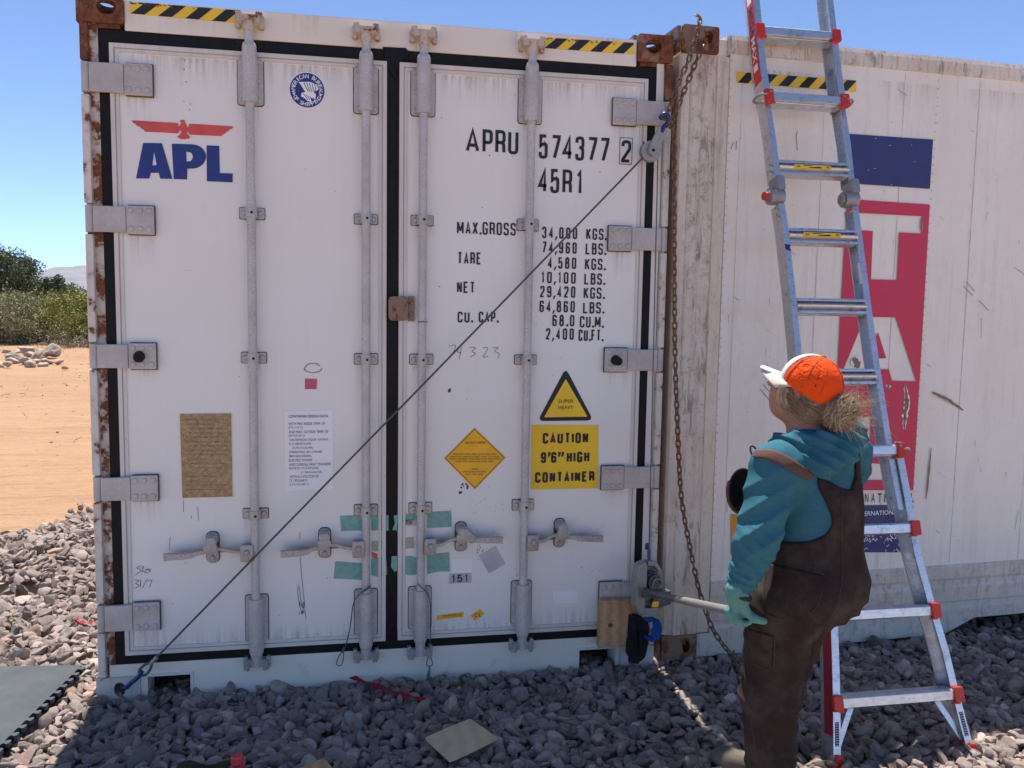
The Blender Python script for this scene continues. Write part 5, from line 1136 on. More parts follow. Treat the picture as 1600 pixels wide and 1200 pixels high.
def rail(key, t0, t1, name, h, wd=.026, dep=.070, side=1, lab=None):
    """C-channel: web on the outer side, front flange wd wide, rear flange"""
    th = .004; ts = [t0+(t1-t0)*i/24 for i in range(25)]; bm = BM()
    prof = [(-wd/2, 0), (wd/2, 0), (wd/2, -th), (-wd/2+th, -th), (-wd/2+th, -dep+th), (wd/2, -dep+th), (wd/2, -dep), (-wd/2, -dep)]
    prof = [(side*a, b) for a, b in prof]; rings = []
    for t in ts: x = railx(key, t); rings.append([bm.verts.new(LP.pt(x+a, t, h+b)) for a, b in prof])
    for i in range(len(ts)-1):
        for k in range(8): face(bm, [rings[i][k], rings[i][(k+1) % 8], rings[i+1][(k+1) % 8], rings[i+1][k]])
    face(bm, rings[0]); face(bm, rings[-1][::-1]); return ob(name, bm, ALU, lad, label=lab)
def tz(y): return lst(1300, y)[1]
Tt0 = tz(-50)
lo_in, lo_mid = tz(830), tz(300); hz0, hz1 = tz(318), tz(280)
ri = [rail('l_in', tz(822), tz(320), 'inner_rail', -.006, side=1), rail('r_in', tz(800), tz(320), 'inner_rail', -.006, side=-1), rail('l_in', tz(285), tz(110), 'inner_rail', -.006, side=1), rail('r_in', tz(285), tz(60), 'inner_rail', -.006, side=-1)]
ro = [rail('l_up', tz(165), tz(-60), 'outer_rail', .006, .030, .086, 1), rail('r_up', tz(165), tz(-60), 'outer_rail', .006, .030, .086, -1), rail('l_lo', .01, tz(690), 'outer_rail', .006, .030, .086, 1), rail('r_lo', .035, lst(1401, 690)[1], 'outer_rail', .006, .030, .086, -1)]
# hinges
for key, kx in (('l_in', -1), ('r_in', 1)):
    zt = (hz0+hz1)/2; x = railx(key, zt); bm = BM()
    prism(bm, LP, rrect(x-.016, x+.020, zt-.004, zt+.058, .006), -.060, .016, .004); prism(bm, LP, rrect(x-.030, x+.008, zt-.050, zt+.004, .012), -.062, -.004, .004)
    cyl(bm, LP.pt(x-.040, zt-.022, -.03), LP.pt(x+.022, zt-.022, -.03), .036, n=24); cyl(bm, LP.pt(x-.046, zt-.022, -.03), LP.pt(x-.040, zt-.022, -.03), .024, n=24)
    hg = ob('hinge', bm, LBLUE, lad, smooth=True, angle=35)
    bm = BM()
    for j in range(4):
        for s in (-1, 1): c_ = LP.pt(railx(key, zt+s*(.10)+j*.012)-.0145, zt+s*.10-.02+j*.016, -.015-.02*(j % 2)); cyl(bm, c_, c_-Vector((.003, 0, 0)), .004, n=8)
    ob('rivet', bm, SHEAVE, hg)
    bm = BM(); c_ = LP.pt(x-.047, zt-.022, -.03)
    if kx < 0: cyl(bm, c_, c_-LP.u*.018, .020, .017, 18); ob('lock_knob', bm, LRED, hg, smooth=True)
    else: tube(bm, [c_+LP.n*.0+Vector((0, .022*math.cos(a), .022*math.sin(a))) for a in [2*PI*k/14 for k in range(14)]], .006, 8, True); ob('lock_ring', bm, SHEAVE, hg, smooth=True)
# rungs
def inner_rung(y, x0=None, sticker=False):
    t = tz(y); xl, xr = railx('l_in', t)+.012, railx('r_in', t)-.012; bm = BM(); prof = []
    for k in range(28):
        a = 2*PI*k/28; r = 1+.10*math.cos(4*a); prof.append((-.034+.034*r*math.cos(a), .019*r*math.sin(a)))
    A = [bm.verts.new(LP.pt(xl, t+z, h)) for h, z in prof]; B = [bm.verts.new(LP.pt(xr, t+z, h)) for h, z in prof]
    for k in range(28): face(bm, [A[k], A[(k+1) % 28], B[(k+1) % 28], B[k]])
    face(bm, A); face(bm, B[::-1])
    for dz in (-.026, .026):
        q0, q1 = LP.pt(xl, t+dz, -.02), LP.pt(xr, t+dz, -.02); prism(bm, LP, rect(xl, xr, t+dz-.006, t+dz+.006), -.055, -.006, .002)
    rg = ob('rung', bm, ALU, lad, smooth=True, angle=40)
    if sticker:
        m = (xl+xr)/2-.01; bm = BM(); prism(bm, LP, rect(m-.085, m+.085, t-.009, t+.009), -.002, .0052); ob('yellow_sticker', bm, YEL, rg)
        bm = BM(); text_to(bm, LP, '3A', (m-.078, m-.060, t-.006, t+.006), .0058, .01); text_to(bm, LP, '3A', (m+.060, m+.078, t-.006, t+.006), .0058, .01, rot=PI)
        prism(bm, LP, [(m-.045, t+.003), (m+.0, t+.003), (m+.0, t+.0055), (m-.045, t+.007)], .0053, .0058); prism(bm, LP, [(m+.045, t-.004), (m+.03, t+.001), (m-.02, t-.003), (m-.02, t-.006), (m+.03, t-.006)], .0053, .0058); ob('sticker_print', bm, INKB, rg)
for y, st in ((263, 1), (368, 1), (477, 0), (587, 0)): inner_rung(y, None, st)
def tread(key, ymid, px0, px1, dep=.075, hgt=.032, rod=False, lab=None):
    t = lst((px0+px1)/2, ymid, .012)[1]; xl, xr = railx('l_'+key, t), railx('r_'+key, t); bm = BM()
    prof = [(.016, -.020), (.019, .012), (.012, .019), (-.060, .021), (-.066, .014), (-.066, -.016), (-.056, -.022), (-.004, -.024), (.002, -.010), (.008, -.024)]
    A = [bm.verts.new(LP.pt(xl+.004, t+z, h)) for h, z in prof]; B = [bm.verts.new(LP.pt(xr-.004, t+z, h)) for h, z in prof]; n = len(prof)
    for k in range(n): face(bm, [A[k], A[(k+1) % n], B[(k+1) % n], B[k]])
    face(bm, A); face(bm, B[::-1]); rg = ob('step', bm, ALU, lad)
    for x, s in ((xl, 1), (xr, -1)):
        bm = BM(); prism(bm, LP, rrect(x-.022 if s > 0 else x-.018, x+.018 if s > 0 else x+.022, t-.032, t+.026, .006), .0065, .026, .004); prism(bm, LP, rrect(x-.008*s+(.012*s) if s > 0 else x-.026, x+.026 if s > 0 else x+.004, t-.037, t-.0322, .0015), .0065, .022)
        ob('step_bracket', bm, LRED, rg)
        if rod:
            bm = BM(); c_ = LP.pt(x, t, .018); q = LP.u*(-s)
            tube(bm, smooth_path([c_, c_+q*.03+LP.n*.004, c_+q*.048-LP.n*.02, c_+q*.046-LP.n*.06, c_+q*.02-LP.n*.075], 6), .006, 8); ob('lock_rod', bm, SHEAVE, rg, smooth=True)
            bm = BM(); cyl(bm, LP.pt(x+.004*s, t+.012, .0262), LP.pt(x+.004*s, t+.012, .0285), .006, n=10); ob('rivet', bm, SHEAVE, rg)
    return rg, t, xl, xr
tread('up', 51, 1190, 1305); tread('up', 153, 1200, 1320, rod=True)
tread('lo', 703, 1290, 1405, rod=True); tread('lo', 826, 1300, 1425); tread('lo', 957, 1305, 1455); bot = tread('lo', 1091, 1305, 1495)
# braces under the lowest step
for key, s in (('l_lo', 1), ('r_lo', -1)):
    t = bot[1]; x = railx(key, t); x2 = railx(key, t-.17); bm = BM()
    a = LP.pt(x+s*.075, t-.016, -.02); b = LP.pt(x2+s*.010, t-.17, -.015); d = (b-a).normalized(); nn = LP.n; w_ = d.cross(nn)*.011
    vs = [[bm.verts.new(p+w_*i+nn*j) for i, j in ((-1, -.003), (1, -.003), (1, .003), (-1, .003))] for p in (a, a.lerp(b, .8), b)]
    for i in range(2):
        for k in range(4): face(bm, [vs[i][k], vs[i][(k+1) % 4], vs[i+1][(k+1) % 4], vs[i+1][k]])
    face(bm, vs[0]); face(bm, vs[-1]); ob('brace', bm, ALU, lad)
# red sleeves on the outer faces, labels, feet
def side_band(key, t0, t1, m, name, h0=-.060, h1=.002, out=-1, lab=None):
    bm = BM(); ts = [t0+(t1-t0)*i/10 for i in range(11)]; x_ = .0165
    R_ = [[bm.verts.new(LP.pt(railx(key, t)+out*x_, t, h)) for h in (h0, h1)]+[bm.verts.new(LP.pt(railx(key, t)+out*(x_-.0012), t, h)) for h in (h1, h0)] for t in ts]
    for i in range(10):
        for k in range(4): face(bm, [R_[i][k], R_[i][(k+1) % 4], R_[i+1][(k+1) % 4], R_[i+1][k]])
    face(bm, R_[0]); face(bm, R_[-1]); return ob(name, bm, m, lad, label=lab)
side_band('l_lo', tz(1150), tz(800), DRED, 'rail_sleeve', -.055, .003)
lb = side_band('l_up', tz(133), tz(-60), LRED, 'rail_sticker', -.060, .002, lab='red sticker with white lettering on the upper left rail')
# lettering along the left upper rail
bm = BM(); t0_, t1_ = tz(108), tz(18); 
PL_ = Plane(LP.pt(railx('l_up', t1_)-.0172, t1_, -.029), (LP.pt(railx('l_up', t0_), t0_)-LP.pt(railx('l_up', t1_), t1_)), -LP.n)
def rail_text(s, ya, yb, hh, off, bmx, sh=0.0):
    ta, tb = tz(ya), tz(yb); A = LP.pt(railx('l_up', ta)-.0174, ta, -.029); B = LP.pt(railx('l_up', tb)-.0174, tb, -.029); u_ = (B-A).normalized(); me = text_local(s, off); vs = [v.co.copy() for v in me.vertices]
    x0 = min(v.x for v in vs); x1 = max(v.x for v in vs); y0 = min(v.y for v in vs); y1 = max(v.y for v in vs); o = []
    for v in vs: f = (v.x-x0)/(x1-x0); t = ta+(tb-ta)*f; g = ((v.y-y0)/(y1-y0)-.5); o.append(bmx.verts.new(LP.pt(railx('l_up', t)-.0174, t, -.029-g*hh*-1)))
    for p in me.polygons: face(bmx, [o[i] for i in p.vertices])
    bpy.data.meshes.remove(me)
rail_text('MEGA', 19, 60, .040, .02, bm); o_ = ob('rail_lettering', bm, plain('dark_red_print', (.12, .01, .012), .5), lb)
bm = BM(); rail_text('MAX', 63, 100, .036, .02, bm); 
bx = BM()
for ya, yb in ((104, 114), (-2, 12)):
    ta, tb = tz(ya), tz(yb)
    for h0, h1 in ((-.05, -.012),): face(bx, [bx.verts.new(LP.pt(railx('l_up', t)-.0173, t, h)) for t, h in ((ta, h0), (tb, h0), (tb, h1), (ta, h1))])
ob('rail_lettering', bm, PAPER, lb); ob('print_box', bx, PAPER, lb)
for key, y0_, y1_ in (('l_lo', 1128, 1166), ('r_lo', 1112, 1150)):
    ta, tb = lst(1306 if key[0] == 'l' else 1502, y1_)[1], lst(1306 if key[0] == 'l' else 1498, y0_)[1]; bm = BM(); bw = BM(); n = 10
    def strip(bmx, a, b, w_, h): 
        xa, xb = railx(key, a), railx(key, b); face(bmx, [bmx.verts.new(LP.pt(x, t, h)) for x, t in ((xa-w_, a), (xa+w_, a), (xb+w_, b), (xb-w_, b))])
    strip(bm, ta, tb, .008, .0068); rl = ob('rail_label', bm, BLACK, lad)
    for k in range(n): a = ta+(tb-ta)*(k+.2)/n; strip(bw, a, a+(tb-ta)/n*.4, .006, .0074)
    ob('label_print', bw, LRED if 0 else GREYL, rl)
bm = BM(); t = lst(1367, 432)[1]; x = railx('r_in', t)
for (a, b, mm) in (): pass
prism(bm, LP, rect(x-.045+.02, x-.0, t-.0, t+.0001), 0, .0001); bm.free()
xq = [(1335.5, 405), (1340, 405), (1344.5, 437), (1339.5, 437)]
for key, yy in (('r_in', 421),):
    t0_, t1_ = lst(1345, 438)[1], lst(1342, 405)[1]; bm = BM(); xa, xb = railx(key, t0_)+.0135-.004-.0052, railx(key, t1_)+.0135-.004-.0052
    face(bm, [bm.verts.new(LP.pt(xx, tt, hh)) for xx, tt, hh in ((xa-.0, t0_, -.052), (xa-.0, t0_, -.016), (xb-.0, t1_, -.016), (xb-.0, t1_, -.052))]); ob('rail_label', bm, PAPER, lad)
ft = lst(1520, 1188)[1]
for key in ('l_lo', 'r_lo'):
    x = railx(key, .03); bm = BM(); prism(bm, LP, [(x-.030, -.030), (x+.032, -.030), (x+.036, .0), (x+.030, .018), (x+.022, .055), (x-.006, .060), (x-.012, .030), (x-.026, .02)], -.09, .018, .006); ft_ = ob('foot', bm, LRED, lad)
    bm = BM(); prism(bm, LP, rect(x-.034, x+.036, -.046, -.0305), -.095, .022, .003); cyl(bm, LP.pt(x-.031, -.004, -.04), LP.pt(x-.0345, -.004, -.04), .024, n=20); ob('rubber_pad', bm, DARK, ft_)
t = lst(1244, 385)[1]; bm = BM(); x = railx('l_in', t)
prism(bm, LP, [(x-.013, t+.012), (x+.014, t+.008), (x+.008, t-.004), (x+.014, t-.020), (x-.010, t-.012)], -.0058, -.0045); ob('blue_tape', bm, NAVY, lad)

# ================================================================== background plants, rocks, mountains
def leaf_cloud(centers, radii, n, size, flat=.75):
    """many small leaf quads spread through a set of blobs; returns verts, quads, tone"""
    k = RNG.integers(0, len(centers), n); c = np.array(centers)[k]; r = np.array(radii)[k]
    d = RNG.normal(size=(n, 3)); d /= np.linalg.norm(d, axis=1)[:, None]; rad = RNG.random(n)**.45; p = c+d*(rad[:, None])*r
    a = RNG.normal(size=(n, 3)); a /= np.linalg.norm(a, axis=1)[:, None]; b = np.cross(a, RNG.normal(size=(n, 3))); b /= np.linalg.norm(b, axis=1)[:, None]
    s = size*RNG.uniform(.6, 1.5, n)[:, None]; V = np.stack([p-a*s, p+b*s*.38, p+a*s, p-b*s*.38], 1).reshape(-1, 3)
    tone = np.clip(RNG.normal(.45, .22, n)+RNG.normal(0, .12, len(centers))[k], 0, 1)
    return V, np.arange(4*n).reshape(n, 4), np.repeat(tone, 4)
def plant(name, loc, h, wd, lab, cat, mat, nb, nl, size, group, trunk=True, bare=0, lean=0, clear=.12, sq=1.0):
    x, y = loc; z = -.06; t = thing(name, (x, y, z), lab, cat, group); C_ = []; R_ = []
    for i in range(nb):
        a = random.uniform(0, 2*PI); u_ = random.random(); zz_ = h*(clear+(1-clear)*u_); prof = math.sin(PI*min(1, .18+.82*(1-u_)))**.6*(1 if u_ > .25 else .75+u_)
        rr = wd/2*prof*random.uniform(.25, .95); C_.append((x+math.cos(a)*rr+lean*u_, y+math.sin(a)*rr, z+zz_*random.uniform(.9, 1.0))); q = wd*random.uniform(.10, .2); R_.append((q, q, q*sq*random.uniform(.6, 1.1)))
    V, Fq, tn = leaf_cloud(C_, R_, nl, size); me = np_mesh('crown', V, Fq); at = me.attributes.new('tone', 'FLOAT', 'POINT'); at.data.foreach_set('value', tn.astype(np.float32))
    ob('crown' if trunk else 'foliage', me, mat, t); bm = BM()
    base = Vector((x, y, z-.1))
    for i in range(0, nb, 2):
        c = Vector(C_[i]); m_ = base.lerp(c, .45)+Vector((random.gauss(0, .05), random.gauss(0, .05), .1*h)); tube(bm, smooth_path([base+Vector((random.gauss(0, .03), random.gauss(0, .03), 0)), m_, c], 4), .02, 5, radii=[(.055 if trunk else .018)*h/3*(1-.85*j/8) for j in range(9)])
    for i in range(bare):
        a = random.uniform(0, 2*PI); L_ = random.uniform(.35, .8)*h; q = base+Vector((math.cos(a)*wd*.45*random.random(), math.sin(a)*wd*.45*random.random(), .05)); d = Vector((math.cos(a)*.6, math.sin(a)*.6, random.uniform(.4, 1))); tube(bm, smooth_path([q, q+d*L_*.5+Vector((0, 0, .08)), q+d*L_+Vector((random.gauss(0, .1), random.gauss(0, .1), -.05))], 3), .009, 4)
    if trunk: cyl(bm, base, base+Vector((lean*.2, 0, h*.35)), .05*h/2.4, .03*h/2.4, 10)
    ob('trunk' if trunk else 'stems', bm, BARK if trunk else TWIG, t)
def at_depth(px, y): 
    d = ray(px, 480); k = (y-CAM.y)/d.y; return CAM.x+d.x*k
G1, G2 = 'dark trees beyond the scrub', 'shrubs along the far edge of the dirt clearing'
for px, y, h, wd, lab in ((8, 46, 4.5, 3.9, 'tallest dark green tree, cut by the left edge of the photo'), (-45, 44, 5.0, 4.6, 'dark green tree wholly beyond the left edge'), (68, 50, 2.85, 3.5, 'mid green rounded tree in front of the blue mountains'), (100, 52, 2.2, 2.2, 'smallest dark tree, nearest the container post')):
    if px < -40: continue
    plant('tree', (at_depth(px, y), y), h, wd, lab, 'tree', LEAF_D, 60, 24000, .075, G1, True, 0, 0, .02)
for px, y, h, wd, lab, m, bare in ((18, 31, 1.55, 3.4, 'olive shrub below the tallest dark tree', LEAF_M, 16), (62, 32.5, 1.6, 3.2, 'yellow green shrub between two olive shrubs', LEAF_Y, 10), (104, 31.5, 1.75, 2.8, 'brightest yellow green shrub left of the container post', LEAF_Y, 12), (136, 33, 1.75, 2.6, 'shrub half hidden by the container post', LEAF_M, 14), (-22, 32, 1.8, 3.0, 'shrub cut by the left edge of the photo', LEAF_Y, 8), (40, 36, 1.7, 4.0, 'pale olive shrub farther back among the scrub', LEAF_M, 8)):
    plant('shrub', (at_depth(px, y), y), h, wd, lab, 'shrub', m, 40, 13000, .045, G2, False, bare*2, 0, .04)
plant('shrub', (at_depth(112, 28.5), 28.5), .75, 2.4, 'low grey leafless shrub in front of the yellow green ones', 'shrub', LEAF_M, 20, 900, .035, G2, False, 130, 0, .0)
for px, y, h in ((150, 34, 2.0), (172, 33, 1.8)): plant('shrub', (at_depth(px, y), y), h, 2.8, 'shrub standing behind the container', 'shrub', LEAF_Y, 30, 6000, .06, G2, False, 6, 0, .04)
# heaped boulders
BL = [(18, 563, 26, 'pale boulder at the left end of the heap'), (33, 566, 20, 'small boulder beside the left end of the heap'), (40, 552, 30, 'upper boulder of the heap, left of its middle'), (55, 558, 22, 'boulder in the middle of the heap'), (46, 568, 17, 'low boulder at the front of the heap'), (78, 556, 36, 'largest brown boulder at the right end of the heap'), (66, 566, 14, 'smallest boulder in front of the largest one'), (8, 570, 16, 'boulder cut off near the left edge of the photo'), (100, 574, 12, 'flat stone lying apart, right of the heap'), (61, 549, 16, 'rear boulder behind the heap'), (27, 556, 15, 'small wedge shaped rock between the two left boulders'), (89, 566, 15, 'angular rock leaning on the largest boulder'), (13, 554, 14, 'rear rock above the pale left boulder')]
for px, py, wpx_, lab in BL:
    g_ = onZ(px, py+4, -.05); g_ = Vector((at_depth(px, min(g_.y, 28)), min(g_.y, 28), -.05)); r = wpx_/FOC*(g_.y-CAM.y)/2; P_, F_ = stone_proto(4, 70.); P_ = P_*np.array([1.2, 1, .8])*r*.66+.04*r*np.array([[noise.noise(Vector(v)*3.1+Vector((px, 0, i_))) for i_ in range(3)] for v in P_]); a = random.random()*6
    R2 = np.array([[math.cos(a), -math.sin(a), 0], [math.sin(a), math.cos(a), 0], [0, 0, 1]]); P_ = P_@R2.T+np.array([g_.x, g_.y, g_.z+r*.55]); me = np_mesh('boulder', P_, F_); tag(ob('boulder', me, ROCK), lab, 'boulder', 'boulders heaped before the scrub')
for k in range(16):
    px, py = random.uniform(-5, 92), random.gauss(562, 6); g_ = onZ(px, min(max(py, 552), 574), -.05); r = random.uniform(8, 15)/FOC*(g_.y-CAM.y)/2; P_, F_ = stone_proto(3, 70.); P_ = P_*np.array([1.2, 1, .75])*r+np.array([g_.x, g_.y, g_.z+r*.45]); me = np_mesh('boulder', P_, F_); tag(ob('boulder', me, ROCK), 'small pale rock in the low rubble strip before the scrub', 'boulder', 'boulders heaped before the scrub')
# clods and pebbles on the dirt
cl = scatter(-14, -1.0, 4, 30, .42, lambda x, y: RNG.random() < (.75 if y < 20 else .9)); v_, f_, c_ = stones_at(np.column_stack([cl, np.full(len(cl), -.055)]), RNG.uniform(.006, .034, len(cl))*(1+cl[:, 1]/40), 2, 8)
me = np_mesh('dirt_clods', v_, f_); tag(ob('dirt_clods', me, DIRT), kind='stuff')
# dry twigs lying on the dirt
for k in range(26):
    x, y = random.uniform(-7, -1.2), random.uniform(4.2, 16); bm = BM(); a = random.uniform(0, PI); L_ = random.uniform(.12, .45); q = Vector((x, y, -.045)); d = Vector((math.cos(a), math.sin(a)*.6, .05))
    tube(bm, smooth_path([q, q+d*L_*.4+Vector((0, .03, .015)), q+d*L_], 3), .005, 4); tube(bm, [q+d*L_*.45+Vector((0, .03, .015)), q+d*L_*.7+Vector((.05, .08, .03))], .0035, 4)
    tag(ob('dry_twig', bm, TWIG), 'dry twig lying on the open dirt left of the container', 'twig', 'dry twigs scattered on the dirt')
# mountains
V = []; n1, n2 = 160, 24; FQ = []
for j in range(n2):
    for i in range(n1):
        x = -9000+18000*i/(n1-1); y = 8200+3800*j/(n2-1); u_ = j/(n2-1); ridge = 345+150*noise.noise(Vector((x*.00030, 7, 0)))+120*noise.noise(Vector((x*.0011, 3, 0)))+45*noise.noise(Vector((x*.004, 9, 1)))
        ridge += 60*math.exp(-((x+5200)/1500)**2); z = max(ridge, 60)*math.sin(PI*min(1, u_*1.0)*.5)**1.5*(1-.25*abs(noise.noise(Vector((x*.002, u_*4, 2)))))+30*noise.noise(Vector((x*.003, y*.003, 5)))*u_; V.append((x, y, z-4))
FQ = [(j*n1+i, j*n1+i+1, (j+1)*n1+i+1, (j+1)*n1+i) for j in range(n2-1) for i in range(n1-1)]
me = np_mesh('mountains', V, FQ); me.polygons.foreach_set('use_smooth', [True]*len(me.polygons)); tag(ob('mountains', me, HILL), kind='structure')

# air between here and the mountains
bm = BM(); hx, hy0, hy1, hz0_, hz1_ = 13400, -700, 13300, -30, 620
vs = [bm.verts.new((x, y, z)) for z in (hz0_, hz1_) for x, y in ((-hx, hy0), (hx, hy0), (hx, hy1), (-hx, hy1))]
for f in ((3, 2, 1, 0), (4, 5, 6, 7), (0, 1, 5, 4), (1, 2, 6, 5), (2, 3, 7, 6), (3, 0, 4, 7)): face(bm, [vs[i] for i in f])
hm = bpy.data.materials.new('pale_air'); hm.use_nodes = True; hn = hm.node_tree; hn.nodes.remove(hn.nodes['Principled BSDF']); pv = hn.nodes.new('ShaderNodeVolumePrincipled'); hn.links.new(pv.outputs[0], hn.nodes['Material Output'].inputs['Volume'])
pv.inputs['Color'].default_value = (.70, .80, 1, 1); pv.inputs['Density'].default_value = HAZE; pv.inputs['Anisotropy'].default_value = .0
tag(ob('haze', bm, hm), kind='stuff')

# ================================================================== person
def surface_nets(f, lo, hi, h):
    lo = np.array(lo, float); n = np.ceil((np.array(hi)-lo)/h).astype(int)+1; ax = [lo[i]+h*np.arange(n[i]) for i in range(3)]
    X, Y, Z = np.meshgrid(*ax, indexing='ij'); Fv = f(np.stack([X.ravel(), Y.ravel(), Z.ravel()], 1)).reshape(n)
    s = Fv < 0; c = np.zeros(n-1, int)
    for i in (0, 1):
        for j in (0, 1):
            for k in (0, 1): c += s[i:n[0]-1+i, j:n[1]-1+j, k:n[2]-1+k]
    act = (c > 0) & (c < 8); idx = -np.ones(n-1, int); cells = np.argwhere(act); idx[act] = np.arange(len(cells)); acc = np.zeros((len(cells), 3)); cnt = np.zeros(len(cells))
    E_ = [((a), (b)) for a in np.ndindex(2, 2, 2) for b in np.ndindex(2, 2, 2) if sum(b)-sum(a) == 1 and all(b[q] >= a[q] for q in range(3))]
    for a, b in E_:
        fa = Fv[tuple((cells+a).T)]; fb = Fv[tuple((cells+b).T)]; m = (fa < 0) != (fb < 0); t = np.where(m, fa/np.where(m, fa-fb, 1), 0)
        acc += np.where(m[:, None], np.array(a)+t[:, None]*(np.array(b)-np.array(a)), 0); cnt += m
    V = lo+h*(cells+acc/cnt[:, None]); Q = []
    for d in range(3):
        o1, o2 = [(1, 2), (2, 0), (0, 1)][d]; sl_a = [slice(1, n[q]-1) for q in range(3)]; sl_a[d] = slice(0, n[d]-1); sl_b = list(sl_a); sl_b[d] = slice(1, n[d])
        ch = s[tuple(sl_a)] != s[tuple(sl_b)]; e = np.argwhere(ch)
        e[:, o1] += 1; e[:, o2] += 1; ins = s[tuple(e.T)]
        def cell(u_, v_): q = e.copy(); q[:, o1] -= u_; q[:, o2] -= v_; return idx[tuple(q.T)]
        q = np.stack([cell(1, 1), cell(0, 1), cell(0, 0), cell(1, 0)], 1); q[~ins] = q[~ins][:, ::-1]; Q.append(q)
    Q = np.concatenate(Q); Q = Q[(Q >= 0).all(1)]; return V, Q
def sm(a, b, k):
    h = np.clip(.5+.5*(b-a)/k, 0, 1); return b+(a-b)*h-k*h*(1-h)
def smax(a, b, k): return -sm(-a, -b, k)
def rc(P, a, b, ra, rb):
    a = np.array(a); b = np.array(b); ab = b-a; t = np.clip((P-a)@ab/(ab@ab), 0, 1); return np.linalg.norm(P-a-t[:, None]*ab, axis=1)-(ra+(rb-ra)*t)
def ell(P, c, axes, r):
    q = (P-np.array(c))@np.array(axes).T; r = np.array(r); k0 = np.linalg.norm(q/r, axis=1); k1 = np.linalg.norm(q/(r*r), axis=1); return k0*(k0-1)/np.maximum(k1, 1e-6)
RV, FV, ZV = np.array(RH), np.array(FH), np.array([0, 0, 1.])
def J(px, py, D): return np.array(PP(px, py, D))
def vnoise(P, sc_, seed=0.0):
    o = np.zeros(len(P)); rs = np.random.default_rng(int(seed*10)+3)
    for _ in range(7): k = rs.normal(size=3); k /= np.linalg.norm(k); o += np.sin(P@k*sc_*rs.uniform(.6, 1.5)+rs.uniform(0, 6))
    return o/7
fd = -.62*RV+.78*FV; sdv = -.78*RV-.62*FV           # body facing, her left
TA = np.stack([sdv, fd, ZV])
J_ = dict(neck=J(1268, 690, 2.70), headc=J(1254, 614, 2.69), chest=J(1272, 755, 2.71), mid=J(1278, 830, 2.71), pelv=J(1262, 915, 2.73), ls=J(1212, 730, 2.60), le=J(1182, 846, 2.56), lw=J(1153, 926, 2.57), rs=J(1322, 708, 2.84), re=J(1326, 735, 3.08),
    lh=J(1222, 945, 2.68), lk=J(1203, 1085, 2.74), la=J(1204, 1318, 2.80), rh=J(1248, 940, 2.80), rk=J(1211, 1078, 2.95), ra=J(1196, 1168, 3.08))
STEP3 = LP.pt(railx('l_lo', tz(703))+.02, tz(703), .02); J_['rw'] = np.array(STEP3)+np.array([.0, -.06, .02])
# head frame: looking up to the left, away from the camera
hf = -.74*RV+.55*FV+.38*ZV; hf /= np.linalg.norm(hf); hl = np.cross(ZV, hf); hl /= np.linalg.norm(hl); hu = np.cross(hf, hl); HA = np.stack([hl, hf, hu]); HC = J_['headc']
def HP(l, f, u): return HC+hl*l+hf*f+hu*u
def torso(P, g=0.0):
    d = ell(P, J_['chest']+.0*fd, TA, (.150+g, .112+g, .20+g)); d = sm(d, ell(P, J_['mid']+.005*fd, TA, (.138+g, .112+g, .17+g)), .08)
    d = sm(d, ell(P, J_['pelv'], TA, (.155+g, .118+g, .14+g)), .08)
    for s in (-1, 1): d = sm(d, rc(P, J_['chest']+s*.06*sdv+.02*fd, J_['pelv']+s*.070*sdv-.040*fd+.015*ZV, .04+g, .100+g), .05)
    d = sm(d, rc(P, J_['ls'], J_['rs'], .060+g, .060+g), .07); return d
def arm(P, s, g=0.0):
    a, b, c = J_[s+'s'], J_[s+'e'], J_[s+'w']; d = rc(P, a, b, .059+g, .046+g); return sm(d, rc(P, b, c, .045+g, .029+g*.5), .03)
def leg(P, s, g=0.0):
    a, b, c = J_[s+'h'], J_[s+'k'], J_[s+'a']; d = rc(P, a, b, .098+g, .068+g*1.2); return sm(d, rc(P, b, c, .068+g*1.2, .050+g*1.3), .04)
def head(P):
    d = ell(P, HP(0, -.006, .014), HA, (.066, .084, .088)); d = sm(d, ell(P, HP(0, .036, -.052), HA, (.047, .050, .056)), .04)       # skull, jaw
    d = sm(d, rc(P, HP(0, .088, .016), HP(0, .106, -.018), .008, .013), .014)                                               # nose
    for s in (-1, 1):
        d = sm(d, ell(P, HP(s*.040, .068, -.022), HA, (.022, .018, .018)), .03); d = sm(d, rc(P, HP(s*.074, -.006, .004), HP(s*.076, -.012, -.026), .012, .008), .008)   # cheeks, ears
        d = smax(d, -(np.linalg.norm(P-HP(s*.030, .096, .012), axis=1)-.013), .012); d = sm(d, np.linalg.norm(P-HP(s*.030, .080, .012), axis=1)-.0125, .004)
    d = sm(d, rc(P, HP(-.016, .083, -.050), HP(.016, .083, -.050), .007, .007), .008); d = sm(d, rc(P, HP(-.012, .082, -.061), HP(.012, .082, -.061), .007, .007), .005)   # lips
    return sm(d, rc(P, HP(0, -.012, -.045), J_['neck']-.03*ZV, .052, .058), .03)
body_f = lambda P: sm(sm(sm(sm(sm(head(P), torso(P, -.02), .05), arm(P, 'l', -.012), .05), arm(P, 'r', -.012), .05), leg(P, 'l', -.015), .05), leg(P, 'r', -.015), .05)
def bounds(*ks, m=.2):
    A_ = np.array([J_[k] for k in ks]); return A_.min(0)-m, A_.max(0)+m
per = thing('person', (float(J_['la'][0]), float(J_['la'][1]), 0), 'person seen from behind in an orange and white cap, teal hooded top and brown overalls, gripping the winch lever', 'person')
per['label'] = 'person from behind in orange cap, teal hooded top and brown overalls, gripping the winch lever'
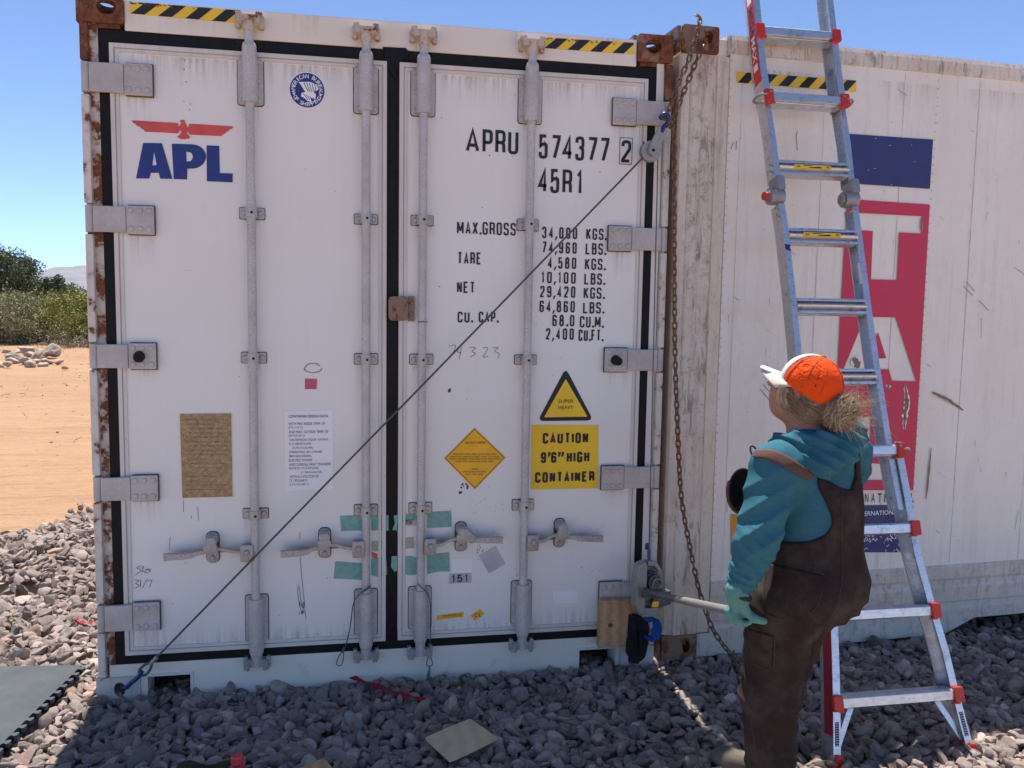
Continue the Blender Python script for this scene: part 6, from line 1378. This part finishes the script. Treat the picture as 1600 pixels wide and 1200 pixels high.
def sdf_ob(name, f, lo, hi, h, mat, parent, smoothit=2, lab=None):
    V, Q = surface_nets(f, lo, hi, h)
    if smoothit:
        for _ in range(smoothit):
            acc = np.zeros_like(V); c = np.zeros(len(V))
            for a, b in ((0, 1), (1, 2), (2, 3), (3, 0)): np.add.at(acc, Q[:, a], V[Q[:, b]]); np.add.at(c, Q[:, a], 1); np.add.at(acc, Q[:, b], V[Q[:, a]]); np.add.at(c, Q[:, b], 1)
            V = V*.5+.5*acc/np.maximum(c, 1)[:, None]
    me = np_mesh(name, V, Q); me.polygons.foreach_set('use_smooth', [True]*len(me.polygons)); me.materials.clear(); return ob(name, me, mat, parent, label=lab)
lo, hi = bounds('neck', 'headc', 'lw', 'rw', 'la', 'ra', 'rs', m=.19); body = sdf_ob('body', body_f, lo, hi, .0095, SKIN, per, 1)
# screen-free body coordinates for cutting garment outlines: a to the right, c up, seen square from the back
O_ = np.array(PP(1262, 700, 2.7))
def ac(P): q = P-O_; return q@RV, q[:, 2]
def pa(px, py, D=2.7): q = np.array(PP(px, py, D))-O_; return q@RV, q[2]
def poly_sd(P, pts):
    """signed distance to a polygon in the (a,c) frame"""
    a, c = ac(P); x = np.stack([a, c], 1); q = np.array([pa(*p) for p in pts]); n = len(q); d = np.full(len(P), 1e9); ins = np.zeros(len(P), bool)
    for i in range(n):
        p0, p1 = q[i-1], q[i]; e = p1-p0; w_ = x-p0; t = np.clip((w_@e)/(e@e), 0, 1); d = np.minimum(d, np.linalg.norm(w_-t[:, None]*e, axis=1))
        cond = ((p0[1] <= x[:, 1]) & (p1[1] > x[:, 1])) | ((p1[1] <= x[:, 1]) & (p0[1] > x[:, 1])); xi = p0[0]+(x[:, 1]-p0[1])/np.where(p1[1] != p0[1], p1[1]-p0[1], 1)*e[0]; ins ^= cond & (x[:, 0] < xi)
    return np.where(ins, -d, d)
# teal top
def rid(x): return np.abs(np.sin(x*.5))**.8-.6
def sleeve_wr(P, s):
    a, b, c = J_[s+'s'], J_[s+'e'], J_[s+'w']; ax2 = (c-b)/np.linalg.norm(c-b); ax1 = (b-a)/np.linalg.norm(b-a); t2 = (P-b)@ax2; t1 = (P-a)@ax1; L2_ = np.linalg.norm(c-b)
    w2 = np.exp(-((t2-L2_*.85)/.07)**2); w1 = np.exp(-((t1-.16)/.16)**2)
    return .011*w2*rid(t2*300+6*vnoise(P, 20, 1))+.012*w1*rid((t1*.8+(P@RV)*.6)*120+5*vnoise(P, 11, 2))+.006*np.exp(-((t2-.05)/.09)**2)*rid((t2*.9-(P@RV)*.5)*170+4*vnoise(P, 14, 21))+.0025*vnoise(P, 55, 5)-.004
def hoodie_f(P):
    d = torso(P, .004); al = arm(P, 'l', .016)+sleeve_wr(P, 'l'); ar = arm(P, 'r', .016)+sleeve_wr(P, 'r'); d = sm(sm(d, al, .03), ar, .03); d += .0025*vnoise(P, 50, 3)+.007*rid((P[:, 2]*.8+(P@RV)*.7)*85+5*vnoise(P, 10, 4))*np.clip(.6+vnoise(P, 7, 22)*2, 0, 1)
    cl_ = lambda s: ((P-J_[s+'w'])@((J_[s+'w']-J_[s+'e'])/np.linalg.norm(J_[s+'w']-J_[s+'e'])))+.012
    d = smax(d, np.where(al < ar, np.where(al < .05, cl_('l'), -1), np.where(ar < .05, cl_('r'), -1)), .006)
    d = smax(d, (J_['pelv'][2]+.03)-P[:, 2]-1e-6*0+np.where(al < .03, -1, 0), .01); return smax(d, -(rc(P, J_['neck']-.06*ZV, J_['neck']+.2*ZV+.02*hf, .060, .066)), .01)
lo, hi = bounds('neck', 'lw', 'rw', 'rs', 'pelv', m=.2); hood = sdf_ob('hoodie', hoodie_f, lo, hi, .0056, HOOD, per, 1)
# folded hood round the back of the neck
def hood_f(P):
    pts = [J(1222, 704, 2.66), J(1246, 722, 2.60), J(1285, 728, 2.585), J(1318, 712, 2.62), J(1338, 682, 2.72)]; up = [J(1218, 690, 2.68), J(1240, 690, 2.61), J(1282, 690, 2.60), J(1316, 682, 2.64), J(1330, 668, 2.72)]
    d = np.full(len(P), 1e3)
    for i in range(4): d = sm(d, rc(P, pts[i], pts[i+1], .036, .036), .03); d = sm(d, rc(P, up[i], up[i+1], .026, .026), .03)
    for i in range(5): d = sm(d, rc(P, pts[i], up[i], .030, .024), .02)
    d = d+.011*rid((P[:, 2]*1.2+.5*(P@RV))*150+5*vnoise(P, 14, 6))+.002*vnoise(P, 60, 7)
    return smax(d, -(rc(P, J_['neck']-.08*ZV, J_['neck']+.16*ZV, .058, .085)), .012)
lo, hi = J(1275, 700, 2.68)-.2, J(1275, 700, 2.68)+.2; sdf_ob('hood', hood_f, lo, hi, .0055, HOOD, hood, 1)
# overalls: legs, seat and high back panel
BIB = [(1252, 730), (1270, 737), (1292, 750), (1312, 756), (1322, 740), (1330, 690), (1333, 660), (1343, 662), (1350, 690), (1345, 720), (1341, 745), (1350, 820), (1420, 835), (1420, 1420), (1040, 1420), (1060, 840), (1165, 838), (1215, 834), (1245, 828), (1268, 818), (1277, 805), (1276, 792), (1266, 768), (1256, 750)]
def over_f(P):
    tr = torso(P, .014); ll = leg(P, 'l', .017); lr = leg(P, 'r', .017)
    for s in (-1, 1): tr = sm(tr, ell(P, J_['pelv']+s*.060*sdv-.058*fd+.005*ZV, TA, (.085, .085, .10)), .05)
    d = sm(sm(tr, ll, .035), lr, .035); z = P[:, 2]
    fold = .012*np.exp(-((z-J_['lk'][2])/.16)**2)*rid(z*75+(P@RV)*45+4*vnoise(P, 8, 8))+.010*np.exp(-((z-.74)/.10)**2)*rid((P@RV)*80+z*100+4*vnoise(P, 9, 9))+.006*rid((P@RV)*60-z*30+6*vnoise(P, 6, 23))*np.clip(vnoise(P, 5, 24)*2+.3, 0, 1)
    d = d+fold+.002*vnoise(P, 45, 10)+.010*np.exp(-((z-.15)/.16)**2)*rid(z*130+(P@RV)*30+4*vnoise(P, 10, 11)); al = arm(P, 'l', .0)
    d = smax(d, poly_sd(P, BIB), .006); return smax(d, .03-z, .01)
lo, hi = bounds('rs', 'lh', 'la', 'ra', 'pelv', m=.24); hi[2] = J_['neck'][2]+.12; lo[2] = .0; ov = sdf_ob('overalls', over_f, lo, hi, .0068, OVER, per, 1)
# strap over the left shoulder, ray-dropped on the cloth
bpy.context.view_layer.update()
def bvh_of(*obs_):
    V = []; Pg = []; o0 = 0
    for o in obs_:
        V += [o.matrix_world @ v.co for v in o.data.vertices]; Pg += [[i+o0 for i in p.vertices] for p in o.data.polygons]; o0 = len(V)
    return BVHTree.FromPolygons(V, Pg)
BV = bvh_of(ov, hood, body); BO = bvh_of(ov)
def drop(px, py, tree=None, off=.004):
    d = ray(px, py).normalized(); h_, nrm, _, _ = (tree or BV).ray_cast(CAM, d)
    return (h_-d*off, nrm) if h_ else (None, None)
def cloth_patch(name, A, B, off, th, m, par, n=18, mm=5, tree=None):
    """strip between two photo-traced edges laid on the surface below it"""
    def samp(pts, t):
        pp = smooth_path([(x, y, 0) for x, y in pts], 8); f = t*(len(pp)-1); i = min(int(f), len(pp)-2); return pp[i].lerp(pp[i+1], f-i)
    G = []
    for i in range(n+1):
        row = []
        for j in range(mm+1):
            p = samp(A, i/n).lerp(samp(B, i/n), j/mm); q, _ = drop(p.x, p.y, tree, off); row.append(q)
        G.append(row)
    bm = BM(); VV_ = [[bm.verts.new(q) if q else None for q in r_] for r_ in G]
    for i in range(n):
        for j in range(mm):
            vs = [VV_[i][j], VV_[i+1][j], VV_[i+1][j+1], VV_[i][j+1]]
            if all(vs) and max((vs[a].co-vs[a-1].co).length for a in range(4)) < .06: face(bm, vs)
    for v in [v for v in bm.verts if not v.link_faces]: bm.verts.remove(v)
    bmesh.ops.smooth_vert(bm, verts=bm.verts, factor=.4, use_axis_x=True, use_axis_y=True, use_axis_z=True); bmesh.ops.recalc_face_normals(bm, faces=bm.faces)
    me = bpy.data.meshes.new(name); bm.to_mesh(me); bm.free(); o = ob(name, me, m, par, smooth=True); md = o.modifiers.new('s', 'SOLIDIFY'); md.thickness = th; md.offset = 0; return o
cloth_patch('strap', [(1182, 703), (1200, 702), (1222, 708), (1246, 722), (1274, 742)], [(1176, 715), (1194, 717), (1214, 724), (1238, 737), (1262, 752)], .007, .005, STRAPB, ov)
def seam(name, pts, r=.0016, tree=None, m=None, par=None):
    P_ = [drop(p.x, p.y, tree or BO, .001)[0] for p in smooth_path([(x, y, 0) for x, y in pts], 7)]; bm = BM(); run = []
    for p in P_+[None]:
        if p is not None and (not run or (p-run[-1]).length < .05): run.append(p)
        else:
            if len(run) > 2: tube(bm, run, r, 5)
            run = [p] if p is not None else []
    ob(name, bm, m or SEAM, par or ov, smooth=True)
seam('seam', [(1260, 757), (1269, 774), (1275, 795), (1267, 815), (1245, 826), (1215, 832)], .0022); seam('seam', [(1317, 758), (1315, 830), (1316, 900), (1306, 950), (1292, 972)]); seam('seam', [(1200, 876), (1245, 886), (1288, 898)])
seam('seam', [(1284, 905), (1283, 930), (1270, 955), (1255, 963)]); seam('seam', [(1197, 915), (1240, 930), (1278, 938)]); seam('seam', [(1196, 914), (1192, 940), (1196, 958), (1225, 968)])
seam('seam', [(1162, 982), (1164, 1060), (1172, 1120), (1184, 1190)]); seam('seam', [(1210, 993), (1206, 1045), (1172, 1034)]); seam('seam', [(1172, 980), (1210, 993)]); seam('seam', [(1346, 745), (1350, 800), (1347, 860)], .0013)
cloth_patch('pocket', [(1197, 878), (1192, 940), (1200, 958)], [(1286, 900), (1282, 932), (1262, 962)], .0035, .004, OVER, ov, 14, 14, BO)
cloth_patch('pocket', [(1168, 982), (1170, 1034)], [(1209, 994), (1205, 1044)], .0035, .004, OVER, ov, 12, 12, BO)
# loose front bib falling forward past the left shoulder
c0 = J(1160, 766, 2.80); bn = -.86*FV+.5*RV; bn /= np.linalg.norm(bn); bx_ = np.cross(ZV, bn); gr = []; bm = BM(); nb_, mb_ = 28, 6
for j in range(mb_+1):
    row = []
    for i in range(nb_):
        a = 2*PI*i/nb_; r = max(j/mb_, .02); sq = 1+.08*math.cos(2*a+.6); row.append(bm.verts.new(Vector(c0+bx_*.062*r*math.cos(a)*sq+ZV*.080*r*math.sin(a)*sq-bn*.035*(1-r*r))))
    gr.append(row)
for j in range(mb_):
    for i in range(nb_): face(bm, [gr[j][i], gr[j][(i+1) % nb_], gr[j+1][(i+1) % nb_], gr[j+1][i]])
face(bm, gr[0][::-1]); bmesh.ops.recalc_face_normals(bm, faces=bm.faces); me = bpy.data.meshes.new('front_bib'); bm.to_mesh(me); bm.free(); o = ob('front_bib', me, plain('black_lining', (.010, .009, .009), .95), ov, smooth=True); md = o.modifiers.new('s', 'SOLIDIFY'); md.thickness = .006
bm = BM(); tube(bm, [Vector(c0+bx_*.0635*math.cos(a)*(1+.08*math.cos(2*a+.6))+ZV*.0815*math.sin(a)*(1+.08*math.cos(2*a+.6))+bn*.002) for a in np.linspace(2.7, 5.4, 18)], .006, 8); ob('bib_hem', bm, STRAPB, ov, smooth=True)
bm = BM(); q = J(1178, 706, 2.62); tube(bm, [Vector(q+RV*.010*math.cos(a)+ZV*.018*math.sin(a)-RV*.006*math.sin(a)) for a in np.linspace(0, 2*PI, 13)[:-1]], .003, 6, True); ob('buckle', bm, BUCK, ov, smooth=True)
# cap
def cap_shape(P, g): return ell(P, HP(0, -.012, .040), HA, (.085+g, .098+g, .092+g))
def cap_common(P, g=0.0):
    q = P-HC; u_ = q@hu; f_ = q@hf; l_ = q@hl; ang = np.arctan2(l_, f_-.0); seamd = np.abs(((ang+PI/6) % (PI/3))-PI/6)
    d = cap_shape(P, g)+.0014*np.exp(-(seamd/.05)**2)
    d = smax(d, -cap_shape(P, g-.006), .002); low = .012-.25*np.clip(-f_-.02, 0, 1)*.9
    d = smax(d, low-u_, .003)
    arch = np.sqrt((l_/.048)**2+((u_+.022)/.062)**2)-1; return np.where(f_ < -.03, smax(d, -arch*.045, .003), d), f_
def cap_sp(P):
    q = P-HC; l_, f_ = np.abs(q@hl), q@hf+.012; return f_*math.sin(math.radians(40))-l_*math.cos(math.radians(40))
lo, hi = HC-.17, HC+.19
capo = sdf_ob('cap', lambda P: smax(cap_common(P)[0], cap_sp(P), .001), lo, hi, .0042, ORANGE, per, 3)
sdf_ob('cap_front', lambda P: smax(cap_common(P)[0], .0015-cap_sp(P), .001), lo, hi, .0042, CAPW, capo, 3)
bm = BM()
for a_ in (52, 90, 128, 180, -52, -90, -128):
    ra = math.radians(a_); pts = []
    for k in range(15):
        u_ = .030+.098*k/14; lo_, hi_ = 0.0, .13
        for _ in range(24):
            md_ = (lo_+hi_)/2; P1 = np.array([HP(math.sin(ra)*md_, -.012+math.cos(ra)*md_, u_)])
            if cap_shape(P1, 0)[0] < 0: lo_ = md_
            else: hi_ = md_
        pts.append(Vector(HP(math.sin(ra)*lo_, -.012+math.cos(ra)*lo_, u_)))
    if a_ != 180: tube(bm, pts, .0013, 5)
    else: tube(bm, pts[4:], .0013, 5)
ob('cap_seams', bm, plain('dark_orange_stitching', (.55, .05, .006), .8), capo, smooth=True)
bm = BM(); g_ = []; nu, nv = 18, 8
for i in range(nu+1):
    a = -1.22+2.44*i/nu; row = []
    for j in range(nv+1):
        v_ = j/nv; ex = .074*math.cos(a*.86)**.8; l_ = math.sin(a)*(.083+.004*v_); f_ = math.cos(a)*.092-.012+ex*v_; u_ = .018+.010*math.cos(a*1.1)-.026*(l_/.09)**2*v_-.004*v_; row.append(bm.verts.new(Vector(HP(l_, f_, u_))))
    g_.append(row)
for i in range(nu):
    for j in range(nv): face(bm, [g_[i][j], g_[i+1][j], g_[i+1][j+1], g_[i][j+1]])
bmesh.ops.recalc_face_normals(bm, faces=bm.faces); me = bpy.data.meshes.new('brim'); bm.to_mesh(me); bm.free(); br = ob('brim', me, CAPW, capo, smooth=True); md = br.modifiers.new('s', 'SOLIDIFY'); md.thickness = .004
bm = BM(); c_ = HP(.030, .128, .0245); 
cyl(bm, Vector(c_-hu*.002), Vector(c_+hu*.0015), .020, n=24); ob('round_patch', bm, PAPER, br)
bm = BM(); c_ = HP(0, -.012, .1315); lathe(bm, Vector(c_-hu*.004), [(.008, 0), (.0078, .004), (.005, .007), (.001, .008)], 14, Vector(hu)); ob('cap_button', bm, plain('brown_button', (.14, .05, .03), .6), capo, smooth=True)
# hair: mass under the cap, bun through the cap opening, loose strands
BUN = HP(.005, -.128, -.004)
def hair_f(P):
    d = ell(P, HP(0, -.030, .004), HA, (.073, .078, .074)); d = smax(d, (P-HC)@hf-.012+.5*np.abs((P-HC)@hu), .02); d = smax(d, (P-HC)@hu-.03, .01)
    b = ell(P, BUN, HA, (.052, .048, .050)); b = sm(b, ell(P, HP(.0, -.100, -.012), HA, (.036, .03, .034)), .03); d = sm(d, b, .02)
    return d+.006*np.sin(P@hu*260+P@hl*120+3*vnoise(P, 40, 14))*.6+.006*vnoise(P, 60, 15)
hr = sdf_ob('hair', hair_f, HC-.26, HC+.14, .005, HAIRC, per, 0)
Vh = []; Fh = []; Th = []
tmax = 1.0
def strand(pts, r):
    pts = np.array([list(v) for v in smooth_path([Vector(p) for p in pts], 4)]); n = len(pts); o = len(Vh); tone = random.random()*tmax
    d = np.gradient(pts, axis=0); d /= np.linalg.norm(d, axis=1)[:, None]+1e-9; x = np.cross(d, np.array([.3, .5, .8])); x /= np.linalg.norm(x, axis=1)[:, None]+1e-9; y = np.cross(d, x)
    for i in range(n):
        rr = r*(1-.7*i/(n-1))
        for k in range(3): Vh.append(pts[i]+(x[i]*math.cos(2.094*k)+y[i]*math.sin(2.094*k))*rr); Th.append(tone)
    for i in range(n-1):
        for k in range(3): Fh.append((o+i*3+k, o+i*3+(k+1) % 3, o+i*3+3+(k+1) % 3, o+i*3+3+k))
for k in range(900):        # wrapped round the bun
    a = random.uniform(0, 2*PI); tilt = random.gauss(0, .5); R0 = random.uniform(.036, .064); ax_ = hf*math.cos(tilt)+hu*math.sin(tilt); x_ = np.cross(ax_, hl); x_ /= np.linalg.norm(x_); y_ = np.cross(ax_, x_); sp_ = random.gauss(0, .02); L_ = random.uniform(.8, 2.4)
    strand([BUN+ax_*(sp_+random.gauss(0, .004))+(x_*math.cos(a+L_*t)+y_*math.sin(a+L_*t))*R0*math.sqrt(max(.15, 1-(sp_/.055)**2))*random.uniform(.92, 1.08) for t in np.linspace(0, 1, 5)], .0009)
for k in range(430):        # flyaways blown to the right
    d0 = np.random.default_rng(k+50).normal(size=3); d0 /= np.linalg.norm(d0); p = BUN+d0*.045; L_ = random.uniform(.02, .105)*(.5 if random.random() < .6 else 1); dr_ = d0*.5+RV*.8-ZV*.1; c2__ = np.random.default_rng(k+900).normal(size=3)*.012
    strand([p, p+dr_*L_*.35+c2__*.5, p+dr_*L_*.7+c2__+np.array([0, 0, .008]), p+dr_*L_+c2__*1.4-np.array([0, 0, .012])], .00075)
tmax = .35  # nape strands kept dark: shade below the cap set into their tone
for k in range(150):        # nape and temple hair swept back to the bun
    s = random.choice((1, 1, -1)); u_ = random.uniform(-.055, .012); p = HP(s*random.uniform(.060, .084), random.uniform(-.03, .045), u_); q = HP(s*.075, -.06, u_*.6-.025+random.gauss(0, .008)); strand([p, (p+q)/2+hl*s*.010, q, HP(s*.03, -.108, -.03+random.gauss(0, .012)), BUN+hf*.02], .0010)
tmax = 1.0
for k in range(40):         # wisps before the ear
    p = HP(.080, random.uniform(.02, .055), .008); strand([p, p+hl*.006-hu*.025-hf*.004, p+hl*.004-hu*.05-hf*random.uniform(.0, .03), p-hu*random.uniform(.055, .075)-hf*random.uniform(.02, .05)], .0008)
me = np_mesh('hair_strands', Vh, Fh); at = me.attributes.new('tone', 'FLOAT', 'POINT'); at.data.foreach_set('value', np.array(Th, np.float32)); ob('hair_strands', me, HAIRM, hr)
# gloves
def glove(name, wrist, grip, e, back, flip, k0, mat, tdir):
    """fist round an axis e through grip; back = direction from the axis to the back of the hand"""
    e = np.array(e)/np.linalg.norm(e); b = np.array(back)-e*(np.array(back)@e); b /= np.linalg.norm(b); c = np.cross(e, b)*flip; grip = np.array(grip); wrist = np.array(wrist)
    prims = []
    for i in range(4):
        o = grip+e*((i-1.5)*.0215); R0 = .031-.001*abs(i-1.2); Ln = (.92, 1.0, .97, .82)[i]; an = [0.25, 1.25, 2.35, 3.35, 4.15]; an = [an[0]+(a-an[0])*Ln for a in an]; P_ = [o+(b*math.cos(a)+c*math.sin(a))*(R0 if a < 3 else R0*.93) for a in an]
        for j in range(4): prims.append((P_[j], P_[j+1], .0118-.0008*j, .0112-.0008*j))
    kn = [grip+e*((i-1.5)*.0205)+b*.032+c*.004 for i in range(4)]; th0 = wrist+(grip-wrist)*.35+e*.030
    thp = [th0, grip+e*.045+b*.012, grip+e*.050-b*.012+tdir*.018, grip+e*.046-b*.020+tdir*.046]
    def f(P):
        d = np.full(len(P), 1e3)
        for a, q, r0_, r1_ in prims: d = sm(d, rc(P, a, q, r0_, r1_), .004)
        palm = np.full(len(P), 1e3)
        for i in range(4): palm = sm(palm, rc(P, wrist+e*((i-1.5)*.010)+(grip-wrist)*.12, kn[i], .019, .0135), .012)
        palm = sm(palm, rc(P, wrist-(grip-wrist)*.42, wrist+(grip-wrist)*.2, .034, .030), .02); d = sm(d, palm, .008)
        for j in range(3): d = sm(d, rc(P, thp[j], thp[j+1], (.0165, .0140, .0125)[j], (.0140, .0125, .0105)[j]), .006)
        return d+.0012*vnoise(P, 110, 16+k0)+.0012*np.sin((P-wrist)@((grip-wrist)/np.linalg.norm(grip-wrist))*260)*np.exp(-((P-wrist)@((grip-wrist))/.004)**2)
    return sdf_ob(name, f, np.minimum(wrist, grip)-.09, np.maximum(wrist, grip)+.09, .0036, mat, per, 1)
lev = np.array((lv2-lv0).normalized()); gl = glove('glove', J_['lw']+np.array([0, 0, -.015]), np.array(HANDC), lev, -np.array(lev)*0+ZV*.75+FV*-.55-RV*.1, 1, 1, GLOVE, RV)
glove('glove', J_['rw'], np.array(STEP3), np.array(LP.u), ZV*.9-FV*.4, -1, 2, GLOVE, -ZV)
wv = J_['lw']+np.array([0, 0, -.004]); axw = (J_['lw']-J_['le'])/np.linalg.norm(J_['lw']-J_['le']); xw, yw = perp(Vector(axw)); bm = BM(); tube(bm, [Vector(wv)+(xw*math.cos(a)+yw*math.sin(a))*.0385 for a in [2*PI*k/20 for k in range(20)]], .0065, 6, True); ob('wrist_strap', bm, BLACK, gl, smooth=True)
# boots
for s in ('r', 'l'):
    a = J_[s+'a'].copy(); a[2] = max(a[2], .09) if s == 'r' else .11; dr_ = (-.75*RV+.45*FV); dr_ /= np.linalg.norm(dr_); sl_ = np.cross(ZV, dr_); ax_ = np.stack([sl_, dr_, ZV]); g0 = np.array([a[0], a[1], 0.0]) 
    def bf(P, a=a, g0=g0, dr_=dr_, sl_=sl_):
        d = rc(P, a+ZV*.06, g0+ZV*.07-dr_*.02, .052, .048); d = sm(d, rc(P, g0+ZV*.052-dr_*.035, g0+ZV*.046+dr_*.13, .044, .042), .04); d = sm(d, rc(P, g0+ZV*.044+dr_*.13+sl_*.008, g0+ZV*.042+dr_*.16, .046, .040), .02); return smax(d+.0015*vnoise(P, 50, 20), .026-P[:, 2], .004)
    bo = sdf_ob('boot', bf, g0-.26, g0+.30, .007, BOOT, per, 1)
    def sf(P, g0=g0, dr_=dr_):
        q = P.copy(); q[:, 2] = .02; g1 = g0.copy(); g1[2] = .02; d = np.minimum(rc(q, g1-dr_*.04, g1+dr_*.13, .050, .052), rc(q, g1+dr_*.12, g1+dr_*.165, .052, .045)); dz = np.maximum(P[:, 2]-.030, .002-P[:, 2]); tr = (P-g1)@dr_; return np.maximum(d, dz+.004*(np.sin(tr*260) > .2)*(P[:, 2] < .014))
    sdf_ob('boot_sole', sf, g0-.26, g0+.3, .005, GASK, bo, 0)
